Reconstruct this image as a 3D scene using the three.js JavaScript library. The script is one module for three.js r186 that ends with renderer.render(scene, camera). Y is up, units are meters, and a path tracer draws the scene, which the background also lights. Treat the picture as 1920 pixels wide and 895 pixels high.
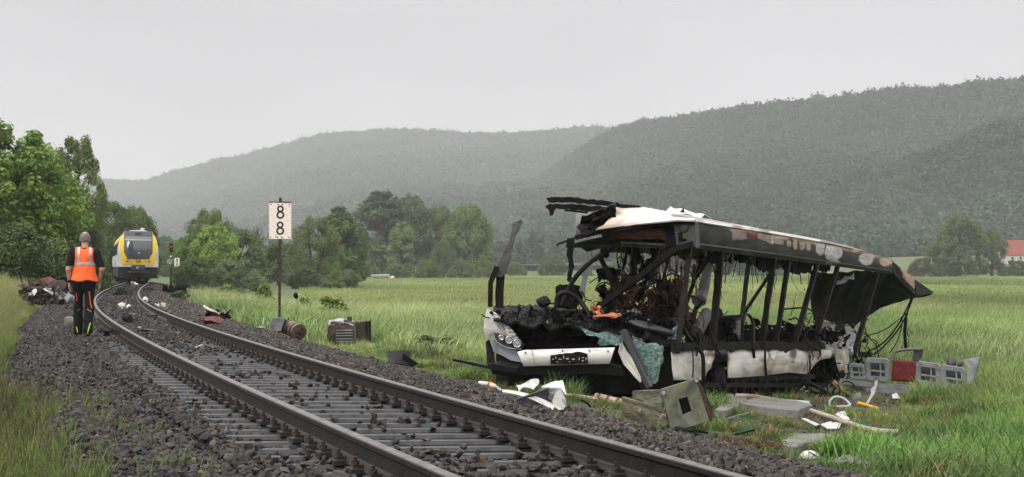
import * as THREE from 'three';
import { mergeGeometries, mergeVertices, toCreasedNormals } from 'three/addons/utils/BufferGeometryUtils.js';
import { ConvexGeometry } from 'three/addons/geometries/ConvexGeometry.js';
import { RoundedBoxGeometry } from 'three/addons/geometries/RoundedBoxGeometry.js';

// ---------------------------------------------------------------- camera, sky, sun, exposure, haze
const scene = new THREE.Scene();
const CAMY = 1.081, F = 2700, CX = 960, CY = 502;          // eye height above the near rail; lens in pixels of a 1920 px wide picture
const camera = new THREE.PerspectiveCamera(2 * Math.atan(CY / F) * 180 / Math.PI, 1920 / (2 * CY), 0.1, 9000);
camera.position.set(0, CAMY, 0);
camera.lookAt(0, CAMY, -10);
camera.setViewOffset(1920, 2 * CY, 0, 0, 1920, 895);
camera.updateProjectionMatrix();
const renderer = new THREE.WebGLRenderer({ antialias: true });
renderer.toneMapping = THREE.LinearToneMapping;
renderer.toneMappingExposure = 1.12;
renderer.shadowMap.enabled = true;
{
  // rain sky: an even cloud deck, brighter overhead than at the horizon, with soft large billows
  const W = 512, H = 256, d = new Float32Array(W * H * 4);
  const n3 = noise3(77);
  for (let r = 0; r < H; r++) {
    const el = ((r + 0.5) / H - 0.5) * Math.PI, y = Math.sin(el);
    for (let c = 0; c < W; c++) {
      const a = ((c + 0.5) / W - 0.5) * 2 * Math.PI, x = Math.cos(a) * Math.cos(el), z = Math.sin(a) * Math.cos(el);
      const up = Math.max(0, y), px = x / (0.25 + up), pz = z / (0.25 + up);
      let b = n3(px * 1.6, up * 7, pz * 1.6) * 0.55 + n3(px * 3.7 + 9, up * 14, pz * 3.7) * 0.3 + n3(px * 8 + 3, up * 30, pz * 8) * 0.15;
      let L = y < 0 ? 0.3 : 0.74 - 0.1 * THREE.MathUtils.smoothstep(up, 0.02, 0.2) + 1.55 * THREE.MathUtils.smoothstep(up, 0.16, 0.85);
      L *= 1 + 0.13 * b;
      const warm = THREE.MathUtils.smoothstep(0.14 - up, 0, 0.14);
      d.set([L * (0.985 + 0.015 * warm), L * (0.98 + 0.01 * warm), L * (1.0 - 0.025 * warm), 1], (r * W + c) * 4);
    }
  }
  const t = new THREE.DataTexture(d, W, H, THREE.RGBAFormat, THREE.FloatType);
  t.mapping = THREE.EquirectangularReflectionMapping; t.magFilter = t.minFilter = THREE.LinearFilter; t.needsUpdate = true;
  scene.background = t; scene.environment = t;
}
const sun = new THREE.DirectionalLight(0xfff4e6, 1.4);
sun.position.set(-62, 84, 62); sun.target.position.set(0, 0, -30);
sun.castShadow = true; sun.shadow.radius = 40; sun.shadow.mapSize.set(2048, 2048);
Object.assign(sun.shadow.camera, { left: -80, right: 80, top: 80, bottom: -80, near: 1, far: 400 });
scene.add(sun, sun.target);
scene.fog = new THREE.FogExp2(new THREE.Color(0.95, 0.96, 0.97), 0.00027);

// ---------------------------------------------------------------- helpers
function rng(seed) { let s = seed | 0; return () => { s = (s + 0x6d2b79f5) | 0; let t = Math.imul(s ^ (s >>> 15), 1 | s); t = (t + Math.imul(t ^ (t >>> 7), 61 | t)) ^ t; return ((t ^ (t >>> 14)) >>> 0) / 4294967296; }; }
function noise3(seed) {                                     // value noise, -1 .. 1
  const h = (x, y, z) => { let n = Math.imul(x, 374761393) ^ Math.imul(y, 668265263) ^ Math.imul(z, 2147483647 - 88) ^ Math.imul(seed, 1274126177); n = Math.imul(n ^ (n >>> 13), 1103515245); n = Math.imul(n ^ (n >>> 15), 2246822519); return ((n ^ (n >>> 16)) >>> 0) / 2147483648 - 1; };
  const f = (t) => t * t * (3 - 2 * t), l = (a, b, t) => a + (b - a) * t;
  return (x, y = 0, z = 0) => {
    const i = Math.floor(x), j = Math.floor(y), k = Math.floor(z), u = f(x - i), v = f(y - j), w = f(z - k);
    return l(l(l(h(i, j, k), h(i + 1, j, k), u), l(h(i, j + 1, k), h(i + 1, j + 1, k), u), v), l(l(h(i, j, k + 1), h(i + 1, j, k + 1), u), l(h(i, j + 1, k + 1), h(i + 1, j + 1, k + 1), u), v), w);
  };
}
const N = noise3(5);
const fbm = (x, y = 0, z = 0, o = 4) => { let s = 0, a = 0.5; for (let i = 0; i < o; i++) { s += a * N(x, y, z); x = x * 2.03 + 7.1; y = y * 2.03 + 3.7; z = z * 2.03 + 1.3; a *= 0.5; } return s; };
const V = (x, y, z) => new THREE.Vector3(x, y, z);
const lerp = THREE.MathUtils.lerp, clamp = THREE.MathUtils.clamp, sstep = THREE.MathUtils.smoothstep;
const at = (px, py, D) => V((px - CX) / F * D, CAMY - (py - CY) / F * D, -D);   // survey of the photograph: a sighting and a distance give a place
const used = new Map();
function numbered(name) { const n = used.get(name) ?? 0; used.set(name, n + 1); return n ? name + '_' + String(n).padStart(3, '0') : name; }
function tag(o, label, category, group, kind) { if (label) o.userData.label = label; if (category) o.userData.category = category; if (group) o.userData.group = group; if (kind) o.userData.kind = kind; return o; }
function lit(o) { o.castShadow = o.receiveShadow = true; return o; }
function thing(name, label, category, pos, group, turn = 0) {
  const g = new THREE.Group(); g.name = numbered(name); g.position.copy(pos); g.rotation.y = turn; scene.add(g);
  return tag(g, label, category, group);
}
function struct(name, geo, mat) { const m = lit(new THREE.Mesh(geo, mat)); m.name = numbered(name); m.userData.kind = 'structure'; scene.add(m); return m; }
// geometry in the parent's own axes
function partL(parent, name, geo, mat, label) { if (Array.isArray(geo)) geo = merge(geo); const m = lit(new THREE.Mesh(geo, mat)); m.name = name; if (label) m.userData.label = label; parent.add(m); return m; }
// geometry in world places (parents unrotated): moved to the parent's base
function part(parent, name, geo, mat, label) {
  if (Array.isArray(geo)) geo = merge(geo);
  let p = parent, o = V(0, 0, 0); while (p && p !== scene) { o.add(p.position); p = p.parent; }
  geo.translate(-o.x, -o.y, -o.z);
  return partL(parent, name, geo, mat, label);
}
function merge(list) {
  list = list.flat(9).map((g) => { g = g.index ? g.toNonIndexed() : g; for (const k of Object.keys(g.attributes)) if (!['position', 'normal', 'uv', 'color'].includes(k)) g.deleteAttribute(k); return g; });
  const all = ['normal', 'uv', 'color'].filter((k) => list.some((g) => g.attributes[k]));
  for (const g of list) for (const k of all) if (!g.attributes[k]) {
    if (k === 'normal') g.computeVertexNormals();
    else if (k === 'uv') boxUV(g);
    else g.setAttribute('color', new THREE.BufferAttribute(new Float32Array(g.attributes.position.count * 3).fill(1), 3));
  }
  return list.length === 1 ? list[0] : mergeGeometries(list);
}
function boxUV(g, k = 1) {                                  // uv in metres, from the plane each face mostly lies in
  if (!g.attributes.normal) g.computeVertexNormals();
  const p = g.attributes.position, n = g.attributes.normal, uv = new Float32Array(p.count * 2);
  for (let i = 0; i < p.count; i++) {
    const ax = Math.abs(n.getX(i)), ay = Math.abs(n.getY(i)), az = Math.abs(n.getZ(i));
    const [a, b] = ay >= ax && ay >= az ? [p.getX(i), p.getZ(i)] : ax >= az ? [p.getZ(i), p.getY(i)] : [p.getX(i), p.getY(i)];
    uv[i * 2] = a * k; uv[i * 2 + 1] = b * k;
  }
  g.setAttribute('uv', new THREE.BufferAttribute(uv, 2)); return g;
}
function box(w, h, d, x = 0, y = 0, z = 0, r = 0) { const g = r ? new RoundedBoxGeometry(w, h, d, 1, r) : new THREE.BoxGeometry(w, h, d); g.translate(x, y, z); return boxUV(g.index ? g.toNonIndexed() : g); }
function placeGeo(g, pos, rot = [0, 0, 0], scl = 1) { const m = new THREE.Matrix4().compose(pos, new THREE.Quaternion().setFromEuler(new THREE.Euler(...rot)), Array.isArray(scl) ? V(...scl) : V(scl, scl, scl)); g.applyMatrix4(m); return g; }
function bar(a, b, w, h = w, up = V(0, 1, 0), r = 0) {       // a box-section bar between two points
  const d = b.clone().sub(a), L = d.length(); d.normalize();
  let x = up.clone().cross(d); if (x.lengthSq() < 1e-6) x = V(1, 0, 0).cross(d); x.normalize();
  const y = d.clone().cross(x);
  const g = r ? new RoundedBoxGeometry(w, h, L, 1, r) : new THREE.BoxGeometry(w, h, L, 1, 1, Math.max(1, Math.min(12, Math.round(L / 0.12))));
  g.applyMatrix4(new THREE.Matrix4().makeBasis(x, y, d).setPosition(a.clone().add(b).multiplyScalar(0.5)));
  return boxUV(g.index ? g.toNonIndexed() : g);
}
function tube(pts, r, seg = 6, n) { const c = new THREE.CatmullRomCurve3(pts, false, 'centripetal'); const g = new THREE.TubeGeometry(c, n ?? Math.max(4, pts.length * 4), r, seg, false); return g.toNonIndexed(); }
function cyl(a, b, r0, r1 = r0, seg = 14, open = false) {
  const d = b.clone().sub(a), g = new THREE.CylinderGeometry(r1, r0, d.length(), seg, 1, open);
  g.applyQuaternion(new THREE.Quaternion().setFromUnitVectors(V(0, 1, 0), d.clone().normalize())); const m = a.clone().add(b).multiplyScalar(0.5); g.translate(m.x, m.y, m.z);
  return g.toNonIndexed();
}
// a sheet given by a function of (u, v) in 0..1, with thickness t; col(u, v) gives linear colours
function sheet(f, nu, nv, t = 0.01, col) {
  const P = [], top = [], e = 1e-3;
  for (let j = 0; j <= nv; j++) for (let i = 0; i <= nu; i++) P.push(f(i / nu, j / nv));
  const nrm = P.map((p, k) => { const i = k % (nu + 1), j = (k / (nu + 1)) | 0, a = P[j * (nu + 1) + Math.min(nu, i + 1)].clone().sub(P[j * (nu + 1) + Math.max(0, i - 1)]), b = P[Math.min(nv, j + 1) * (nu + 1) + i].clone().sub(P[Math.max(0, j - 1) * (nu + 1) + i]); return a.cross(b).normalize(); });
  const pos = [], uv = [], cl = [], idx = [], M = P.length;
  for (const sgn of [0.5, -0.5]) P.forEach((p, k) => { pos.push(p.x + nrm[k].x * t * sgn, p.y + nrm[k].y * t * sgn, p.z + nrm[k].z * t * sgn); uv.push((k % (nu + 1)) / nu, ((k / (nu + 1)) | 0) / nv); if (col) cl.push(...col((k % (nu + 1)) / nu, ((k / (nu + 1)) | 0) / nv, p)); });
  const q = (a, b, c, d) => idx.push(a, b, c, a, c, d);
  for (let j = 0; j < nv; j++) for (let i = 0; i < nu; i++) { const a = j * (nu + 1) + i, b = a + 1, c = a + nu + 2, d = a + nu + 1; q(a, b, c, d); q(a + M, d + M, c + M, b + M); }
  const rim = []; for (let i = 0; i < nu; i++) rim.push(i); for (let j = 0; j < nv; j++) rim.push(j * (nu + 1) + nu); for (let i = nu; i > 0; i--) rim.push(nv * (nu + 1) + i); for (let j = nv; j > 0; j--) rim.push(j * (nu + 1));
  rim.forEach((a, k) => { const b = rim[(k + 1) % rim.length]; q(a, a + M, b + M, b); });
  const g = new THREE.BufferGeometry();
  g.setAttribute('position', new THREE.Float32BufferAttribute(pos, 3)); g.setAttribute('uv', new THREE.Float32BufferAttribute(uv, 2));
  if (col) g.setAttribute('color', new THREE.Float32BufferAttribute(cl, 3));
  g.setIndex(idx);
  return toCreasedNormals(g, 0.7);
}
// a flat plate with any outline (points in world space, nearly in one plane), extruded by t, optional holes, finely cut so that it can be dented
function plate(pts, t = 0.01, holes = [], bevel = 0) {
  const o = pts[0], n = V(0, 0, 0);
  for (let i = 0; i < pts.length; i++) { const a = pts[i], b = pts[(i + 1) % pts.length]; n.x += (a.y - b.y) * (a.z + b.z); n.y += (a.z - b.z) * (a.x + b.x); n.z += (a.x - b.x) * (a.y + b.y); }
  n.normalize(); if (n.dot(V(0, CAMY, 0).sub(o)) < 0) n.negate();
  let x = pts[1].clone().sub(o); x.addScaledVector(n, -x.dot(n)).normalize(); const y = n.clone().cross(x);
  const to2 = (p) => { const d = p.clone().sub(o); return new THREE.Vector2(d.dot(x), d.dot(y)); };
  const s = new THREE.Shape(pts.map(to2)); for (const h of holes) s.holes.push(new THREE.Path(h.map(to2)));
  const g = new THREE.ExtrudeGeometry(s, bevel ? { depth: t, bevelEnabled: true, bevelSize: bevel, bevelThickness: bevel, bevelSegments: 1 } : { depth: t, bevelEnabled: false });
  g.translate(0, 0, -t); g.applyMatrix4(new THREE.Matrix4().makeBasis(x, y, n).setPosition(o));
  return boxUV(g.index ? g.toNonIndexed() : g);
}
function warp(g, f) { const p = g.attributes.position, v = V(0, 0, 0); for (let i = 0; i < p.count; i++) { v.fromBufferAttribute(p, i); f(v); p.setXYZ(i, v.x, v.y, v.z); } g.computeVertexNormals(); return g; }
function crumple(g, amp, k, seed = 0) { return warp(g, (v) => { const a = N(v.x * k + seed, v.y * k, v.z * k), b = N(v.x * k + 31 + seed, v.y * k, v.z * k + 5), c = N(v.x * k, v.y * k + 17 + seed, v.z * k); v.x += a * amp; v.y += b * amp; v.z += c * amp; }); }
function paint(g, f) { const p = g.attributes.position, n = g.attributes.normal, c = new Float32Array(p.count * 3), v = V(0, 0, 0); for (let i = 0; i < p.count; i++) { v.fromBufferAttribute(p, i); c.set(f(v, n, i), i * 3); } g.setAttribute('color', new THREE.BufferAttribute(c, 3)); return g; }
function rock(R, n = 11, flat = 0.7) { const p = []; for (let i = 0; i < n; i++) { const a = R() * 6.2832, z = R() * 2 - 1, r = Math.sqrt(1 - z * z) * (0.85 + R() * 0.3); p.push(V(Math.cos(a) * r, z * flat, Math.sin(a) * r * (0.7 + R() * 0.25))); } return new ConvexGeometry(p); }

// ---------------------------------------------------------------- textures and materials
function tex(size, rep, f, srgb = true) {                   // f(x, y) in 0..1, tileable noise is up to f; colours given linear
  const d = new Uint8Array(size * size * 4);
  for (let y = 0; y < size; y++) for (let x = 0; x < size; x++) { const c = f(x / size, y / size), o = (y * size + x) * 4; for (let k = 0; k < 3; k++) { const v = clamp(c[k], 0, 1); d[o + k] = Math.round(255 * (srgb ? (v <= 0.0031308 ? v * 12.92 : 1.055 * Math.pow(v, 1 / 2.4) - 0.055) : v)); } d[o + 3] = 255; }
  const t = new THREE.DataTexture(d, size, size, THREE.RGBAFormat); t.wrapS = t.wrapT = THREE.RepeatWrapping; t.magFilter = THREE.LinearFilter; t.minFilter = THREE.LinearMipmapLinearFilter; t.generateMipmaps = true;
  if (srgb) t.colorSpace = THREE.SRGBColorSpace; t.repeat.set(rep, rep); t.needsUpdate = true; return t;
}
const TN = (x, y, k, s) => { const a = x * 6.2832, b = y * 6.2832, r = k / 6.2832; return N(Math.cos(a) * r + s * 13.1, Math.sin(a) * r + Math.cos(b) * r + s * 3.3, Math.sin(b) * r + s * 7.7); };   // tiles
const TF = (x, y, k, s, o = 4) => { let v = 0, a = 0.5; for (let i = 0; i < o; i++) { v += a * TN(x, y, k, s + i); k *= 2.1; a *= 0.55; } return v; };
const gray = (v) => [v, v, v];
const T = {
  grime: tex(256, 1.1, (x, y) => { const v = TF(x, y, 5, 1, 5); return gray(clamp(0.86 + v * 0.5, 0.3, 1)); }),
  fine: tex(256, 3.1, (x, y) => gray(0.5 + TF(x, y, 14, 4, 4) * 0.9), false),
  lumps: tex(256, 0.9, (x, y) => gray(0.5 + TF(x, y, 6, 8, 5) * 0.9), false),
  rust: tex(256, 1.3, (x, y) => { const v = TF(x, y, 7, 3, 5), w = TF(x, y, 16, 11, 3); return [0.8 + v * 0.7, 0.72 + v * 0.6 + w * 0.2, 0.68 + v * 0.45 + w * 0.3]; }),
  soil: tex(512, 0.2, (x, y) => { const v = TF(x, y, 9, 21, 6), w = TF(x, y, 30, 25, 3); return [0.85 + v * 0.6 + w * 0.3, 0.85 + v * 0.6 + w * 0.35, 0.82 + v * 0.55 + w * 0.3]; }),
  grit: tex(512, 0.45, (x, y) => { const v = TF(x, y, 26, 31, 4), w = TF(x, y, 60, 35, 2); return gray(clamp(0.75 + v * 0.8 + w * 0.6, 0.1, 1)); }),
  gritH: tex(512, 0.45, (x, y) => { const v = TF(x, y, 26, 31, 4), w = TF(x, y, 60, 35, 2); return gray(0.5 + v * 0.5 + w * 0.5); }, false),
};
const mats = {};
function mat(key, color, rough, o = {}) {
  if (mats[key]) return mats[key];
  const { phys, ...rest } = o, m = new (phys ? THREE.MeshPhysicalMaterial : THREE.MeshStandardMaterial)({ roughness: rough, ...rest });
  m.color.setRGB(...color); m.name = key; return (mats[key] = m);
}
const bumpy = (t, s) => ({ bumpMap: t, bumpScale: s });
const M = {
  char: mat('charred', [0.0065, 0.006, 0.0056], 0.6, { phys: true, specularIntensity: 0.25, map: T.grime, ...bumpy(T.lumps, 0.02) }),
  soot: mat('sooty_metal', [0.014, 0.0115, 0.0095], 0.5, { phys: true, specularIntensity: 0.2, map: T.rust, ...bumpy(T.fine, 0.004) }),
  black: mat('black_plastic', [0.008, 0.008, 0.0085], 0.42, { phys: true, specularIntensity: 0.3, map: T.grime, ...bumpy(T.fine, 0.002) }),
  darkGrey: mat('dark_grey_plastic', [0.05, 0.052, 0.056], 0.5, { map: T.grime }),
  ash: mat('ashen_grey', [0.16, 0.155, 0.145], 0.8, { map: T.grime, ...bumpy(T.lumps, 0.01) }),
  rustDark: mat('burnt_rust', [0.075, 0.026, 0.016], 0.85, { map: T.rust, ...bumpy(T.lumps, 0.015) }),
  copper: mat('bare_copper_wire', [0.17, 0.06, 0.036], 0.55, { metalness: 0.4, map: T.rust }),
  orangeMelt: mat('orange_melt', [0.62, 0.21, 0.1], 0.5, { map: T.rust, ...bumpy(T.lumps, 0.02) }),
  white: mat('white_paint', [0.76, 0.745, 0.715], 0.32, { map: T.grime, vertexColors: true, ...bumpy(T.fine, 0.0015) }),
  whitePlastic: mat('dirty_white_plastic', [0.66, 0.645, 0.61], 0.5, { map: T.grime, ...bumpy(T.fine, 0.002) }),
  paintV: mat('scorched_paint', [1, 1, 1], 0.3, { map: T.grime, vertexColors: true, ...bumpy(T.fine, 0.002) }),
  alu: mat('bare_aluminium', [0.42, 0.42, 0.43], 0.42, { metalness: 0.65, map: T.grime, ...bumpy(T.fine, 0.002) }),
  aluDull: mat('dull_grey_metal', [0.22, 0.225, 0.235], 0.5, { metalness: 0.3, map: T.grime, ...bumpy(T.fine, 0.003) }),
  steelDark: mat('dark_oily_steel', [0.07, 0.062, 0.054], 0.5, { metalness: 0.5, map: T.rust, ...bumpy(T.lumps, 0.006) }),
  railBody: mat('rusty_rail_steel', [0.017, 0.0138, 0.0112], 0.55, { map: T.rust, metalness: 0.1, ...bumpy(T.fine, 0.003) }),
  railTop: mat('worn_rail_steel', [0.2, 0.19, 0.172], 0.36, { metalness: 0.5, map: T.rust, ...bumpy(T.fine, 0.002) }),
  concrete: mat('grey_concrete', [0.185, 0.175, 0.16], 0.85, { map: T.grime, ...bumpy(T.lumps, 0.01) }),
  sleeper: mat('wet_steel_sleeper', [0.036, 0.0355, 0.0365], 0.32, { phys: true, specularIntensity: 0.7, map: T.grit, ...bumpy(T.fine, 0.003) }),
  wood: mat('pale_wood', [0.5, 0.42, 0.33], 0.75, { map: T.grime, ...bumpy(T.fine, 0.004) }),
  red: mat('deep_red_plush', [0.15, 0.007, 0.01], 0.75, { map: T.rust, ...bumpy(T.fine, 0.004) }),
  orangeRed: mat('orange_red_plastic', [0.52, 0.09, 0.035], 0.5, { map: T.grime }),
  yellow: mat('yellow_plastic', [0.75, 0.42, 0.03], 0.5, { map: T.grime }),
  green: mat('grey_green_paint', [0.17, 0.2, 0.145], 0.5, { map: T.rust, ...bumpy(T.lumps, 0.004) }),
  bark: mat('bark', [0.09, 0.075, 0.058], 0.9, { map: T.rust, ...bumpy(T.lumps, 0.03) }),
  leaf: mat('leaf', [1, 1, 1], 0.7, { phys: true, flatShading: true, vertexColors: true, transmission: 0.45, thickness: 0, specularIntensity: 0.3 }),
  blade: mat('grass_blade', [1, 1, 1], 0.65, { phys: true, flatShading: true, vertexColors: true, transmission: 0.35, thickness: 0, specularIntensity: 0.3 }),
};

// ---------------------------------------------------------------- the line of the track
const LINE = [];                                             // one entry every 0.1 m of track, from 30 m behind the first sleeper in view
{
  const K = [[0, -0.0019], [35, -0.0024], [70, -0.00056], [92, -0.00056], [96, 0.0033], [112, 0.0033], [118, 0], [400, 0]];
  const curv = (s) => { if (s <= 0) return K[0][1]; for (let i = 1; i < K.length; i++) if (s < K[i][0]) return lerp(K[i - 1][1], K[i][1], (s - K[i - 1][0]) / (K[i][0] - K[i - 1][0])); return 0; };
  const run = (dir, len) => { let x = 0.5597, D = 7, th = 0.36755; const out = []; for (let s = 0; s <= len; s += 0.1) { out.push({ s: s * dir, x, D, th }); th += curv(s * dir) * 0.1 * dir; x -= Math.sin(th) * 0.1 * dir; D += Math.cos(th) * 0.1 * dir; } return out; };
  LINE.push(...run(-1, 30).reverse().slice(0, -1), ...run(1, 330));
}
const lineAt = (s) => { const f = clamp((s + 30) / 0.1, 0, LINE.length - 2), i = Math.floor(f), t = f - i, a = LINE[i], b = LINE[i + 1]; return { x: lerp(a.x, b.x, t), D: lerp(a.D, b.D, t), th: lerp(a.th, b.th, t) }; };
const CANT = 0.05;
const rollY = (l) => -(l - 0.7525) / 1.505 * CANT;           // the outer rail stands higher
const onTrack = (s, l, y = 0) => { const c = lineAt(s); return V(c.x + Math.cos(c.th) * l, y, -(c.D + Math.sin(c.th) * l)); };
function toTrack(x, z) {                                     // (along, across) of a place
  const D = -z; let s = D - 7;
  for (let k = 0; k < 3; k++) { const c = lineAt(s); s += -(x - c.x) * Math.sin(c.th) + (D - c.D) * Math.cos(c.th); s = clamp(s, -29.5, 325); }
  const c = lineAt(s); return { s, l: (x - c.x) * Math.cos(c.th) + (D - c.D) * Math.sin(c.th) };
}
const curveY = (k, l) => { if (l <= k[0][0]) return k[0][1]; for (let i = 1; i < k.length; i++) if (l < k[i][0]) { const t = (l - k[i - 1][0]) / (k[i][0] - k[i - 1][0]); return lerp(k[i - 1][1], k[i][1], t * t * (3 - 2 * t) * 0.5 + t * 0.5); } return k[k.length - 1][1]; };
const GROUND = [[-120, 0.5], [-20, 0.3], [-8, 0.15], [-5, -0.1], [-3.5, -0.52], [-2.6, -0.6], [-1, -0.6], [2, -0.6], [3.2, -0.58], [4.2, -0.7], [6.4, -1.0], [9, -1.16], [12, -1.3], [17, -1.42], [60, -1.48]];
const BED = [[-3.05, -0.66], [-2.75, -0.48], [-2.15, -0.15], [-1.45, -0.15], [-0.9, -0.22], [0.9, -0.268], [1.4, -0.25], [1.75, -0.235], [2.5, -0.36], [3.35, -0.53], [3.6, -0.68]];
function groundY(x, z) {
  const D = -z, { l, s } = toTrack(x, z), side = s >= 320 ? 60 : l;
  let y = curveY(GROUND, D > 300 ? lerp(side, 60, sstep(D, 300, 380)) : side);
  y += 0.05 * fbm(x * 0.25, 3, z * 0.25) * sstep(Math.abs(l), 3, 6) + 0.25 * fbm(x * 0.02, 9, z * 0.02) * sstep(Math.abs(l), 12, 60);
  y += sstep(D, 430, 720) * (2 + 8 * sstep(x, D * 0.16, D * 0.27)) + sstep(D, 1100, 4000) * 20;
  return y;
}
const bedY = (s, l) => curveY(BED, l) + (Math.abs(l) < 1.5 ? rollY(l) * 0.5 : 0) + 0.022 * fbm(s * 1.7, 1, l * 1.7, 3);
// bare, scorched or dug-over ground: [x, z, radius, amount]
const surfaceY = (x, z) => { const { s, l } = toTrack(x, z), g = groundY(x, z); return l > -3.05 && l < 3.6 ? Math.max(g, bedY(s, l)) : g; };
function onGround(px, py) { let D = 5; while (D < 400) { const p = at(px, py, D); if (p.y <= surfaceY(p.x, p.z)) { p.y = surfaceY(p.x, p.z); return p; } D += D * 0.002; } return at(px, py, 400); }
const BARE = [];
const dig = (px, py, r, a) => { const p = onGround(px, py); BARE.push([p.x, p.z, r, a]); };
[[950, 725, 1.3, 0.75], [1060, 735, 1.7, 0.95], [1180, 745, 1.9, 0.95], [1300, 750, 1.9, 0.95], [1420, 748, 2, 0.95], [1530, 745, 2, 0.95], [1620, 735, 1.6, 0.9]].forEach((a) => dig(...a));
[[1400, 835, 0.75, 0.85], [1480, 815, 0.8, 0.75], [1570, 800, 0.95, 0.85], [1620, 820, 0.75, 0.85], [1590, 770, 1.3, 0.8], [1480, 775, 1.4, 0.85], [1680, 765, 0.8, 0.5], [1250, 790, 0.9, 0.7], [1350, 790, 0.9, 0.6], [1110, 765, 0.8, 0.5], [1740, 735, 1.2, 0.6], [800, 668, 1.0, 0.35]].forEach((a) => dig(...a));
const SPARSE = [[960, 748, 2.0], [1100, 762, 2.0], [1250, 780, 2.0], [1350, 800, 1.8], [1480, 805, 2.2], [1620, 800, 2.0], [1540, 845, 1.4], [1680, 770, 1.5], [820, 690, 2.0]].map(([px, py, r]) => { const p = onGround(px, py); return [p.x, p.z, r]; });
const sparseAt = (x, z) => { let v = 0; for (const [a, b, r] of SPARSE) v = Math.max(v, 1 - sstep(Math.hypot(x - a, z - b) / r, 0.6, 1.15)); return v; };
const bareAt = (x, z) => { let v = 0; for (const [bx, bz, r, a] of BARE) { const d = Math.hypot(x - bx, (z - bz) * 0.8) / r; v = Math.max(v, a * (1 - sstep(d, 0.65, 1.1 + 0.25 * N(x * 2, z * 2)))); } return v; };

// ---------------------------------------------------------------- ground
{
  const rows = []; for (let D = -40; D < 4; D += 2) rows.push(D); for (let D = 4; D < 4500; D += Math.max(0.3, D * 0.013)) rows.push(D); rows.push(4500);
  const C = 380, pos = [], uv = [], col = [], idx = [];
  rows.forEach((D) => { const half = 34 + 0.75 * Math.max(0, D); for (let i = 0; i <= C; i++) { const x = (i / C * 2 - 1) * half, z = -D, y = groundY(x, z); pos.push(x, y, z); uv.push(x, z);
    const b = D < 40 ? bareAt(x, z) : 0, n = fbm(x * 0.035 + 5, 2, z * 0.02, 4), m = fbm(x * 0.3, 7, z * 0.3, 3), far = sstep(D, 60, 300);
    const g = [0.1 + 0.045 * n + 0.03 * m, 0.135 + 0.035 * n + 0.03 * m, 0.045 + 0.014 * n], near = sstep(D, 20, 70);
    const base = g.map((v, k) => lerp([0.055, 0.07, 0.025][k] * (1 + m), v, near));
    col.push(...base.map((v, k) => lerp(v, [0.048, 0.034, 0.022][k] * (1 + 0.9 * m), b))); } });
  for (let j = 0; j < rows.length - 1; j++) for (let i = 0; i < C; i++) { const a = j * (C + 1) + i; idx.push(a, a + 1, a + C + 2, a, a + C + 2, a + C + 1); }
  const g = new THREE.BufferGeometry(); g.setAttribute('position', new THREE.Float32BufferAttribute(pos, 3)); g.setAttribute('uv', new THREE.Float32BufferAttribute(uv, 2)); g.setAttribute('color', new THREE.Float32BufferAttribute(col, 3)); g.setIndex(idx); g.computeVertexNormals();
  struct('ground', g, mat('meadow_soil', [1, 1, 1], 0.95, { map: T.soil, vertexColors: true, bumpMap: T.gritH, bumpScale: 0.03 }));
}

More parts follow.
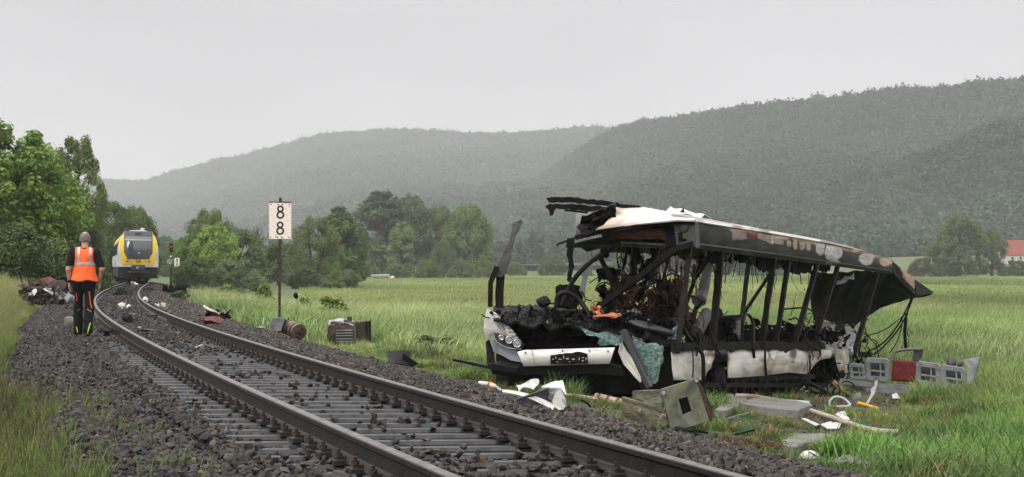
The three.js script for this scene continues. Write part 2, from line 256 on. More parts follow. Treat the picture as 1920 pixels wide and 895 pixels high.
// ---------------------------------------------------------------- ballast: bed sheet, nearest stones one by one, the rest as a mass
const bed = (() => {
  const ss = []; for (let s = -12; s < 60; s += 0.14) ss.push(s); for (let s = 60; s < 260; s += 1) ss.push(s);
  const C = 46, pos = [], uv = [], col = [], idx = [];
  ss.forEach((s) => { for (let i = 0; i <= C; i++) { const l = lerp(-3.05, 3.6, i / C), p = onTrack(s, l); pos.push(p.x, bedY(s, l) + 0.012 * N(s * 9, l * 9), p.z); uv.push(s, l);
    const n = fbm(s * 0.5, 4, l * 0.7), brown = sstep(l, 1.2, 2.4) * 0.9 + sstep(s, 18, 45) * 0.35, k = 1 + 0.35 * n; col.push(k * lerp(0.012, 0.024, brown), k * lerp(0.0115, 0.0185, brown), k * lerp(0.0115, 0.015, brown)); } });
  for (let j = 0; j < ss.length - 1; j++) for (let i = 0; i < C; i++) { const a = j * (C + 1) + i; idx.push(a, a + 1, a + C + 2, a, a + C + 2, a + C + 1); }
  const g = new THREE.BufferGeometry(); g.setAttribute('position', new THREE.Float32BufferAttribute(pos, 3)); g.setAttribute('uv', new THREE.Float32BufferAttribute(uv, 2)); g.setAttribute('color', new THREE.Float32BufferAttribute(col, 3)); g.setIndex(idx); g.computeVertexNormals();
  const m = struct('ballast_bed', g, mat('ballast_fines', [1, 1, 1], 0.7, { phys: true, specularIntensity: 0.1, map: T.grit, vertexColors: true, bumpMap: T.gritH, bumpScale: 0.035 }));
  const R = rng(11), rocks = []; for (let i = 0; i < 9; i++) rocks.push(rock(R, 10 + (i % 4)));
  const tones = [[0.027, 0.0248, 0.0232], [0.039, 0.0345, 0.031], [0.0145, 0.0135, 0.0132], [0.062, 0.046, 0.034], [0.036, 0.029, 0.0245], [0.11, 0.088, 0.066]].map((c, i) => mat('basalt_' + 'abcdef'[i], c, 0.5, { phys: true, specularIntensity: 0.45, flatShading: true, ...bumpy(T.fine, 0.003) }));
  const place = []; // candidate stones
  const zones = [[-1.2, 6, 600, 0.028, 0.052], [6, 16, 470, 0.03, 0.05], [16, 34, 250, 0.032, 0.05], [34, 75, 90, 0.04, 0.065], [75, 125, 30, 0.05, 0.08]];
  for (const [s0, s1, dens, r0, r1] of zones) {
    const n = Math.round((s1 - s0) * 6.3 * dens);
    for (let i = 0; i < n; i++) {
      const s = lerp(s0, s1, R()), l = lerp(-2.9, 3.5, R()), e = Math.abs(Math.abs(l) - 0.7525), k = R(), size = lerp(r0, r1, R() * R()), q = R();
      if (e < 0.1 && s < 60) continue;
      const ph = ((s % 0.4) + 0.4) % 0.4, over = Math.abs(l) < 1.3 && Math.abs(ph - 0.2) < 0.085;      // on top of a sleeper
      const cover = 0.04 + 0.5 * sstep(3.2 - s + (l < 0 ? 0.6 : 0), 0, 2) + 0.25 * sstep(fbm(s * 0.9, 8, l * 1.3), 0.1, 0.4) + 0.72 * sstep(s, 13, 21);
      if (over && k > cover * (Math.abs(l) > 0.8 ? 0.7 : 1)) continue;
      if (Math.abs(l) < 1.3 && !over && k > 0.85) continue;
      const p = onTrack(s, l); if (Math.abs(p.x) > -p.z * 0.42 + 0.8) continue;
      p.y = (over ? -0.188 + rollY(l) : bedY(s, l)) + size * (0.12 + 0.5 * R());
      place.push({ p, size, l, q, s });
    }
  }
  const seen = (o) => { const D = -o.p.z, px = CX + o.p.x / D * F, py = CY + (CAMY - o.p.y) / D * F; return px > -20 && px < 1940 && py < 915; };
  place.sort((a, b) => -a.p.z / a.size - -b.p.z / b.size);
  const own = []; const rest = [];
  for (const o of place) (own.length < 300 && seen(o) ? own : rest).push(o);
  const tone = (o) => { const brown = o.l > 1.2 ? 0.6 : 0.2; return o.q < brown ? (o.q < brown * 0.5 ? 4 : o.q < brown * 0.9 ? 3 : 5) : o.q < 0.6 ? 0 : o.q < 0.82 ? 1 : 2; };
  own.forEach((o, i) => { const st = lit(new THREE.Mesh(rocks[i % rocks.length], tones[tone(o)])); st.name = i ? 'stone_' + String(i).padStart(3, '0') : 'stone'; st.position.copy(o.p); st.rotation.set(R() * 0.8, R() * 6.28, R() * 0.8); st.scale.set(o.size * (0.9 + R() * 0.5), o.size * (0.75 + R() * 0.4), o.size * (0.9 + R() * 0.3)); m.add(st); });
  const e = new THREE.Euler(), qn = new THREE.Quaternion(), mt = new THREE.Matrix4(), cl = new THREE.Color();
  for (let k = 0; k < 4; k++) {
    const list = rest.filter((_, i) => i % 4 === k), im = lit(new THREE.InstancedMesh(rocks[k * 2], mat('loose_basalt', [1, 1, 1], 0.5, { phys: true, specularIntensity: 0.45, flatShading: true }), list.length));
    list.forEach((o, i) => { e.set(R() * 6.28, R() * 6.28, R() * 6.28); im.setMatrixAt(i, mt.compose(o.p, qn.setFromEuler(e), V(o.size * (0.9 + R() * 0.5), o.size * (0.8 + R() * 0.4), o.size))); const c = tones[tone(o)].color, j = 0.75 + R() * 0.5, far = 1 + 0.35 * sstep(o.s, 10, 40) * (o.l > 1.2 ? 1 : 0.4); im.setColorAt(i, cl.setRGB(c.r * j * far, c.g * j * far, c.b * j * far)); });
    im.name = 'stones' + (k ? '_' + String(k).padStart(3, '0') : ''); im.userData.kind = 'stuff'; m.add(im);
  }
  return m;
})();

// clods of dug-over earth and ash where the wreck came to rest
{
  const R = rng(55), list = []; for (let i = 0; i < 60000 && list.length < 5200; i++) { const D = 13 + 14 * R(), x = (R() * 1.3 - 0.15) * D * 0.36, z = -D; if (R() > bareAt(x, z) || toTrack(x, z).l < 3) continue; list.push([x, groundY(x, z), z]); }
  const im = lit(new THREE.InstancedMesh(rock(R, 9, 0.8), mat('earth_clod', [1, 1, 1], 0.95, { flatShading: true }), list.length)), mt = new THREE.Matrix4(), q = new THREE.Quaternion(), c = new THREE.Color();
  list.forEach(([x, y, z], i) => { const s = 0.012 + 0.05 * R() * R() * R(), k = 0.6 + 0.7 * R(); im.setMatrixAt(i, mt.compose(V(x, y, z), q.setFromEuler(new THREE.Euler(R() * 6, R() * 6, R() * 6)), V(s * (0.7 + R()), s, s * (0.7 + R())))); im.setColorAt(i, c.setRGB(0.06 * k, 0.043 * k, 0.029 * k)); });
  im.name = 'earth_clods'; tag(im, 'loose earth and ash before the wrecked bus', 'soil', null, 'stuff'); scene.add(im);
}

// ---------------------------------------------------------------- track: two rails, every sleeper with its clips
{
  const base = onTrack(0, 0), t = thing('railway_track', 'single railway track with rusty rails on grey sleepers, curving towards the train', 'railway track', V(base.x, -0.24, base.z));
  const prof = [[-0.075, 0.0], [0.075, 0], [0.075, 0.011], [0.02, 0.026], [0.0085, 0.04], [0.0085, 0.118], [0.018, 0.13], [0.0365, 0.138], [0.0365, 0.162], [0.031, 0.17], [-0.031, 0.17], [-0.0365, 0.162], [-0.0365, 0.138], [-0.018, 0.13], [-0.0085, 0.118], [-0.0085, 0.04], [-0.02, 0.026], [-0.075, 0.011]];
  const topProf = [[0.033, 0.1685], [0.027, 0.1735], [0, 0.1745], [-0.027, 0.1735], [-0.033, 0.1685]];
  const sweep = (l0, pr, closed, y0) => {
    const ss = []; for (let s = -11; s < 40; s += 0.5) ss.push(s); for (let s = 40; s < 240; s += 1.5) ss.push(s);
    const pos = [], uv = [], idx = [], n = pr.length; let len = 0;
    ss.forEach((s) => { let acc = 0; pr.forEach(([a, y], i) => { const p = onTrack(s, l0 + a); pos.push(p.x, y + y0, p.z); if (i) acc += Math.hypot(a - pr[i - 1][0], y - pr[i - 1][1]); uv.push(s, acc); }); });
    for (let j = 0; j < ss.length - 1; j++) for (let i = 0; i < (closed ? n : n - 1); i++) { const a = j * n + i, b = j * n + (i + 1) % n; idx.push(a, a + n, b + n, a, b + n, b); }
    const g = new THREE.BufferGeometry(); g.setAttribute('position', new THREE.Float32BufferAttribute(pos, 3)); g.setAttribute('uv', new THREE.Float32BufferAttribute(uv, 2)); g.setIndex(idx); return toCreasedNormals(g, 0.5);
  };
  for (const l0 of [-0.7525, 0.7525]) { const y0 = -0.172 + rollY(l0), r = part(t, 'rail', sweep(l0, prof, true, y0), M.railBody); part(r, 'running_surface', sweep(l0, topProf, false, y0), M.railTop); }
  // the sleeper body and its clip set are shared shapes
  const body = (() => { const s = new THREE.Shape([[-0.06, 0], [0.06, 0], [0.062, 0.12], [0.045, 0.14], [-0.045, 0.14], [-0.062, 0.12]].map((p) => new THREE.Vector2(...p))), g = new THREE.ExtrudeGeometry(s, { depth: 2.58, bevelEnabled: true, bevelSize: 0.008, bevelThickness: 0.008, bevelSegments: 1 }); g.rotateY(Math.PI / 2); g.translate(-1.29, -0.14, 0); return boxUV(g.index ? g.toNonIndexed() : g); })();
  const clip = merge([box(0.075, 0.03, 0.15, 0.015, 0.02, 0), box(0.05, 0.03, 0.05, -0.012, 0.04, 0), cyl(V(0.012, 0.03, 0), V(0.012, 0.1, 0), 0.013, 0.013, 6), cyl(V(0.012, 0.053, 0), V(0.012, 0.08, 0), 0.026, 0.026, 6)]);
  const R = rng(21);
  for (let k = -5; k < 150; k++) {
    const s = k * 0.4 + 0.2, c = lineAt(s), m = lit(new THREE.Mesh(body, M.sleeper)), p = onTrack(s, 0);
    m.name = k > -5 ? 'sleeper_' + String(k + 5).padStart(3, '0') : 'sleeper';
    m.position.set(p.x - t.position.x, -0.186 + rollY(0) - t.position.y, p.z - t.position.z); m.rotation.set(0, c.th, -CANT / 1.505); m.rotation.y += (R() - 0.5) * 0.012; t.add(m);
    if (s < 27) for (const l0 of [-0.7525, 0.7525]) for (const d of [-1, 1]) { const q = lit(new THREE.Mesh(clip, M.steelDark)); q.name = 'rail_clip'; q.position.x = l0 + d * 0.1; q.rotation.y = d < 0 ? Math.PI : 0; m.add(q); }
  }
}

// ---------------------------------------------------------------- grass
const LANDMARKS = [];                                        // [x, z, radius]: no grass inside (wreck, heavy debris)
const clearOf = (x, z) => { for (const [a, b, r] of LANDMARKS) if ((x - a) ** 2 + (z - b) ** 2 < r * r) return true; return false; };
function tuft(seed, blades, h, spread, width, lean, heads = 0) {
  const R = rng(seed), pos = [], nor = [], col = [];
  const tri = (a, b, c, n, k) => { for (const q of [a, b, c]) { pos.push(q.x, q.y, q.z); nor.push(n.x, n.y, n.z); col.push(...k); } };
  for (let i = 0; i < blades; i++) {
    const a = R() * 6.283, r = Math.sqrt(R()) * spread, b = V(Math.cos(a) * r, -0.03, Math.sin(a) * r), H = h * (0.45 + 0.65 * R()), dir = V(R() - 0.5, 0, R() - 0.5).normalize().multiplyScalar(lean * H * (0.3 + R())).add(V(lean * H * 0.3, 0, 0)), w = width * (0.6 + 0.7 * R()), sd = V(-dir.z, 0, dir.x).normalize().multiplyScalar(w / 2);
    const k = 0.7 + 0.6 * R(), head = i < heads, c = head ? [0.95, 0.92, 0.85] : [k * (0.9 + 0.35 * R()), k, k * (0.8 + 0.3 * R())];
    const P = [0, 0.4, 0.75, 1].map((t) => b.clone().addScaledVector(dir, t * t).add(V(0, (H + (head ? 0.25 * h : 0)) * (t - 0.22 * lean * t * t * t), 0)));
    const n = dir.clone().cross(sd).normalize(); n.set(dir.x * 0.2, 1, dir.z * 0.2).add(V(sd.z, 0, -sd.x).normalize().multiplyScalar(0.7)).normalize();
    const ws = head ? [0.3, 0.3, 0.3, 0.2] : [1, 0.95, 0.62, 0];
    for (let j = 0; j < 3; j++) { const l0 = P[j].clone().addScaledVector(sd, -ws[j]), r0 = P[j].clone().addScaledVector(sd, ws[j]), l1 = P[j + 1].clone().addScaledVector(sd, -ws[j + 1]), r1 = P[j + 1].clone().addScaledVector(sd, ws[j + 1]); tri(l0, r0, r1, n, c); if (ws[j + 1]) tri(l0, r1, l1, n, c); }
    if (head) for (let q = 0; q < 5; q++) { const y = P[3].clone().lerp(P[2], q / 7), o = V(R() - 0.5, 0.5, R() - 0.5).multiplyScalar(width > 0.03 ? 0.06 : 0.026), cc = [1.25, 1.02, 1.15]; tri(y, y.clone().add(o), y.clone().add(V(o.z * 0.5, o.y * 1.6, -o.x * 0.5)), V(0, 1, 0), cc); }
  }
  const g = new THREE.BufferGeometry(); g.setAttribute('position', new THREE.Float32BufferAttribute(pos, 3)); g.setAttribute('normal', new THREE.Float32BufferAttribute(nor, 3)); g.setAttribute('color', new THREE.Float32BufferAttribute(col, 3)); return g;
}
function meadow(name, label, geos, spots) {                  // spots: {x, y, z, s, sy, rot, c}
  const root = new THREE.Group(); root.name = numbered(name); tag(root, label, 'grass', null, 'stuff'); scene.add(root);
  const mt = new THREE.Matrix4(), q = new THREE.Quaternion(), up = V(0, 1, 0), cl = new THREE.Color();
  geos.forEach((g, k) => {
    const list = spots.filter((_, i) => i % geos.length === k), im = lit(new THREE.InstancedMesh(g, M.blade, list.length));
    list.forEach((o, i) => { im.setMatrixAt(i, mt.compose(V(o.x, o.y, o.z), q.setFromAxisAngle(up, o.rot), V(o.s, o.s * o.sy, o.s))); im.setColorAt(i, cl.setRGB(...o.c)); });
    im.name = 'blades' + (k ? '_00' + k : ''); im.userData.kind = 'stuff'; root.add(im);
  });
}
const inView = (x, z, m = 1) => -z > 2 && Math.abs(x) < -z * 0.36 + m;
function growGrass() {
  const R = rng(31), wind = () => -0.5 + (R() - 0.5) * 3.2;
  // rank grass beside the wreck, right of the track
  const near = [];
  for (let i = 0; i < 90000; i++) {
    const D = 9 + 23 * Math.sqrt(R()), x = (R() * 2 - 1) * (D * 0.37 + 0.8), z = -D, t = toTrack(x, z);
    if (t.l < 3.0) continue;
    const b = bareAt(x, z), sp = sparseAt(x, z), edge = sstep(t.l, 2.9, 4.2 - 0.4 * N(x * 3, z * 3)), tall = sstep(t.l, 3, 5.6); if (R() < b * 0.97 || R() > edge * 0.72 * lerp(1, 0.6, sp) || clearOf(x, z)) continue;
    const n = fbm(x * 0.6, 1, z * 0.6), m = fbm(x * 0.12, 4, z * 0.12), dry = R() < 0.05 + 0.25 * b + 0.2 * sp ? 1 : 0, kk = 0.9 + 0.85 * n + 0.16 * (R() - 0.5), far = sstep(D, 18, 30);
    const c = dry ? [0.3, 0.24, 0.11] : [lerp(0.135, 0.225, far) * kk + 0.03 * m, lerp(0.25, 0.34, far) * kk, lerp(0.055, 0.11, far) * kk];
    near.push({ x, y: groundY(x, z), z, s: (0.75 + 0.55 * R() + 0.25 * n) * lerp(0.4, 1, tall) * lerp(1, 0.42, sp) * (1 - 0.5 * Math.min(1, b * 1.3)), sy: 0.85 + 0.4 * R(), rot: wind(), c });
  }
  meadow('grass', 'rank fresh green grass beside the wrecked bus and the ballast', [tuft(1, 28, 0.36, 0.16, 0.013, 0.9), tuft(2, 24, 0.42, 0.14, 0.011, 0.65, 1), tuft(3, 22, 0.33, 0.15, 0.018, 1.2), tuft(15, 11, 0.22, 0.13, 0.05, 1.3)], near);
  // the meadow behind
  const mid = [];
  for (let i = 0; i < 60000; i++) {
    const D = 28 + 52 * Math.sqrt(R()), x = (R() * 2 - 1) * D * 0.38, z = -D, t = toTrack(x, z);
    const sp = sparseAt(x, z); if (t.l < 3.1 || R() > sstep(t.l, 3, 4) * lerp(1, 0.7, sp) || clearOf(x, z) || R() > lerp(0.9, 0.55, sstep(D, 28, 80))) continue;
    const n = fbm(x * 0.22, 1, z * 0.12), k = 0.95 + 0.5 * n + 0.15 * (R() - 0.5), pale = sstep(fbm(x * 0.09 + 3, 6, z * 0.05), -0.1, 0.3), rank = 1 - sstep(t.l, 3, 7);
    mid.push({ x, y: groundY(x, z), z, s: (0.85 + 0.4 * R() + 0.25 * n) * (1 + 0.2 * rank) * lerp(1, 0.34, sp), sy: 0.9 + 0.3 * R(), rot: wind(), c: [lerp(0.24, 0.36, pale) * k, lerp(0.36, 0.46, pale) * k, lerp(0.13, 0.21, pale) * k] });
  }
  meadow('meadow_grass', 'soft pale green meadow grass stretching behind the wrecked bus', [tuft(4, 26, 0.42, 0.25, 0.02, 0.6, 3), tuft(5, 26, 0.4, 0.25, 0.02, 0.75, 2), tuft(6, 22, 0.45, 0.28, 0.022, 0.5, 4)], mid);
  const farG = [];
  for (let i = 0; i < 70000; i++) {
    const D = 76 + 420 * Math.pow(R(), 1.35), x = (R() * 1.38 - 0.38) * D * 0.38, z = -D, t = toTrack(x, z); if (t.l < 4 || x > D * 0.38) continue;
    const n = fbm(x * 0.03, 1, z * 0.018), k = 0.95 + 0.6 * n + 0.12 * (R() - 0.5), pale = sstep(fbm(x * 0.02 + 3, 6, z * 0.012), -0.15, 0.3);
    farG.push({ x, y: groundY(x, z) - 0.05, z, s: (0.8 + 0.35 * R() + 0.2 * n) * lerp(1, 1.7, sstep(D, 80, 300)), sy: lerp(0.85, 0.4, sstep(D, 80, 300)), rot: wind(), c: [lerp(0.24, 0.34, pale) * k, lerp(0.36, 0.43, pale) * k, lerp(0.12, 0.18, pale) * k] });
  }
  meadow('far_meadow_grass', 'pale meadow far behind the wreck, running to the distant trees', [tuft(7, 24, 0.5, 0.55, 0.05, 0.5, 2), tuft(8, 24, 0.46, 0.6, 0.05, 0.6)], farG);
  // the bank on the left of the track
  const bank = [];
  for (let i = 0; i < 60000; i++) {
    const s = -1 + 110 * R() * Math.sqrt(R()), l = lerp(R() < 0.06 ? -1.75 : -2.42, -2.75, sstep(s, 3.5, 13)) - 9 * R() * R() - 0.25 * N(s * 2, 4), p = onTrack(s, l); if (!inView(p.x, p.z, 0.6) || -p.z < 7.4) continue; const close = 1 - sstep(-p.z, 9, 19); if (R() < close * 0.35) continue;
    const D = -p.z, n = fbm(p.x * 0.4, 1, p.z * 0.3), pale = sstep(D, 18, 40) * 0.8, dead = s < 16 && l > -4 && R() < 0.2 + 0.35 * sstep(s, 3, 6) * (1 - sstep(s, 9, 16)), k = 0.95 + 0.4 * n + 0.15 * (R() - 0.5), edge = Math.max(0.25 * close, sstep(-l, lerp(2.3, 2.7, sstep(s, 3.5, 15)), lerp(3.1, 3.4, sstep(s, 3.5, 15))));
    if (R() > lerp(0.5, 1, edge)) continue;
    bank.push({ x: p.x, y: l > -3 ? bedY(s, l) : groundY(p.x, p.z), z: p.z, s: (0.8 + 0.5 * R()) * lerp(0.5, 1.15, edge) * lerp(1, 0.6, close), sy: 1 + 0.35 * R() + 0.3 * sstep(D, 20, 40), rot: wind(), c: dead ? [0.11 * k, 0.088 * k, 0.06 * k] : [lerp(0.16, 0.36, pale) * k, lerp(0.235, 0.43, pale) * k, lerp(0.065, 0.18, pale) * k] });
  }
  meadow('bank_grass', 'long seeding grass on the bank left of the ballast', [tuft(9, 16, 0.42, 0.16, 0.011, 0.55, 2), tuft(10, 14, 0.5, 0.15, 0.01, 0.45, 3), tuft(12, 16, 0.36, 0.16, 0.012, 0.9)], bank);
}

// ---------------------------------------------------------------- trees and shrubs
const crownCache = {};
// a crown of leaf clumps in a box of unit height; kind decides outline, leaf size and colour
function crownGeo(key, o) {
  if (crownCache[key]) return crownCache[key];
  const R = rng(o.seed), pos = [], nor = [], col = [], c = o.color;
  const blobs = [];
  for (let i = 0; i < o.blobs; i++) {
    const t = Math.pow(R(), 0.9), y = lerp(o.y0, 0.98, t), a = R() * 6.283, rr = o.outline(t) * (0.55 + 0.45 * Math.sqrt(R())) * (1 + 0.35 * N(Math.cos(a) * 1.7 + o.seed, y * 3, Math.sin(a) * 1.7));
    blobs.push([Math.cos(a) * rr, y - 0.03, Math.sin(a) * rr, o.blobR * (0.55 + 0.75 * R()) * (t > 0.85 ? 0.7 : 1), 0.75 + 0.5 * R()]);
  }
  const per = Math.ceil(o.leaves / o.blobs);
  for (const [bx, by, bz, br, tone] of blobs) for (let i = 0; i < per; i++) {
    const a = R() * 6.283, z = R() * 2 - 1, q = Math.sqrt(1 - z * z), d = V(Math.cos(a) * q, z, Math.sin(a) * q), r = br * Math.pow(R(), 0.4), p = V(bx, by, bz).addScaledVector(d, r); p.y -= 0.25 * br * (d.x * d.x + d.z * d.z);
    if (p.y < o.y0 * 0.6) continue;
    const n = d.clone().multiplyScalar(0.8).add(V(R() - 0.5, R() * 0.9 - 0.1, R() - 0.5)).normalize(), u = V(R() - 0.5, R() - 0.5, R() - 0.5).cross(n).normalize(), w = n.clone().cross(u), L = o.leaf * (0.6 + 0.8 * R()), k = tone * (0.75 + 0.5 * R());
    const f = [p.clone().addScaledVector(u, -L), p.clone().addScaledVector(w, L * o.wide).addScaledVector(n, L * 0.2), p.clone().addScaledVector(u, L), p.clone().addScaledVector(w, -L * o.wide).addScaledVector(n, L * 0.2)];
    for (const j of [0, 1, 2, 0, 2, 3]) { pos.push(f[j].x, f[j].y, f[j].z); nor.push(n.x, n.y, n.z); col.push(c[0] * k * (0.85 + 0.3 * tone), c[1] * k, c[2] * k); }
  }
  const g = new THREE.BufferGeometry(); g.setAttribute('position', new THREE.Float32BufferAttribute(pos, 3)); g.setAttribute('normal', new THREE.Float32BufferAttribute(nor, 3)); g.setAttribute('color', new THREE.Float32BufferAttribute(col, 3));
  return (crownCache[key] = { g, blobs });
}
const trunkCache = {};
function trunkGeo(key, o, blobs) {
  if (trunkCache[key]) return trunkCache[key];
  const R = rng(o.seed + 5), L = [], n = o.stems ?? 1;
  for (let s = 0; s < n; s++) {
    const ox = n > 1 ? (R() - 0.5) * 0.1 : 0, oz = n > 1 ? (R() - 0.5) * 0.1 : 0, top = V(ox * 3 + (R() - 0.5) * 0.1, 0.82, oz * 3);
    const pts = [V(ox, -0.03, oz), V(ox * 1.5, 0.2, oz * 1.5), V(top.x * 0.7, 0.5, top.z), top];
    for (let i = 0; i < 3; i++) L.push(cyl(pts[i], pts[i + 1], o.trunk * (1 - i * 0.3), o.trunk * (0.7 - i * 0.3), 7));
    for (let i = s; i < blobs.length; i += n * (o.limbs ?? 3)) { const b = blobs[i], q = V(b[0], b[1], b[2]), y = clamp(b[1] - 0.14 - Math.hypot(b[0], b[2]) * 0.5, 0.12, 0.75), st = pts[1].clone().lerp(top, clamp((y - 0.2) / 0.62, 0, 1)); L.push(cyl(st, st.clone().lerp(q, 0.55).add(V(0, 0.01, 0)), o.trunk * 0.32, o.trunk * 0.18, 5), cyl(st.clone().lerp(q, 0.55).add(V(0, 0.01, 0)), q, o.trunk * 0.18, o.trunk * 0.06, 4)); }
  }
  return (trunkCache[key] = merge(L));
}
const KINDS = {
  maple: { seed: 3, blobs: 150, blobR: 0.088, leaves: 24000, leaf: 0.0135, wide: 0.75, y0: 0.1, color: [0.12, 0.215, 0.05], outline: (t) => 0.34 * Math.sqrt(Math.sin(Math.PI * clamp(0.12 + t * 0.86, 0, 1))), trunk: 0.022 },
  willow: { seed: 4, blobs: 150, blobR: 0.085, leaves: 24000, leaf: 0.0155, wide: 0.32, y0: 0.08, color: [0.115, 0.18, 0.065], outline: (t) => 0.4 * Math.sqrt(Math.sin(Math.PI * clamp(0.2 + t * 0.78, 0, 1))), trunk: 0.022, stems: 3 },
  airy: { seed: 6, blobs: 150, blobR: 0.06, leaves: 19000, leaf: 0.0145, wide: 0.4, y0: 0.06, color: [0.115, 0.17, 0.07], outline: (t) => 0.3 * Math.sqrt(Math.sin(Math.PI * clamp(0.16 + t * 0.8, 0, 1))), trunk: 0.02, limbs: 2 },
  broad: { seed: 8, blobs: 160, blobR: 0.085, leaves: 24000, leaf: 0.0145, wide: 0.7, y0: 0.06, color: [0.1, 0.16, 0.055], outline: (t) => 0.42 * Math.sqrt(Math.sin(Math.PI * clamp(0.22 + t * 0.76, 0, 1))), trunk: 0.022 },
  poplar: { seed: 9, blobs: 130, blobR: 0.06, leaves: 17000, leaf: 0.0135, wide: 0.7, y0: 0.1, color: [0.095, 0.15, 0.055], outline: (t) => 0.19 * Math.sqrt(Math.sin(Math.PI * clamp(0.2 + t * 0.78, 0, 1))), trunk: 0.016 },
  shrub: { seed: 12, blobs: 110, blobR: 0.14, leaves: 14000, leaf: 0.026, wide: 0.6, y0: 0.02, color: [0.11, 0.175, 0.06], outline: (t) => 0.62 * Math.sqrt(Math.sin(Math.PI * clamp(0.34 + t * 0.62, 0, 1))), trunk: 0.02, stems: 4 },
  weed: { seed: 14, blobs: 40, blobR: 0.16, leaves: 1500, leaf: 0.055, wide: 0.62, y0: 0.02, color: [0.2, 0.32, 0.06], outline: (t) => 0.45 * Math.sqrt(Math.sin(Math.PI * clamp(0.3 + t * 0.64, 0, 1))), trunk: 0.014, stems: 4 },
};
const tints = {};
function tree(name, label, category, kind, px, base, D, height, widthK = 1, turn = 0, tint = [1, 1, 1], group) {
  const K = KINDS[kind], { g, blobs } = crownGeo(kind, K), p = at(px, 500, D); p.y = base ?? groundY(p.x, p.z);
  const t = thing(name, label, category, p, group, turn);
  const tr = partL(t, kind === 'shrub' || kind === 'weed' ? 'stem' : 'trunk', trunkGeo(kind, K, blobs), M.bark); tr.scale.set(height * Math.min(1, widthK), height, height * Math.min(1, widthK));
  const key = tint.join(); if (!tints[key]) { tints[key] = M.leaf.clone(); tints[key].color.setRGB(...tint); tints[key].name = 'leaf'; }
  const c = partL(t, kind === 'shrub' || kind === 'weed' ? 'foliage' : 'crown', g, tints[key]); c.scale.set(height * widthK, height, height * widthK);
  return t;
}
function plantTrees() {
  const left = 'trees left of the track', right = 'trees right of the track', field = 'trees across the meadow';
  // left of the track
  tree('tree', 'tall bushy bright green tree cut by the left edge of the photo', 'tree', 'maple', 8, null, 72, 8.4, 1.15, 0.4, [1.41, 1.41, 1.28]);
  tree('tree', 'round mid green tree leaning in front of the airy grey-green tree', 'tree', 'maple', 72, null, 80, 7.0, 1.0, 2.1, [1.22, 1.28, 1.28]);
  tree('tree', 'airy grey-green willow with a feathery top, tallest behind the walking man', 'tree', 'airy', 141, null, 98, 10.7, 0.6, 0.6, [1.41, 1.41, 1.34]);
  tree('tree', 'dark olive willow directly behind the walking man', 'tree', 'willow', 144, null, 92, 6.6, 0.58, 1.2, [1.09, 1.09, 1.02]);
  tree('tree', 'dark rounded tree just left of the train roof', 'tree', 'willow', 206, null, 128, 7.6, 1.0, 2.6, [1.02, 1.09, 1.02]);
  tree('tree', 'small tree half hidden behind the train roof', 'tree', 'broad', 248, null, 150, 8.2, 0.8, 0.9, [1.22, 1.28, 1.28]);
  tree('shrub', 'leafy green shrub left of the walking man, behind the scrap heap', 'shrub', 'shrub', 92, null, 64, 2.9, 0.9, 1, [1.25, 1.3, 1.15]);
  tree('shrub', 'large dark shrub at the left edge above the long grass', 'shrub', 'shrub', 22, null, 62, 3.1, 1.0, 2, [0.75, 0.85, 0.8]);
  tree('shrub', 'olive shrub between the walking man and the train', 'shrub', 'shrub', 180, null, 116, 2.6, 0.7, 3, [1.0, 1.1, 1.0]);
  tree('tree', 'hazy far tree left of the red signal', 'tree', 'broad', 308, null, 420, 12, 0.9, 1, [1.02, 1.15, 1.09]); tree('tree', 'hazy far tree behind the signal post', 'tree', 'willow', 330, null, 330, 9, 1.1, 2, [0.96, 1.09, 1.02]);
  tree('tree', 'far dark tree seen under the bare tree', 'tree', 'broad', 487, null, 300, 7.5, 1.2, 2, [1.02, 1.15, 1.09]); tree('shrub', 'far shrub just right of the 8 8 board post', 'shrub', 'shrub', 543, null, 260, 4.5, 1.4, 2, [1.15, 1.28, 1.15]);
  tree('shrub', 'shaded shrub behind the walking man\'s vest', 'shrub', 'shrub', 128, null, 74, 2.8, 1.0, 4.2, [0.85, 0.95, 0.9]);  // leaf colour tinted a little darker
  // right of the track, beyond the signal
  tree('tree', 'feathery olive willow tallest of the clump left of the 8 8 board', 'tree', 'willow', 392, null, 175, 9.6, 0.85, 0.5, [1.47, 1.41, 1.34], undefined);
  tree('tree', 'bright yellow-green tree in the clump left of the 8 8 board', 'tree', 'maple', 402, null, 150, 7.0, 0.95, 1.5, [1.92, 1.86, 1.66]);
  tree('tree', 'dark green tree right of the bright one, near the bare tree', 'tree', 'broad', 452, null, 165, 7.0, 1.0, 2.2, [1.41, 1.47, 1.41]);
  tree('tree', 'green tree at the left end of the clump, above the red signal', 'tree', 'maple', 350, null, 172, 6.2, 0.85, 3.2, [1.34, 1.41, 1.28]);
  tree('shrub', 'grey-green round shrub below the bright tree', 'shrub', 'shrub', 446, null, 128, 2.9, 1.25, 0.3, [1.45, 1.4, 1.9]);
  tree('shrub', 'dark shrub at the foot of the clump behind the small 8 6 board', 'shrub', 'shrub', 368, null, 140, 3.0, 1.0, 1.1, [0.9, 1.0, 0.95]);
  tree('tree', 'low dark tree behind the pole of the 8 8 board', 'tree', 'broad', 520, null, 205, 6.4, 1.3, 1.9, [1.15, 1.28, 1.22]);
  tree('tree', 'broad grey-olive willow right of the 8 8 board', 'tree', 'willow', 590, null, 190, 9.4, 0.9, 0.2, [1.47, 1.34, 1.41]);
  tree('tree', 'pointed dark green tree behind the grey-olive willow', 'tree', 'poplar', 634, null, 215, 11.9, 1.3, 0.8, [1.22, 1.41, 1.28]);
  tree('tree', 'dark rounded tree at the right side of the grey-olive willow', 'tree', 'broad', 662, null, 230, 9.6, 0.62, 1.7, [1.02, 1.15, 1.09]);
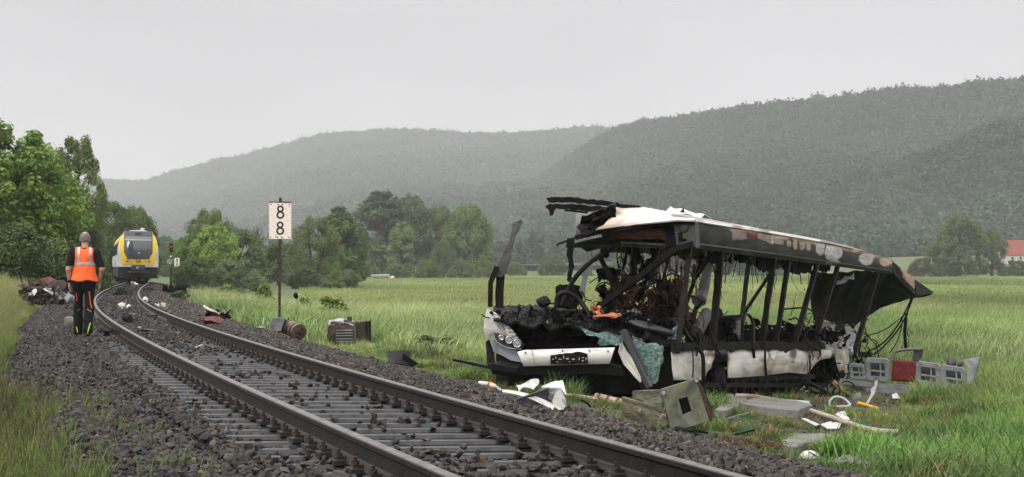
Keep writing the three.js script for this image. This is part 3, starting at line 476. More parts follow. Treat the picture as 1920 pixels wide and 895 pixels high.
  tree('shrub', 'wide pale green shrub low in the meadow by the grey-olive willow', 'shrub', 'shrub', 640, null, 165, 2.3, 1.7, 2.2, [1.35, 1.35, 1.35]);
  tree('shrub', 'low shrub under the grey-olive willow', 'shrub', 'shrub', 575, null, 170, 2.6, 1.2, 0.9, [1.0, 1.0, 0.95]);
  // the group across the meadow
  tree('tree', 'tallest dark tree at the left of the group across the meadow', 'tree', 'poplar', 716, null, 395, 24.2, 1.5, 0.1, [0.96, 1.09, 1.02]);
  tree('tree', 'second tall tree of the group, beside the tallest one', 'tree', 'broad', 768, null, 400, 23.2, 0.68, 1.1, [1.02, 1.15, 1.09]);
  tree('tree', 'slim light green birch in front of the tall dark trees', 'tree', 'poplar', 752, null, 360, 14.5, 1.1, 2.3, [1.79, 1.92, 1.66]);
  tree('tree', 'brownish tree in the middle of the group across the meadow', 'tree', 'broad', 822, null, 405, 20.4, 0.7, 0.4, [1.28, 1.22, 1.15]);
  tree('tree', 'large round green tree at the right of the group across the meadow', 'tree', 'broad', 878, null, 380, 19.6, 0.78, 0.3, [1.47, 1.66, 1.34]);
  tree('tree', 'low tree under the large round tree of the group', 'tree', 'willow', 830, null, 370, 9.5, 0.9, 1.3, [1.02, 1.15, 1.09]);
  [[690, 4.6, 1.0], [745, 3.6, 1.3], [800, 4.6, 1.2], [862, 4.4, 1.1], [915, 4.0, 1.2]].forEach(([px, h, w], i) => tree('shrub', ['bright shrub under the tallest tree across the meadow', 'low shrub below the slim birch across the meadow', 'rounded shrub below the brownish tree across the meadow', 'shrub at the foot of the large round tree', 'last shrub at the right foot of the large round tree'][i], 'shrub', 'shrub', px, null, 352, h, w, i, [1.2 + 0.1 * (i % 3), 1.3, 1.1]));
  tree('shrub', 'small round shrub in the meadow left of the torn bus pillar\'s tip', 'shrub', 'shrub', 968, null, 410, 4.0, 1.0, 0.5, [1.3, 1.5, 1.0]);
  tree('shrub', 'low green tree-like shrub seen between the torn pillar and the bus roof', 'shrub', 'shrub', 1036, null, 420, 6.6, 1.0, 1.5, [1.25, 1.25, 1.1]);
  tree('shrub', 'small shrub just right of the low tree-like one, behind the hanging strip', 'shrub', 'shrub', 1098, null, 420, 4.6, 0.8, 2.5, [1.2, 1.35, 1.05]);
  tree('shrub', 'dark shrub seen through the front window opening of the bus', 'shrub', 'shrub', 1180, null, 430, 8.0, 1.2, 2.9, [1.0, 1.1, 1.0]);
  tree('shrub', 'dark wide shrub seen through the middle windows of the bus', 'shrub', 'shrub', 1400, null, 430, 10.0, 1.6, 0.9, [0.8, 0.95, 0.85]);
  // right of the wreck
  tree('tree', 'loose crowned oak with spreading limbs right of the bus rear', 'tree', 'broad', 1800, null, 395, 17.2, 0.98, 2.0, [1.22, 1.22, 1.15]);
  tree('tree', 'lower dense tree to the right of the loose crowned oak', 'tree', 'willow', 1858, null, 402, 13.5, 0.8, 0.6, [1.09, 1.15, 1.09]);
  tree('shrub', 'brownish round shrub left of the loose crowned oak', 'shrub', 'shrub', 1733, null, 400, 5.2, 1.15, 0.2, [1.2, 0.95, 1.0]);
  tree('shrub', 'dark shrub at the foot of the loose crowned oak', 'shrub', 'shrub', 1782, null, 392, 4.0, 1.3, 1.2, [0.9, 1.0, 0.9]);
  tree('shrub', 'green shrub below the red roofed house at the right edge', 'shrub', 'shrub', 1904, null, 398, 4.6, 1.3, 3.2, [1.0, 1.1, 1.0]);
  // leafy weeds
  tree('weed', 'clump of broad leaved yellow-green weeds right of the 8 8 board pole', 'weed', 'weed', 622, null, 62, 1.0, 1.5, 0.3, [1, 1, 1]);
  tree('weed', 'yellow-green shrubby weed just left of the 8 8 board pole', 'weed', 'weed', 497, null, 76, 1.25, 0.9, 1.3, [0.95, 0.95, 0.9]);
  tree('weed', 'row of yellow-green weeds at the foot of the clump, left part', 'weed', 'weed', 426, null, 96, 0.9, 2.0, 2.3, [0.95, 0.95, 0.95]);
  tree('weed', 'small weed in the long grass behind the 8 8 board pole', 'weed', 'weed', 572, null, 70, 0.75, 1.1, 0.8, [0.7, 0.75, 0.8]);
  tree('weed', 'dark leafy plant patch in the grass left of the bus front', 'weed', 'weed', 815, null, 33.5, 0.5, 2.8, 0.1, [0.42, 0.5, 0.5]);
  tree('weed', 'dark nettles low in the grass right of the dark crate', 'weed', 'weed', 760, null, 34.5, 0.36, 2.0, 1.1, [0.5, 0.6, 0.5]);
  tree('weed', 'dark green plants by the black scrap right of the track', 'weed', 'weed', 338, null, 66, 0.6, 2.0, 1.9, [0.35, 0.45, 0.5]);  // leaf colour tinted much darker
  // bare tree
  { const p = at(492, 500, 225); p.y = groundY(p.x, p.z); const t = thing('bare_tree', 'leafless grey tree between the green clump and the 8 8 board', 'tree', p), R = rng(40), L = [];
    const grow = (a, d, len, r, n) => { const b = a.clone().addScaledVector(d, len); L.push(cyl(a, b, r, r * 0.65, 5)); if (n) for (let i = 0; i < 3; i++) grow(i ? a.clone().lerp(b, 0.5 + 0.5 * R()) : b, d.clone().add(V((R() - 0.5) * 0.8, 0.1 * R(), (R() - 0.5) * 0.8)).normalize(), len * (0.6 + 0.2 * R()), r * 0.6, n - 1); };
    for (const x of [-0.9, 0, 1]) grow(V(x, 0, 0), V(x * 0.08, 1, 0).normalize(), 3.4, 0.16, 4);
    partL(t, 'branches', merge(L), M.bark); }
}

// ---------------------------------------------------------------- wooded hills
function hill(name, label, crest, footD, footY, seed, spacing) {
  // crest: [px, py, distance] (tree tops); the slope runs down towards the foot line and away behind
  const P = crest.map(([px, py, D]) => at(px, py, D * (seed === 1 ? 1.3 : 1)).add(V(0, -spacing * 1.12, 0))), curve = new THREE.CatmullRomCurve3(P, false, 'centripetal'), nu = 150, nv = 44;
  const pt = (u, v) => {                                     // v 0 foot, 0.72 crest, 1 behind
    const c = curve.getPoint(u), k = c.length ? Math.hypot(c.x, c.z) : 1, dx = c.x / k, dz = c.z / k, w = v / 0.72, t = Math.min(1, w), d = w <= 1 ? lerp(footD(u), k, Math.pow(t, 0.9)) : k + (w - 1) * 600;
    let y = w <= 1 ? lerp(footY, c.y, Math.pow(t, 1.15) * (1 - 0.18 * Math.sin(t * Math.PI))) : c.y - (w - 1) * 60;
    y += fbm(dx * d * 0.006 + seed, 2, dz * d * 0.006) * 34 * Math.sin(Math.min(1, t) * Math.PI) * (w <= 1 ? 1 : 0);
    return V(dx * d, y, dz * d);
  };
  const pos = [], idx = []; for (let j = 0; j <= nv; j++) for (let i = 0; i <= nu; i++) { const p = pt(i / nu, j / nv); pos.push(p.x, p.y, p.z); }
  for (let j = 0; j < nv; j++) for (let i = 0; i < nu; i++) { const a = j * (nu + 1) + i; idx.push(a, a + 1, a + nu + 2, a, a + nu + 2, a + nu + 1); }
  const g = new THREE.BufferGeometry(); g.setAttribute('position', new THREE.Float32BufferAttribute(pos, 3)); g.setIndex(idx); g.computeVertexNormals();
  const h = struct(name, g, mat('forest_floor', [0.028, 0.036, 0.02], 0.95));
  // the wood on it
  const R = rng(seed * 7 + 1), L = curve.getLength(), list = [];
  let slope = 0; for (let i = 1; i <= 20; i++) slope += pt(0.5, i / 20).distanceTo(pt(0.5, (i - 1) / 20));
  const n = Math.min(60000, Math.round(L * slope / (spacing * spacing)));
  for (let i = 0; i < n; i++) {
    const u = R(), v = 0.02 + 0.86 * R(), p = pt(u, v); if (Math.abs(p.x) > -p.z * 0.42) continue;
    const kind = fbm(p.x * 0.004 + seed, 5, p.z * 0.004) + 0.25 * (R() - 0.5), conif = (seed === 2 && u > 0.78 && R() < 0.12) || R() < 0.02;
    list.push({ p, conif, k: 0.9 + 0.2 * R() + 0.65 * fbm(p.x * 0.01, 8, p.z * 0.01), s: spacing * (0.75 + 0.4 * R() + 0.5 * Math.pow(R(), 6)) * (conif ? 0.85 : 1) });
  }
  const wood = new THREE.Group(); wood.name = numbered('hillside_wood'); tag(wood, label, 'wood', null, 'stuff'); scene.add(wood);
  const crown = (sd, con) => {                               // a rounded or pointed mass of leaf sprays round a solid core
    const Q = rng(sd), nn = noise3(sd), L = [], pos = [], put = (d) => { const b = 1 + 0.35 * nn(d.x * 2.2, d.y * 2.2, d.z * 2.2); if (!con) return V(d.x * b * 0.72, d.y * b * 0.8 + 0.25, d.z * b * 0.72); const t = (d.y + 1) / 2, r = (1 - t) * 0.6 * b, m = Math.hypot(d.x, d.z) || 1; return V(d.x / m * r, t * 2.1 - 0.7, d.z / m * r); };
    const core = mergeVertices(new THREE.IcosahedronGeometry(1, 1).deleteAttribute('uv').deleteAttribute('normal')); warp(core, (v) => v.copy(put(v.clone().normalize()).multiplyScalar(0.9)));
    for (let i = 0; i < 230; i++) { const z = Q() * 1.7 - 0.7, a = Q() * 6.283, q = Math.sqrt(Math.max(0, 1 - z * z)), p = put(V(Math.cos(a) * q, z, Math.sin(a) * q)).multiplyScalar(0.88 + 0.26 * Q()), u = V(Q() - 0.5, Q() - 0.5, Q() - 0.5).normalize(), w = V(Q() - 0.5, Q() - 0.5, Q() - 0.5).cross(u).normalize(), e = 0.1 + 0.1 * Q(); for (const f of [[-1, 0], [0, 0.7], [1, 0], [-1, 0], [1, 0], [0, -0.7]]) { const k = p.clone().addScaledVector(u, f[0] * e).addScaledVector(w, f[1] * e); pos.push(k.x, k.y, k.z); } }
    const g = new THREE.BufferGeometry(); g.setAttribute('position', new THREE.Float32BufferAttribute(pos, 3)); g.computeVertexNormals(); const c = core.toNonIndexed(); c.computeVertexNormals(); return mergeGeometries([g, c]);
  };
  const mt = new THREE.Matrix4(), qn = new THREE.Quaternion(), cl = new THREE.Color();
  [[false, 61], [false, 62], [true, 63]].forEach(([con, sd], k) => {
    const sel = list.filter((o, i) => con ? o.conif : !o.conif && i % 2 === k), im = lit(new THREE.InstancedMesh(crown(sd, con), mat('wood_crowns', [1, 1, 1], 0.95, { flatShading: true }), sel.length));
    sel.forEach((o, i) => { im.setMatrixAt(i, mt.compose(o.p, qn.setFromAxisAngle(V(0, 1, 0), R() * 6.28), V(o.s, o.s * (0.8 + 0.25 * R()), o.s))); const c = con ? [0.024, 0.044, 0.026] : [0.037, 0.071, 0.033], j = o.k; im.setColorAt(i, cl.setRGB(c[0] * j * (0.85 + 0.3 * R()), c[1] * j, c[2] * j)); });
    im.name = 'crowns' + (k ? '_00' + k : ''); im.userData.kind = 'stuff'; wood.add(im);
  });
  return h;
}
function raiseHills() {
  hill('hill', 'hazy wooded ridge along the skyline from the train to the middle', [[-250, 420, 3000], [-40, 375, 2850], [120, 345, 2700], [185, 336, 2600], [255, 340, 2550], [330, 321, 2450], [400, 303, 2350], [460, 291, 2300], [530, 272, 2250], [600, 254, 2200], [680, 246, 2150], [770, 243, 2100], [860, 248, 2050], [950, 251, 2000], [1050, 243, 1950], [1150, 238, 1900], [1300, 225, 1900]], (u) => lerp(1700, 560, u), 0, 1, 10);
  hill('hill', 'nearer wooded hillside rising to the right behind the bus', [[820, 470, 2050], [900, 412, 1980], [985, 350, 1880], [1070, 290, 1760], [1150, 241, 1640], [1250, 219, 1530], [1350, 205, 1430], [1450, 192, 1320], [1550, 182, 1300], [1650, 169, 1270], [1750, 161, 1240], [1850, 153, 1210], [1930, 147, 1190], [2150, 130, 1150]], (u) => lerp(560, 740, u), 2, 2, 7.2);
  hill('hill', 'dark wooded spur in front at the right edge of the hills', [[1180, 470, 900], [1300, 425, 890], [1420, 385, 880], [1520, 345, 870], [1620, 320, 860], [1720, 285, 850], [1800, 252, 840], [1870, 225, 830], [1960, 205, 820], [2120, 190, 800]], (u) => lerp(540, 730, u), 6, 3, 6.2);
}

// ---------------------------------------------------------------- the burnt-out bus: its own frame, a along, b across (0 = side facing the track), y up
const BUS = { x: 2.69, D: 22, ux: 0.4756, uD: 0.8796 };
const inBus = (a, b, y) => V(BUS.x + BUS.ux * a - BUS.uD * b, y, -(BUS.D + BUS.uD * a + BUS.ux * b));
function side(px, py, b = 0) { const r = (px - CX) / F, a = (r * (BUS.D + BUS.ux * b) - BUS.x + BUS.uD * b) / (BUS.ux - r * BUS.uD); return at(px, py, BUS.D + BUS.uD * a + BUS.ux * b); }     // a place on a plane along the bus
function front(px, py, a = 0) { const r = (px - CX) / F, b = (r * (BUS.D + BUS.uD * a) - BUS.x - BUS.ux * a) / (-BUS.uD - r * BUS.ux); return at(px, py, BUS.D + BUS.uD * a + BUS.ux * b); }   // a place on a plane across it
const mask = (px, py, o = 0) => at(px, py, 21.95 - (px - 915) / 285 * 0.4 + o);       // the torn-off front end, turned towards the track
const poly = (pts, t) => { const i = Math.min(pts.length - 2, Math.max(0, pts.findIndex((p, k) => k && p[0] * (pts[1][0] > pts[0][0] ? 1 : -1) >= t * (pts[1][0] > pts[0][0] ? 1 : -1)) - 1)); const a = pts[i], b = pts[i + 1]; return lerp(a[1], b[1], clamp((t - a[0]) / (b[0] - a[0]), 0, 1)); };
function tearEdge(pts, step, amp, R) { const out = []; for (let i = 0; i < pts.length; i++) { const a = pts[i], b = pts[(i + 1) % pts.length], n = Math.max(1, Math.round(a.distanceTo(b) / step)); for (let k = 0; k < n; k++) { const p = a.clone().lerp(b, k / n); if (k) p.add(V(R() - 0.5, R() - 0.5, 0).multiplyScalar(amp * 2)); out.push(p); } } return out; }
function scrapTubes(R, n, c, ext, len, r, vert = 0) {        // a snarl of wires, bars and strips
  const L = []; for (let i = 0; i < n; i++) { const p = c.clone().add(V((R() - 0.5) * ext.x, (R() - 0.5) * ext.y, (R() - 0.5) * ext.z)), d = V(R() - 0.5, (R() - 0.5) * (1 + vert * 2) - vert * 0.3, R() - 0.5).normalize(), l = len * (0.4 + R()), pts = [p]; for (let k = 1; k < 6; k++) { d.add(V(R() - 0.5, (R() - 0.5) - 0.3 * vert - 0.12, R() - 0.5).multiplyScalar(1.5)).normalize(); pts.push(pts[k - 1].clone().addScaledVector(d, l / 5)); } L.push(tube(pts, r * (0.4 + 0.9 * R() * R()), 4, 12)); } return L;
}
function chunks(R, n, c, ext, s) { const L = []; for (let i = 0; i < n; i++) { const g = rock(R, 9, 0.5 + R() * 0.5); placeGeo(g, c.clone().add(V((R() - 0.5) * ext.x, (R() - 0.5) * ext.y, (R() - 0.5) * ext.z)), [R() * 6, R() * 6, R() * 6], [s * (0.4 + R()), s * (0.3 + 0.6 * R()), s * (0.4 + R())]); g.deleteAttribute('uv'); L.push(boxUV(g)); } return L; }

function shreds(R, n, c, ext, s) {                            // torn, curled bits of sheet metal and lining
  const L = []; for (let i = 0; i < n; i++) { const w = s * (0.3 + 0.8 * R()), h = s * (0.25 + 0.6 * R()), k = R() * 9, q = new THREE.PlaneGeometry(w, h, 5, 4); warp(q, (v) => { v.z += 0.35 * w * N(v.x / w * 2.2 + k, v.y / h * 2, k) + 0.3 * w * Math.pow(v.x / w, 2); v.x += 0.12 * w * N(v.y / h * 5, k); v.y += 0.16 * h * N(v.x / w * 6, k + 3); }); placeGeo(q, c.clone().add(V((R() - 0.5) * ext.x, (R() - 0.5) * ext.y, (R() - 0.5) * ext.z)), [R() * 6, R() * 6, R() * 6]); L.push(q.toNonIndexed()); } return L;
}

T.crackle = tex(256, 4, (x, y) => { // cells of broken safety glass
  let a = 9, b = 9; const n = 13; const X = x * n, Y = y * n; for (let j = -1; j < 2; j++) for (let i = -1; i < 2; i++) { const cx = Math.floor(X) + i, cy = Math.floor(Y) + j, mx = ((cx % n) + n) % n, my = ((cy % n) + n) % n, d = Math.hypot(cx + 0.5 + 0.45 * N(mx * 7.1 + 0.5, my * 3.3 + 0.5) - X, cy + 0.5 + 0.45 * N(my * 5.7 + 0.5, mx * 4.1 + 9.5) - Y); if (d < a) { b = a; a = d; } else if (d < b) b = d; }
  const e = sstep(b - a, 0.02, 0.16), t = 0.75 + 0.5 * TN(x, y, 9, 2); return [lerp(0.62, 0.1, e) * t, lerp(0.72, 0.24, e) * t, lerp(0.68, 0.22, e) * t]; });
M.glass = mat('shattered_glass', [1, 1, 1], 0.35, { phys: true, map: T.crackle, transmission: 0.25, thickness: 0, ...bumpy(T.fine, 0.01) });
M.cove = mat('scorched_gloss_paint', [1, 1, 1], 0.5, { phys: true, specularIntensity: 0.14, vertexColors: true, map: T.grime, ...bumpy(T.fine, 0.0015) });
M.foam = mat('grey_foam', [0.42, 0.41, 0.42], 0.9, { map: T.grime, ...bumpy(T.lumps, 0.02) });
M.insul = mat('scorched_board', [0.17, 0.075, 0.045], 0.9, { map: T.rust, ...bumpy(T.lumps, 0.02) });
M.lens = mat('headlight_lens', [0.3, 0.31, 0.32], 0.08, { phys: true, clearcoat: 1 });
M.chrome = mat('lamp_reflector', [0.75, 0.76, 0.78], 0.15, { metalness: 1 });

function buildBus() {
  const R = rng(101), torn2 = (p) => plate(tearEdge(p, 0.05, 0.014, R), 0.02), bus = thing('burnt_bus', 'burnt-out white bus, windows gone, front torn open, beside the track', 'bus', inBus(4, 1.25, -1.15));
  LANDMARKS.push(...[0.6, 2, 3.5, 5, 6.5, 8, 9.5, 11].map((a) => { const p = inBus(a, 1.25, 0); return [p.x, p.z, 1.45]; }));
  for (const px of [940, 1020, 1100, 1180]) { const p = mask(px, 720, 0.5); LANDMARKS.push([p.x, p.z, 0.75]); }
  const add = (name, g, m, label) => part(bus, name, g, m, label);

  // ---- side: long dented skin panels between the wheel arches
  const dent = (g) => warp(g, (v) => { const n = 0.06 * N(v.x * 1.3, v.y * 1.6, v.z * 1.3) + 0.05 * Math.pow(Math.abs(N(v.x * 1.9 + 7, v.y * 1.2, v.z * 1.9)), 0.5) + 0.008 * N(v.x * 5, v.y * 5, v.z * 5); v.x -= n * BUS.uD; v.z += -n * BUS.ux; });
  const skinCol = (u, v, px, py) => { let s = sstep(fbm(px * 0.03, py * 0.05, 1, 3), 0.12, 0.5) * 0.35; for (const [cx, cy, rx, ry, a] of [[1356, 665, 12, 30, 0.9], [1340, 662, 22, 9, 0.6], [1488, 662, 7, 17, 1], [1441, 661, 4, 14, 0.55], [1505, 690, 20, 10, 0.25], [1410, 657, 60, 3, 0.4], [1540, 665, 10, 8, 0.4]]) { const d = Math.hypot((px - cx) / rx, (py - cy) / ry) + 0.35 * N(px * 0.15, py * 0.15); s = Math.max(s, a * (1 - sstep(d, 0.55, 1.15))); } const w = [0.72, 0.68, 0.61], b = s > 0.5 ? [0.03, 0.025, 0.02] : [0.3, 0.17, 0.1]; return w.map((c, k) => s > 0.5 ? lerp([0.3, 0.17, 0.1][k], b[k], (s - 0.5) * 2) : lerp(c, b[k], s * 2)); };
  const skin = (top, bot, n) => { const x0 = top[0][0], x1 = top[top.length - 1][0]; return dent(sheet((u, v) => { const px = lerp(x0, x1, u); return side(px, lerp(poly(top, px), poly(bot, px), v), -0.03 - 0.05 * Math.sin(v * 3.1) * 0.6); }, n, 26, 0.012, (u, v) => { const px = lerp(x0, x1, u); return skinCol(u, v, px, lerp(poly(top, px), poly(bot, px), v)); })); };
  add('side_panel', skin([[1266, 659], [1342, 656]], [[1266, 713], [1325, 713], [1329, 697], [1342, 671]], 40), M.paintV, 'white front side panel below the sill');
  add('side_panel', skin([[1366, 657], [1400, 655], [1481, 652], [1560, 657]], [[1366, 709], [1433, 705], [1481, 699], [1522, 703], [1530, 691], [1541, 676], [1560, 671]], 110), M.paintV, 'long dented white side panel with scorch marks');
  add('side_panel', sheet((u, v) => { const y = lerp(650, 712, v); return side(lerp(lerp(1567, 1575, v), lerp(1592, 1583, v * v), u) + 3 * N(v * 5, u), y, -0.04 - 0.1 * u); }, 6, 14, 0.012, (u, v) => [0.62, 0.58, 0.5].map((c) => c * (0.75 + 0.4 * N(u * 3, v * 6)))), M.paintV, 'torn strip of white panel behind the rear wheel');
  add('foam_filling', [0, 1, 2, 3, 4, 5, 6, 7, 8].map((i) => crumple(placeGeo(new THREE.IcosahedronGeometry(0.08 + 0.04 * R(), 2), side(1550 + i * 6, 658 + 5 * Math.sin(i), 0.05 + 0.1 * R())), 0.06, 9, i)), M.foam, 'pale grey foam spilling above the rear wheel');
  // sill, belt and lower frame
  add('sill_rail', [bar(side(1262, 652), side(1340, 649), 0.07, 0.13), bar(side(1340, 649), side(1440, 646), 0.07, 0.12), bar(side(1440, 646), side(1545, 648), 0.07, 0.1)], M.soot);
  add('lower_frame', [bar(side(1366, 713, 0.1), side(1525, 706, 0.1), 0.08, 0.09), bar(side(1300, 722, 0.15), side(1560, 722, 0.15), 0.3, 0.08), ...[0, 1, 2, 3, 4, 5, 6, 7, 8].map((i) => bar(side(1372 + i * 16, 710, 0.08), side(1374 + i * 15.5, 742, 0.08), 0.09, 0.06))], M.soot);
  for (let i = 0; i < 6; i++) { const px = 1372 + i * 17; add('underfloor_box', crumple(plate([side(px, 716, 0.3), side(px + 11, 715, 0.3), side(px + 12, 739, 0.25), side(px + 1, 741, 0.25)], 0.25), 0.03, 6, i), mat('scorched_box', [0.15, 0.125, 0.105], 0.7, { map: T.rust })); }
  add('floor', [sheet((u, v) => inBus(lerp(0.5, 11.4, u), lerp(0.1, 2.4, v), lerp(-0.42, -0.85, u) + 0.05 * N(u * 20, v * 6)), 60, 12, 0.1), sheet((u, v) => inBus(lerp(0.4, 11, u), lerp(0.9, 1.7, v), lerp(-0.85, -1.15, u) + 0.08 * N(u * 30, v * 4)), 40, 6, 0.2)], M.char);
  add('sill_fringe', [[1268, 1338, 0], [1345, 1440, 3], [1440, 1545, 5]].map(([x0, x1, k]) => torn2([[x0, 644], [x1, 642], [x1, 656], [lerp(x0, x1, 0.85), 654], [lerp(x0, x1, 0.7), 659], [lerp(x0, x1, 0.5), 653], [lerp(x0, x1, 0.3), 658 + k], [lerp(x0, x1, 0.12), 654], [x0, 660]].map(([x, y]) => side(x, y, -0.05)))), M.char);
  add('burnt_seats', [...chunks(R, 160, side(1440, 634, 1.2), V(3.0, 0.36, 4.2), 0.055), ...shreds(R, 70, side(1440, 628, 1.2), V(3.0, 0.5, 4.2), 0.34), ...scrapTubes(R, 60, side(1440, 622, 1.2), V(3.0, 0.6, 4.2), 0.5, 0.014), ...chunks(R, 60, side(1320, 622, 0.9), V(1.0, 0.5, 1.2), 0.06), ...shreds(R, 24, side(1320, 618, 0.9), V(1.0, 0.5, 1.2), 0.3)], M.char);
  // wheels
  const wheel = (px, py, b, r, turn, lab, rimM) => { const c = side(px, py, b), w = new THREE.Group(); w.name = 'wheel'; w.position.copy(c.clone().sub(bus.position)); w.rotation.y = turn; bus.add(w); if (lab) w.userData.label = lab;
    const prof = [[0.55, -0.12], [0.8, -0.14], [0.95, -0.12], [1, -0.05], [1, 0.05], [0.95, 0.12], [0.8, 0.14], [0.55, 0.12], [0.55, -0.12]].map(([q, y]) => new THREE.Vector2(q * r, y)); const ty = new THREE.LatheGeometry(prof, 30); ty.rotateX(Math.PI / 2); partL(w, 'tyre', crumple(ty.toNonIndexed(), 0.02, 9), M.char);
    const rp = [[0.06, 0.1], [0.2, 0.1], [0.24, 0.03], [0.42, 0.02], [0.5, 0.1], [0.57, 0.12], [0.57, -0.1]].map(([q, y]) => new THREE.Vector2(q * r, y)); const rim = new THREE.LatheGeometry(rp, 26); rim.rotateX(Math.PI / 2); partL(w, 'rim', boxUV(rim.toNonIndexed()), rimM); };
  const yaw = Math.PI / 2 + Math.asin(BUS.ux) + Math.PI;      // the rim faces out of the side
  wheel(1339, 722, 0.25, 0.4, -0.45 - 1.06 + 0.0, 'front wheel with a bare pale rim', mat('pale_rim', [0.48, 0.45, 0.42], 0.6, { map: T.rust }));
  wheel(1550, 706, 0.3, 0.46, -1.07, 'burnt rear wheel', M.steelDark);
  add('wheel_arch', [[1349, 706, 0.36], [1549, 692, 0.5]].map(([px, py, r]) => { const c = side(px, py, 0.02), L = [], u = V(BUS.ux, 0, -BUS.uD), w = V(-BUS.uD, 0, -BUS.ux); for (let i = 0; i < 14; i++) { const a0 = Math.PI * i / 14, a1 = Math.PI * (i + 1) / 14, p = (a) => c.clone().addScaledVector(u, Math.cos(a) * r * 1.25).add(V(0, Math.sin(a) * r, 0)); L.push(bar(p(a0).addScaledVector(w, 0.3), p(a1).addScaledVector(w, 0.3), 0.6, 0.03, w)); } return L; }), M.black);
  add('axle_scrap', [...scrapTubes(R, 26, side(1555, 700, 0.1), V(0.7, 0.5, 0.7), 0.5, 0.018), ...scrapTubes(R, 14, side(1600, 680, 0.4), V(0.9, 0.6, 0.7), 0.6, 0.014)], M.soot);

  // ---- window pillars
  const post = (x0, y0, x1, y1, wid, b = 0, lab, w = wid * 0.82) => add('window_pillar', [...chunks(R, 7, side(x0 * 0.93 + x1 * 0.07, y0 * 0.93 + y1 * 0.07, b), V(0.16, 0.2, 0.08), 0.045), ...chunks(R, 12, side((x0 + x1) / 2, (y0 + y1) / 2, b), V(0.1, 1.0, 0.06).multiply(V(Math.abs(x1 - x0) * 0.02, 1, 1)), 0.028), ...scrapTubes(R, 5, side(x0 * 0.8 + x1 * 0.2, y0 * 0.8 + y1 * 0.2, b), V(0.06, 0.4, 0.06), 0.3, 0.008, 1.5), crumple(bar(side(x0, y0, b), side(x1, y1, b), w, 0.07, V(BUS.ux, 0, -BUS.uD)), 0.009, 9, x0), bar(side(x0 + 2, y0, b + 0.05), side(x1 + 2, y1, b + 0.05), w * 0.5, 0.05, V(BUS.ux, 0, -BUS.uD))], M.soot, lab);
  post(1294, 462, 1270, 662, 0.085, 0, 'front corner pillar'); post(1352, 468, 1335, 652, 0.13); post(1452, 482, 1428, 648, 0.12); post(1479, 487, 1455, 646, 0.1); post(1532, 496, 1489, 650, 0.11); post(1571, 501, 1524, 655, 0.1); post(1645, 512, 1601, 668, 0.12);
  post(1405, 478, 1389, 622, 0.1, 2.3); post(1330, 470, 1300, 600, 0.07, 2.1); post(1318, 480, 1288, 566, 0.05, 1.4);
  add('brace', [bar(side(1445, 513, 0.6), side(1389, 596, 1.9), 0.05, 0.05), bar(side(1470, 580, 1.6), side(1507, 577, 1.6), 0.03, 0.04), bar(side(1330, 478, 0.3), side(1299, 524, 0.4), 0.03), bar(side(1338, 475, 0.35), side(1303, 527, 0.45), 0.03), bar(side(1298, 556, 0.3), side(1322, 566, 0.5), 0.04), bar(side(1318, 566, 0.5), side(1293, 597, 0.5), 0.035), bar(side(1302, 500, 0.4), side(1300, 528, 0.4), 0.05, 0.02)], M.soot);

  // ---- roof
  const TOP = [[1303, 416], [1372, 427], [1468, 442], [1546, 455.5], [1618, 471.5], [1673, 489]], BOT = [[1303, 466], [1380, 476], [1452, 485], [1564, 499], [1673, 514]];
  const patches = [[1490, 455, 4, 13, [0.5, 0.32, 0.22]], [1478, 457, 4, 6, [0.36, 0.33, 0.28]], [1503, 461, 5, 8, [0.3, 0.27, 0.22]], [1515, 463, 5, 8, [0.3, 0.27, 0.22]], [1537, 467, 9, 12, [0.46, 0.43, 0.4]], [1562, 474, 17, 15, [0.5, 0.48, 0.45]], [1624, 486, 14, 11, [0.5, 0.46, 0.42]], [1661, 491, 11, 8, [0.5, 0.36, 0.28]], [1561, 492, 14, 3, [0.4, 0.36, 0.3]]];
  const coveCol = (px, py) => { let c = [0.03, 0.031, 0.022].map((k) => k * (0.8 + 0.5 * N(px * 0.06, py * 0.2)));
    const dt = py - poly(TOP, px), ed = (1 - sstep(dt + 2.5 * N(px * 0.11, 3) + 1.5 * N(px * 0.4, 8), 2.5, 8)) * sstep(px, 1330, 1380) * (1 - 0.5 * sstep(px, 1600, 1660)); c = c.map((q, i) => lerp(q, [0.4, 0.27, 0.18][i] * (0.7 + 0.6 * N(px * 0.05, 2)), ed));
    if (px > 1371 && px < 1468 && dt > 3) { const b = poly([[1371, 452], [1420, 450], [1434, 455], [1446, 459], [1468, 461]], px) - 1 + 1.2 * N(px * 0.2, 5), k = px < 1399 ? [0.5, 0.4, 0.35] : px < 1419 ? lerp(0.3, 0.16, sstep(px, 1412, 1419)) > 0.1 ? [0.26, 0.02, 0.018] : c : px < 1447 ? [0.76, 0.58, 0.43] : [0.78, 0.64, 0.5], f = (1 - sstep(py, b - 1.5, b)) * (1 - 0.55 * sstep(Math.abs(px - 1447.5), 1.5, 0)); c = c.map((q, i) => lerp(q, k[i] * (0.85 + 0.25 * N(px * 0.13, py * 0.2)), f)); } for (const [x, y, rx, ry, k] of patches) { const d = Math.hypot((px - x) / rx, (py - y) / ry) + 0.16 * N(px * 0.16 + 4, py * 0.2), s = 1 - sstep(d, 0.9, 1.1); c = c.map((q, i) => lerp(q, k[i] * (0.9 + 0.25 * N(px * 0.4, py * 0.3)), s)); } return c; };
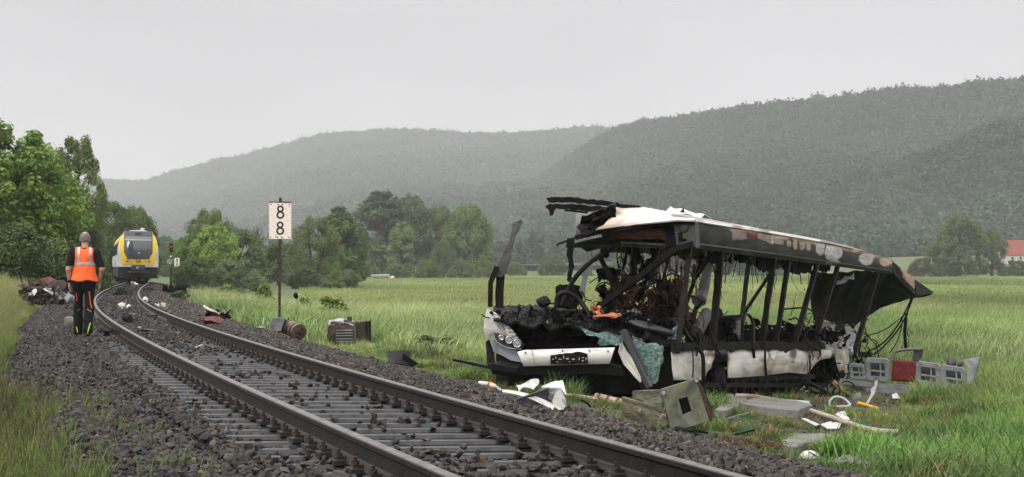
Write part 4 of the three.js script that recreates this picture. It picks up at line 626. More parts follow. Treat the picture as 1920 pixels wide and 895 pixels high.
  add('roof_side_panel', [sheet((u, v) => { const px = lerp(1303, 1673, u); return side(px, lerp(poly(TOP, px), poly(BOT, px), v), -0.05 * Math.sin(v * 2.6) - 0.01 * N(u * 25, v * 2)); }, 230, 22, 0.03, (u, v) => { const px = lerp(1303, 1673, u); return coveCol(px, lerp(poly(TOP, px), poly(BOT, px), v)); }), paint(bar(side(1305, 457, -0.07), side(1452, 476, -0.07), 0.02, 0.025), () => [0.12, 0.115, 0.1]), paint(bar(side(1452, 476, -0.07), side(1672, 508, -0.07), 0.02, 0.025), () => [0.08, 0.075, 0.065])], M.cove, 'scorched dark band above the windows with pale and red patches');
  const roofCol = (px, v) => { const s = sstep(fbm(px * 0.02, v * 3, 4, 4), -0.12, 0.25), e = sstep(px, 1480, 1640); return [0.6, 0.57, 0.53].map((k, i) => lerp(k, [0.04, 0.035, 0.03][i], clamp(s * (0.55 + 0.45 * e) + 0.25 * e, 0, 1))); };
  const roofPt = (px, v, dy = 0) => { const p = side(px, poly(TOP, px)), h = lerp(0.2, 0.1, sstep(px, 1330, 1640)), q = p.clone().add(V(-BUS.uD * 2.46 * v, 0, -BUS.ux * 2.46 * v)); q.y += h * Math.pow(Math.max(0, Math.sin(Math.PI * clamp(v, 0, 1))), 0.55) + dy; return q; };
  add('roof_skin', sheet((u, v) => { const px = lerp(1292 + 75 * v + 8 * N(v * 9, 2), 1673, u); return roofPt(px, v, 0.02 * N(u * 22, v * 5) * Math.sin(Math.PI * v)); }, 120, 34, 0.03, (u, v) => roofCol(lerp(1292, 1673, u), v)), M.paintV, 'bowed roof skin, white burnt to black towards the rear');
  add('roof_edge', sheet((u, v) => { const px = lerp(1301, 1600, u); return side(px, poly(TOP, px) - lerp(5.5, 0.2, v) * lerp(1, 0.7, u), -0.035 + 0.06 * (1 - v)); }, 90, 4, 0.02, (u) => { const s = sstep(fbm(u * 11, 4, 2, 3), 0.0, 0.3); return [0.7, 0.65, 0.58].map((k, i) => lerp(k, [0.2, 0.14, 0.1][i], s)); }), M.paintV, 'pale rounded roof edge');
  for (const [px, w, v0, h, dark] of [[1335, 26, 0.5, 0.1, 1], [1356, 20, 0.25, 0.11, 0], [1385, 34, 0.45, 0.13, 1], [1418, 18, 0.4, 0.07, 1], [1470, 40, 0.45, 0.1, 1], [1512, 30, 0.5, 0.08, 1], [1598, 30, 0.4, 0.05, 1]]) add('curled_roof_flap', crumple(sheet((u, v) => { const p = roofPt(px + w * (u - 0.5), v0 + 0.25 * (v - 0.5), 0.025); p.y += h * Math.pow(Math.sin(Math.PI * u * 0.9 + 0.15), 2) * (0.3 + 0.7 * v) + 0.02 * N(u * 8, v * 8); return p; }, 16, 8, 0.012), 0.02, 7, px), dark ? M.char : M.whitePlastic);
  add('roof_fin', plate([front(1274, 398, 0.5), front(1278, 395, 0.5), front(1281, 389.5, 0.5), front(1282.5, 399, 0.5)], 0.03), M.black);
  // front cap over the windscreen
  const CB = [[1303, 414], [1270, 413.5], [1192, 422], [1125, 432], [1080, 443]], CT = [[1303, 411], [1245, 396.5], [1205, 389.5], [1149, 385.5], [1110, 391], [1080, 402]];
  add('front_roof_cap', sheet((u, v) => { const px = lerp(1303, 1080, u), py = lerp(poly(CB, px), poly(CT, px), v); return front(px, py, -0.28 * Math.sin(Math.PI * Math.min(1, 0.25 + u)) * (1 - v) * 0.9 + 0.75 * v * v); }, 60, 18, 0.025, (u, v) => { const px = lerp(1303, 1080, u), s = sstep(u + 0.12 * N(u * 14, v * 5) + 0.3 * (v - 0.5), 0.66, 0.84), peach = sstep(u, 0.35, 0.72); return [0.74, 0.72, 0.68].map((k, i) => lerp(lerp(k, [0.7, 0.57, 0.46][i], peach), [0.022, 0.02, 0.019][i], s)); }), M.paintV, 'white front roof cap, scorched at one end');
  add('charred_roof_flap', [sheet((u, v) => { const px = lerp(1088, 1150, u), py = lerp(lerp(444, 408, u), lerp(404, 386, u), v); return front(px, py, -0.34 + 0.12 * N(u * 5, v * 5)); }, 16, 10, 0.02)].map((g) => crumple(g, 0.07, 6, 2)), M.char);
  add('front_roof_frame', [...CB.slice(0, -1).map((p, i) => bar(front(p[0], p[1] + 3, -0.1), front(CB[i + 1][0], CB[i + 1][1] + 3, -0.1), 0.06, 0.07)), bar(front(1080, 446, -0.1), front(1046, 458, -0.1), 0.02, 0.03), bar(front(1046, 458, -0.1), front(1045, 462, -0.1), 0.02)], M.soot);
  const torn = (pts, st, am, t = 0.02) => plate(tearEdge(pts, st, am, R), t);
  add('torn_roof_edge', [torn([[1024, 372], [1040, 369.5], [1078, 370.5], [1135, 376.5], [1205, 388], [1195, 392], [1120, 385], [1060, 380], [1030, 380]].map(([x, y]) => at(x, y, 23.1)), 0.06, 0.012), torn([[1022, 388], [1030, 382], [1080, 383.5], [1150, 389], [1105, 397.5], [1060, 392], [1043, 391], [1037, 404], [1031, 405], [1029, 394]].map(([x, y]) => at(x, y, 22.9)), 0.06, 0.012), bar(at(1058, 394, 22.95), at(1102, 399, 22.95), 0.03, 0.03)], M.char, 'black torn roof edge sticking out to the left');
  add('display_housing', [torn([[1128, 432], [1150, 428], [1192, 425], [1250, 420], [1266, 418], [1266, 462], [1250, 458], [1246, 428], [1190, 431], [1150, 434], [1142, 446], [1128, 444]].map(([x, y]) => front(x, y, 0.0)), 0.07, 0.014), torn([[1246, 420], [1266, 416], [1268, 466], [1248, 462]].map(([x, y]) => front(x, y, 0.25)), 0.08, 0.012)], M.char);
  add('insulation_board', crumple(sheet((u, v) => front(lerp(1146, 1250, u), lerp(lerp(429, 424, u), lerp(447, 449, u), v), 0.15), 20, 6, 0.03), 0.02, 8), M.insul, 'scorched reddish brown board behind the front cap');
  add('roof_corner', plate([[1264, 417], [1284, 415], [1302, 419], [1304, 463], [1290, 461], [1270, 463]].map(([x, y]) => front(x, y, -0.08)), 0.16, [[[1272, 437], [1288, 434], [1289, 452], [1273, 456]].map(([x, y]) => front(x, y, -0.08))], 0.012), M.darkGrey, 'dark grey front roof corner with an open lamp hole');
  { const c = front(1282, 427, -0.1), g = new THREE.SphereGeometry(0.085, 16, 10); g.scale(1, 1, 0.35); placeGeo(g, c, [0, -0.5, 0]); add('blank_lamp', g, M.darkGrey); }
  add('lining_strip', [bar(front(1165, 455, 0.3), front(1262, 460, 0.3), 0.05, 0.035), bar(front(1166, 461, 0.5), front(1262, 466, 0.5), 0.14, 0.02)], M.ash);
  // underside of the roof, hanging burnt lining
  add('ceiling_lining', [sheet((u, v) => { const px = lerp(1310, 1660, u), q = side(px, poly(BOT, px) - 8).add(V(-BUS.uD * 2.3 * v, 0, -BUS.ux * 2.3 * v)); q.y += 0.06 * N(u * 30, v * 5) + 0.12 * Math.sin(Math.PI * v); return q; }, 80, 14, 0.03), ...[[1330, 1350, 492, 0.5], [1375, 1402, 490, 1.2], [1420, 1450, 508, 0.5], [1470, 1525, 511, 0.4], [1530, 1560, 508, 0.5], [1440, 1470, 496, 1.6]].map(([x0, x1, y, b]) => torn([[x0, poly(BOT, x0) - 6], [x1, poly(BOT, x1) - 6], [x1 - 3, y], [(x0 + x1) / 2, y + 3], [x0 + 4, y - 6]].map(([x, yy]) => side(x, yy, b)), 0.08, 0.03, 0.04))], M.char);
  add('hanging_strip', [torn([[1064, 446], [1077, 448], [1074, 480], [1077, 500], [1071, 530], [1063, 526], [1066, 500], [1062, 478]].map(([x, y]) => at(x, y, 22.7)), 0.05, 0.014), torn([[1386 - 12, 478], [1384 - 12, 478], [1372, 495], [1365, 488]].map(([x, y]) => side(x, y, 0.4)), 0.05, 0.01)], M.char);
  { const L = []; for (let i = 0; i < 46; i++) { const f = R() < 0.55, px = f ? 1150 + R() * 130 : 1310 + R() * 260, p = f ? front(px, 462 + R() * 6, 0.3 + R() * 1.6) : side(px, poly(BOT, px), 0.2 + R() * 1.6), l = 0.2 + (f ? 0.55 : 0.4) * R(), pts = [p]; for (let k = 1; k < 5; k++) pts.push(pts[k - 1].clone().add(V((R() - 0.5) * 0.07, -l / 4, (R() - 0.5) * 0.07))); L.push(tube(pts, 0.005 + 0.009 * R() * R(), 4, 8)); } add('hanging_wires', L, M.char); }

  // ---- rear: roof end folded down, dark sheet hanging inside, loose cables
  const tail = (x, y, o = 0) => at(x, y, 33.2 + (x - 1673) / 77 * 1.2 + o);
  add('rear_roof_panel', [sheet((u, v) => { const a = tail(1672, 488), b = tail(1674, 514), c = tail(1716, 554), d = tail(1714, 524); return a.clone().lerp(d, u).lerp(b.clone().lerp(c, u), v).add(V(0.02 * N(u * 5, v * 3), 0, 0)); }, 40, 14, 0.03, (u, v) => { const s = sstep(u + 0.15 * N(u * 9, v * 6), 0.38, 0.5) * (1 - sstep(v, 0.55, 0.66)) * (1 - sstep(u, 0.97, 1)); return [0.028, 0.026, 0.022].map((k, i) => lerp(k, [0.5, 0.33, 0.25][i], s)); }), sheet((u, v) => { const a = tail(1714, 524), b = tail(1718, 555), c = tail(1750, 551, 0.4), d = tail(1748, 547, 0.4); return a.clone().lerp(d, u).lerp(b.clone().lerp(c, u), v); }, 14, 8, 0.03, () => [0.026, 0.025, 0.023])], M.cove, 'rear roof end folded down to a point');
  { const tp = [[1534, 512, 30.6], [1596, 508, 31.8], [1640, 510, 32.6], [1673, 513, 33.2], [1716, 553, 33.9], [1750, 550, 34.8]], bt = [[1527, 598, 32.2], [1562, 604, 33.4], [1602, 611, 34.4], [1640, 584, 35], [1692, 563, 35], [1748, 552, 34.9]]; const pc = (L, u) => { const k = u * 5, i = Math.min(4, Math.floor(k)), f = k - i, m = (n) => lerp(L[i][n], L[i + 1][n], f); return at(m(0), m(1), m(2)); };
    add('rear_wall_sheet', sheet((u, v) => { const p = pc(tp, u).lerp(pc(bt, u), v); p.z -= 0.5 * Math.sin(v * Math.PI) * (1 - u * 0.6) ; p.y += 0.02 * Math.sin(u * 60) * (1 - u) + 0.03 * N(u * 14, v * 9); return p; }, 70, 26, 0.025), M.char, 'black rear wall sheet hanging below the roof end');
    add('torn_lining', [crumple(sheet((u, v) => at(lerp(1567, 1600, u), lerp(lerp(524, 512, u), lerp(532, 521, u), v), 31.3), 14, 6, 0.01), 0.08, 9)], M.whitePlastic); }
  add('rear_interior_panel', crumple(sheet((u, v) => side(lerp(lerp(1530, 1612, u), lerp(1534, 1598, u), v), lerp(lerp(602, 613, u), 656, v), 0.9 - 0.3 * u), 34, 16, 0.03, (u, v) => { const s = sstep(Math.max(0.35 * fbm(u * 9, v * 2, 2, 3), 3 * (0.07 - u), 3 * (0.08 - v), 3 * (v - 0.9), 3 * (u - 0.95), Math.abs(((u * 7 + 0.6 * v) % 1) - 0.5) < 0.04 && v > 0.2 && v < 0.8 && u > 0.25 ? 0.14 : 0), 0.05, 0.3); return [0.33, 0.32, 0.3].map((k) => lerp(k, 0.03, s)); }), 0.012, 4), M.paintV, 'pale grey inner panel above the rear wheel');
  { const w = [[[1712, 558, 34], [1700, 590, 33.9], [1686, 616, 33.7], [1646, 660, 33], [1622, 670, 32.6]], [[1710, 559, 34], [1690, 600, 33.8], [1660, 640, 33.4], [1612, 668, 32.6]], [[1708, 560, 34], [1700, 596, 33.9], [1698, 600, 33.9]], [[1692, 597, 33.9], [1690, 618, 33.8], [1680, 645, 33.6], [1668, 662, 33.5]], [[1700, 588, 33.9], [1660, 618, 33.4], [1620, 632, 32.8]], [[1630, 560, 33], [1620, 600, 32.8], [1628, 640, 32.8], [1622, 655, 32.6]], [[1604, 620, 32], [1612, 650, 32], [1606, 676, 32]]]; add('loose_cables', w.map((l, i) => tube(l.map((q) => at(...q)), i < 2 ? 0.02 : 0.013, 5, 20)), M.char); add('frayed_cable_end', [tube([at(1699, 597, 33.9), at(1697, 625, 33.9), at(1699, 655, 33.9)], 0.04, 6, 10), ...scrapTubes(R, 10, at(1698, 620, 33.9), V(0.1, 0.6, 0.1), 0.2, 0.012, 1)], M.char); }
  add('rear_scrap', [...scrapTubes(R, 34, at(1606, 655, 31.6), V(0.8, 0.8, 0.8), 0.6, 0.015, 0.6), ...shreds(R, 16, at(1608, 692, 31.6), V(0.8, 0.35, 0.6), 0.22)], M.char);
  add('burnt_strands', [...scrapTubes(R, 12, side(1517, 635, 0.05), V(0.2, 0.9, 0.2), 0.5, 0.016, 1.2), ...scrapTubes(R, 8, side(1516, 680, -0.12), V(0.1, 0.6, 0.1), 0.35, 0.01, 1.5)], M.rustDark);
  add('hanging_hoses', [tube([side(1299, 656, -0.06), side(1300, 690, -0.08), side(1299, 708, -0.06)], 0.012, 5), tube([side(1310, 655, -0.05), side(1317, 664, -0.1), side(1319, 700, -0.12), side(1319, 740, -0.1)], 0.035, 6, 14), tube([side(1435, 640, -0.08), side(1435, 680, -0.1), side(1437, 712, -0.1), side(1435, 730, -0.1)], 0.022, 5, 14), tube([side(1333, 625, -0.05), side(1341, 650, -0.1), side(1361, 677, -0.1)], 0.02, 5, 10), tube([side(1306, 632, 0), side(1308, 622, -0.05), side(1310, 646, -0.05), side(1306, 668, -0.05)], 0.014, 5, 12), tube([side(1392, 640, 0.1), side(1394, 596, 0.1), side(1403, 590, 0.1), side(1411, 602, 0.05), side(1413, 650, -0.06), side(1414, 672, -0.06)], 0.028, 6, 20), tube([side(1530, 650, 0), side(1531, 640, -0.05), side(1537, 642, -0.05), side(1538, 668, -0.06)], 0.02, 5, 12)], M.black);

  // ---- inside: seat rows, partition, ducts, burnt cable looms
  add('inner_wall', [crumple(sheet((u, v) => side(lerp(1378, 1535, u), lerp(lerp(618, 612, u), 652, v) + 2 * N(u * 30, v), 1.9), 60, 10, 0.05, (u, v) => { const s = sstep(fbm(u * 9, v * 2, 5, 3), -0.1, 0.2); return [0.2, 0.19, 0.18].map((k) => lerp(k, 0.02, s)); }), 0.03, 6)], M.paintV);
  for (const [px, y, b] of [[1405, 618, 1.4], [1432, 616, 1.4], [1462, 617, 1.5], [1492, 616, 1.5], [1400, 622, 0.7], [1448, 620, 0.7], [1478, 622, 0.7]]) { const c = side(px, y, b), m = []; m.push(crumple(box(0.42, 0.46, 0.05, c.x, c.y - 0.25, c.z, 0.01), 0.04, 7, px), tube([c.clone().add(V(-0.22, -0.5, 0)), c.clone().add(V(-0.22, 0, 0)), c.clone().add(V(-0.15, 0.06, 0)), c.clone().add(V(0.15, 0.06, 0)), c.clone().add(V(0.22, 0, 0)), c.clone().add(V(0.22, -0.5, 0))], 0.018, 5, 20)); add('seat_frame', m, b > 1 ? M.char : M.soot); }
  add('driver_partition', [crumple(plate([side(1338, 600, 0.6), side(1393, 594, 0.6), side(1389, 652, 0.6), side(1336, 654, 0.6)], 0.5, [[side(1360, 606, 0.6), side(1374, 604, 0.6), side(1373, 626, 0.6), side(1361, 628, 0.6)]]), 0.04, 5), bar(side(1338, 597, 0.6), side(1394, 593, 0.6), 0.08, 0.06)], M.soot);
  add('foam_lump', [0, 1, 2, 3].map((i) => crumple(placeGeo(new THREE.IcosahedronGeometry(0.09, 2), side(1386 - i * 2, 605 + i * 8, 0.5)), 0.05, 9, i)), M.ash);
  add('melted_duct', [crumple(merge([cyl(side(1332, 470, 1.2), side(1322, 540, 1.2), 0.075, 0.085, 12), cyl(side(1322, 540, 1.2), side(1311, 566, 1.2), 0.085, 0.15, 12)]), 0.03, 5)], mat('pale_duct', [0.5, 0.49, 0.5], 0.6, { map: T.grime }), 'pale melted duct hanging behind the front window');
  add('steering_shroud', crumple(merge([cyl(side(1308, 622, 0.3), side(1327, 586, 0.3), 0.1, 0.1, 12)]), 0.03, 5), M.ash);
  add('pale_board', crumple(plate([[1225, 471], [1240, 470], [1234, 530], [1212, 538]].map(([x, y]) => at(x, y, 24.2)), 0.04), 0.02, 5), mat('pale_board', [0.36, 0.34, 0.35], 0.7, { map: T.grime }));
  add('white_scrap', crumple(sheet((u, v) => side(lerp(1362, 1373, u), lerp(477, 496, v), 0.8), 6, 8, 0.02), 0.06, 8), M.whitePlastic);
  for (const [x0, y0, x1, y1, D, w] of [[1190, 455, 1184, 566, 23.6, 0.13], [1232, 468, 1196, 568, 24.2, 0.1], [1126, 482, 1160, 555, 22.9, 0.12], [1138, 546, 1146, 596, 22.9, 0.1], [1254, 490, 1232, 566, 24.4, 0.05], [1176, 462, 1168, 505, 23.5, 0.06], [1263, 560, 1250, 610, 23.6, 0.03], [1282, 560, 1270, 606, 23.6, 0.03]]) add('burnt_post', crumple(bar(at(x0, y0, D), at(x1, y1, D), w, w * 0.7), 0.035, 6, x0), w > 0.1 ? M.soot : M.char);
  add('burnt_loom', [...scrapTubes(R, 70, at(1205, 560, 23.8), V(1.25, 0.75, 1.6), 0.5, 0.012, 0.6), ...scrapTubes(R, 34, at(1282, 545, 22.8), V(0.14, 1.0, 0.3), 0.5, 0.014, 1.2), ...chunks(R, 60, at(1210, 580, 23.7), V(1.3, 0.4, 1.4), 0.05), ...shreds(R, 46, at(1215, 560, 23.6), V(1.2, 0.6, 1.4), 0.3)], M.rustDark, 'rust red tangle of burnt cables and seats');
  add('burnt_tangle', [...scrapTubes(R, 90, at(1205, 545, 24), V(1.4, 1.0, 1.6), 0.6, 0.012, 0.5), ...chunks(R, 120, at(1200, 592, 23.8), V(1.5, 0.36, 1.6), 0.055), ...shreds(R, 60, at(1205, 575, 23.8), V(1.4, 0.6, 1.6), 0.32), ...shreds(R, 22, at(1185, 520, 24), V(0.9, 0.9, 1), 0.3)], M.char);
  add('seat_hoops', [[1238, 545, 24], [1262, 538, 24.3], [1215, 560, 23.6]].map(([x, y, D]) => tube([at(x - 10, y + 26, D), at(x - 9, y + 2, D), at(x - 3, y - 6, D), at(x + 8, y - 6, D), at(x + 13, y + 4, D), at(x + 15, y + 30, D)], 0.02, 5, 20)), M.rustDark);
  add('copper_strands', scrapTubes(R, 26, at(1180, 570, 22.9), V(0.9, 0.6, 0.5), 0.45, 0.009, 0.5), M.copper);

  // ---- the torn-open front
  add('bent_windscreen_pillar', [bar(front(1300, 458, -0.1), front(1268, 466, -0.1), 0.1, 0.09), bar(front(1268, 466, -0.1), front(1196, 522, 0.0), 0.1, 0.09), bar(front(1196, 522, 0.0), front(1116, 582, 0.1), 0.1, 0.08)], M.soot, 'charred windscreen pillar bent diagonally across the front');
  add('arched_tube', tube([at(1150, 464, 22.8), at(1127, 478, 22.7), at(1100, 498, 22.6), at(1078, 522, 22.6), at(1064, 548, 22.6), at(1054, 575, 22.5)], 0.038, 8, 24), M.soot);
  add('steering_hoop', tube([at(1044, 575, 22.4), at(1046, 556, 22.4), at(1060, 549, 22.4), at(1082, 559, 22.4), at(1098, 580, 22.3), at(1108, 596, 22.2)], 0.04, 8, 24), M.black);
  add('steering_column_clamp', crumple(placeGeo(new THREE.IcosahedronGeometry(0.09, 2), at(1134, 470, 22.75)), 0.05, 8), M.char);
  add('dash_frame', [torn([[1042, 538], [1050, 533], [1090, 536], [1094, 560], [1080, 580], [1044, 578]].map(([x, y]) => at(x, y, 23)), 0.06, 0.015, 0.06), ...scrapTubes(R, 10, at(1068, 555, 22.9), V(0.4, 0.3, 0.2), 0.3, 0.014)], M.char);
  add('torn_bracket', torn([[1086, 545], [1094, 512], [1098, 503], [1110, 499], [1111, 504], [1104, 512], [1100, 530], [1096, 560]].map(([x, y]) => at(x, y, 22.9)), 0.06, 0.008, 0.03), M.aluDull);
  const HF = [[925, 598], [960, 606], [990, 612], [1060, 614], [1110, 621], [1165, 630], [1230, 645], [1272, 652]], HB = [[925, 575], [965, 574], [1006, 573], [1040, 577], [1090, 582], [1140, 592], [1190, 592], [1240, 600], [1272, 606]];
  add('burnt_dashboard', sheet((u, v) => { const px = lerp(926, 1272, u), p = at(px, lerp(poly(HF, px), poly(HB, px), v), lerp(21.75, 23.4, v) - u * 0.2); const n = fbm(px * 0.06, v * 5, 2, 4); p.y += 0.14 * n * Math.sin(Math.PI * Math.min(1, v + 0.25)) + 0.02 * N(px * 0.5, v * 14); p.z += 0.07 * N(px * 0.1 + 8, v * 6); return p; }, 150, 30, 0.03), M.char, 'heap of charred dashboard remains');
  add('char_rubble', [...chunks(R, 120, at(1070, 592, 22.5), V(2.6, 0.12, 1.3), 0.045), ...chunks(R, 120, at(1180, 598, 22.6), V(1.5, 0.14, 1.2), 0.05), ...scrapTubes(R, 110, at(1100, 598, 22.3), V(2.7, 0.14, 1.2), 0.35, 0.011), ...shreds(R, 46, at(1080, 594, 22.4), V(2.6, 0.12, 1.1), 0.28), ...shreds(R, 26, at(1200, 598, 22.6), V(1.4, 0.14, 1.1), 0.3)], M.char);
  add('burnt_knob', crumple(placeGeo(new THREE.IcosahedronGeometry(0.1, 2), at(1019, 567, 22.6), [0, 0, 0], [1.2, 0.9, 1]), 0.05, 8), M.char);
  add('ash_flakes', [...chunks(R, 24, at(1178, 590, 22.3), V(0.35, 0.16, 0.3), 0.05), ...chunks(R, 20, at(1120, 600, 22), V(1.6, 0.1, 0.5), 0.03)], M.ash);
  add('orange_melt', [crumple(sheet((u, v) => at(lerp(1118, 1166, u), lerp(585 + 6 * u, 597 + 2 * u, v), 22.0 - 0.1 * v), 16, 8, 0.03), 0.09, 9), ...chunks(R, 9, at(1116, 580, 22.1), V(0.14, 0.12, 0.1), 0.055)], M.orangeMelt, 'bright orange melted residue on the dashboard');
  add('instrument_cover', crumple(placeGeo(new THREE.SphereGeometry(1, 24, 12), at(1222, 618, 22.1), [0, 0.3, -0.26], [0.42, 0.085, 0.3]), 0.02, 4), M.darkGrey);
  add('cracked_windscreen', [[[1080, 613], [1100, 615], [1116, 622], [1146, 626], [1168, 629], [1168, 646], [1156, 645], [1140, 650], [1118, 645], [1120, 638], [1102, 626]].map(([x, y]) => mask(x, y, -0.12)), [[1184, 630], [1211, 642], [1241, 651], [1239, 673], [1235, 699], [1225, 723], [1217, 719], [1205, 689], [1188, 654]].map(([x, y]) => mask(x, y, -0.22)), [[1280, 600], [1274, 648], [1259, 648], [1245, 651], [1259, 630], [1269, 612]].map(([x, y]) => front(x, y, -0.12))].map((p, i) => crumple(plate(tearEdge(p, 0.05, 0.01, R), 0.012), 0.05, 7, i)), M.glass, 'sagging sheets of shattered greenish windscreen glass');
  add('front_shade_sheets', [sheet((u, v) => at(lerp(930, 1275, u), lerp(596, 738, v), 22.75 + 0.15 * N(u * 9, v * 6)), 40, 14, 0.06), torn([[1164, 652], [1272, 656], [1262, 735], [1205, 735], [1180, 706]].map(([x, y]) => mask(x, y, 0.35)), 0.12, 0.02, 0.05)], M.black);  // black sheets stand in for the shade inside the torn-open front
  add('radiator_frame', [bar(mask(990, 606, 0.3), mask(1040, 636, 0.25), 0.05, 0.04), bar(mask(960, 646, 0.4), mask(1160, 650, 0.4), 0.06, 0.05), bar(mask(1000, 630, 0.5), mask(1150, 622, 0.5), 0.05, 0.04), ...scrapTubes(R, 30, mask(1060, 640, 0.5), V(1.5, 0.25, 0.3), 0.35, 0.012), ...scrapTubes(R, 18, mask(1225, 690, 0.2), V(0.4, 0.4, 0.2), 0.3, 0.01, 1)], M.soot);
  const crn = [[[914, 579], [938, 593]], [[909.5, 598], [953, 609]], [[908, 617], [967, 626]], [[912, 634], [974, 638]]];
  add('front_corner_panel', sheet((u, v) => { const k = Math.min(2.999, v * 3), i = Math.floor(k), f = k - i, l = [0, 1].map((n) => lerp(crn[i][0][n], crn[i + 1][0][n], f)), r = [0, 1].map((n) => lerp(crn[i][1][n], crn[i + 1][1][n], f)), x = lerp(l[0], r[0], u), y = lerp(l[1], r[1], u) - 14 * Math.pow(v, 6) * Math.sin(Math.PI * clamp(u * 1.35, 0, 1)) * 0.6; return mask(x, y, 0.55 * Math.pow(1 - u, 2.6) - 0.05 * Math.sin(Math.PI * v)); }, 34, 24, 0.02, (u, v) => { const s = sstep(u + 0.35 * N(u * 16, v * 16) + 0.2 * N(u * 40, v * 30), 0.9, 1.05); return [0.78, 0.765, 0.74].map((k) => lerp(k, 0.03, s)); }), M.paintV, 'white front corner panel with a charred upper edge');
  { const h = new THREE.Group(); h.name = 'headlight'; h.userData.label = 'intact headlight under the white corner panel'; h.position.copy(mask(952, 640, -0.05).sub(bus.position)); bus.add(h);
    part(h, 'housing', plate([[924, 625], [942, 628], [974, 636], [981, 648], [976, 654], [955, 652], [938, 646], [929, 637]].map(([x, y]) => mask(x, y, 0.02)), 0.08, [], 0.006), M.darkGrey);
    part(h, 'trim', [tube([mask(924, 625, -0.02), mask(929, 637, -0.03), mask(940, 648, -0.03), mask(958, 654, -0.03), mask(977, 655, -0.02)], 0.014, 6, 20)], M.alu);
    for (const [x, y, r] of [[954.5, 637.5, 0.052], [969.5, 644, 0.058], [940, 633, 0.035]]) { const c = mask(x, y, -0.02); part(h, 'lamp', [cyl(c, c.clone().add(V(0.0, 0, 0.035)), r, r, 20), placeGeo(new THREE.SphereGeometry(r * 0.8, 16, 8), c.clone().add(V(0, 0, 0.02)), [0, 0, 0], [1, 1, 0.5])], M.lens); part(h, 'lamp_ring', placeGeo(new THREE.TorusGeometry(r, 0.009, 8, 24), c.clone().add(V(0, 0, 0.04))), M.chrome); } }
  add('lower_trim', [plate([[917, 634], [930, 640], [938, 649], [966, 655], [972, 668], [978, 680], [958, 676], [944, 668], [926, 660]].map(([x, y]) => mask(x, y, 0.08)), 0.03, [], 0.005)], mat('blue_grey_trim', [0.3, 0.34, 0.4], 0.4, { map: T.grime }), 'blue-grey trim below the headlight');
  add('bumper', [sheet((u, v) => { const L = [[970, 660], [982, 686]], Rr = [[1153, 653.5], [1143, 681]], T0 = lerp(970, 1153, u), x = lerp(T0, lerp(982, 1143, u), v), y = lerp(lerp(658, 653, u), lerp(686, 681, u), v) - (u < 0.08 ? 3 * (0.08 - u) / 0.08 * (1 - v) * -1 : 0); return mask(x, y, -0.16 - 0.06 * Math.sin(v * Math.PI)); }, 40, 8, 0.03, () => [0.77, 0.755, 0.72]), paint(bar(mask(997, 656, -0.23), mask(1003, 684, -0.23), 0.012, 0.01), () => [0.35, 0.34, 0.33]), ...[[985, 657], [1055, 654], [1105, 653.5], [1140, 654]].map(([x, y]) => paint(cyl(mask(x, y + 4, -0.21), mask(x, y + 4, -0.245), 0.012, 0.012, 8), () => [0.02, 0.02, 0.02]))], M.paintV, 'white bumper bar');
  { const p = new THREE.Group(); p.name = 'number_plate_holder'; p.userData.label = 'charred number plate holder'; p.position.copy(mask(1067, 674, -0.24).sub(bus.position)); bus.add(p);
    part(p, 'holder', crumple(torn([[1033, 666], [1050, 664], [1070, 663], [1085, 660], [1102, 664], [1102, 683], [1033, 683]].map(([x, y]) => mask(x, y, -0.25)), 0.04, 0.006, 0.02), 0.01, 9), M.char);
    part(p, 'plate_fragment', [[1037, 674, 3, 1.5], [1042, 671, 1.5, 4], [1050, 674, 6, 1.2], [1057, 670, 1.5, 6], [1064, 673, 5, 2.5], [1075, 674, 5, 2.5], [1086, 673, 1.5, 5], [1093, 671, 4, 1.5], [1093, 677, 4, 1.5], [1099, 673, 1.5, 5], [1045, 679, 4, 1], [1068, 679, 3, 1]].map(([x, y, w, h]) => { const c = mask(x, y, -0.272); return box(w * 0.008, h * 0.008, 0.006, c.x, c.y, c.z); }), mat('scorched_plate', [0.42, 0.41, 0.39], 0.7)); }
  add('lower_bumper', [plate([[918, 684], [940, 682], [985, 688], [1144, 683], [1165, 690], [1170, 706], [1120, 700], [960, 704], [925, 700]].map(([x, y]) => mask(x, y, -0.05)), 0.3, [], 0.02), bar(mask(921, 687, -0.2), mask(972, 695, -0.2), 0.1, 0.1, V(0, 1, 0), 0.015), bar(mask(918, 640, 0.2), mask(921, 690, 0.1), 0.1, 0.12)], M.black);
  add('hanging_flap', crumple(sheet((u, v) => { const l = [[1165, 646], [1160, 660], [1170, 684], [1186, 702], [1201, 717]], r = [[1168, 646], [1176, 660], [1188, 676], [1199, 700], [1202, 716]], k = Math.min(3.999, v * 4), i = Math.floor(k), f = k - i, q = (a, n) => lerp(a[i][n], a[i + 1][n], f); return mask(lerp(q(l, 0), q(r, 0), u), lerp(q(l, 1), q(r, 1), u), -0.3 + 0.06 * u); }, 8, 20, 0.015, () => [0.72, 0.69, 0.63]), 0.01, 5), M.paintV, 'white skin flap hanging from the bumper end');
  add('fallen_beam', [bar(mask(1168, 620, -0.34), mask(1218, 727, -0.55), 0.085, 0.07), paint(bar(mask(1175, 619, -0.36), mask(1216, 706, -0.5), 0.012, 0.02), () => [0.5, 0.5, 0.48])], M.darkGrey, 'dark beam leaning down from the windscreen to the ground');
  add('door_edge', [bar(front(1271, 661, -0.05), front(1253, 722, -0.05), 0.055, 0.05), bar(front(1243, 672, 0.1), front(1234, 712, 0.1), 0.03), bar(front(1248, 664, 0.1), front(1232, 690, 0.1), 0.02)], M.ash);
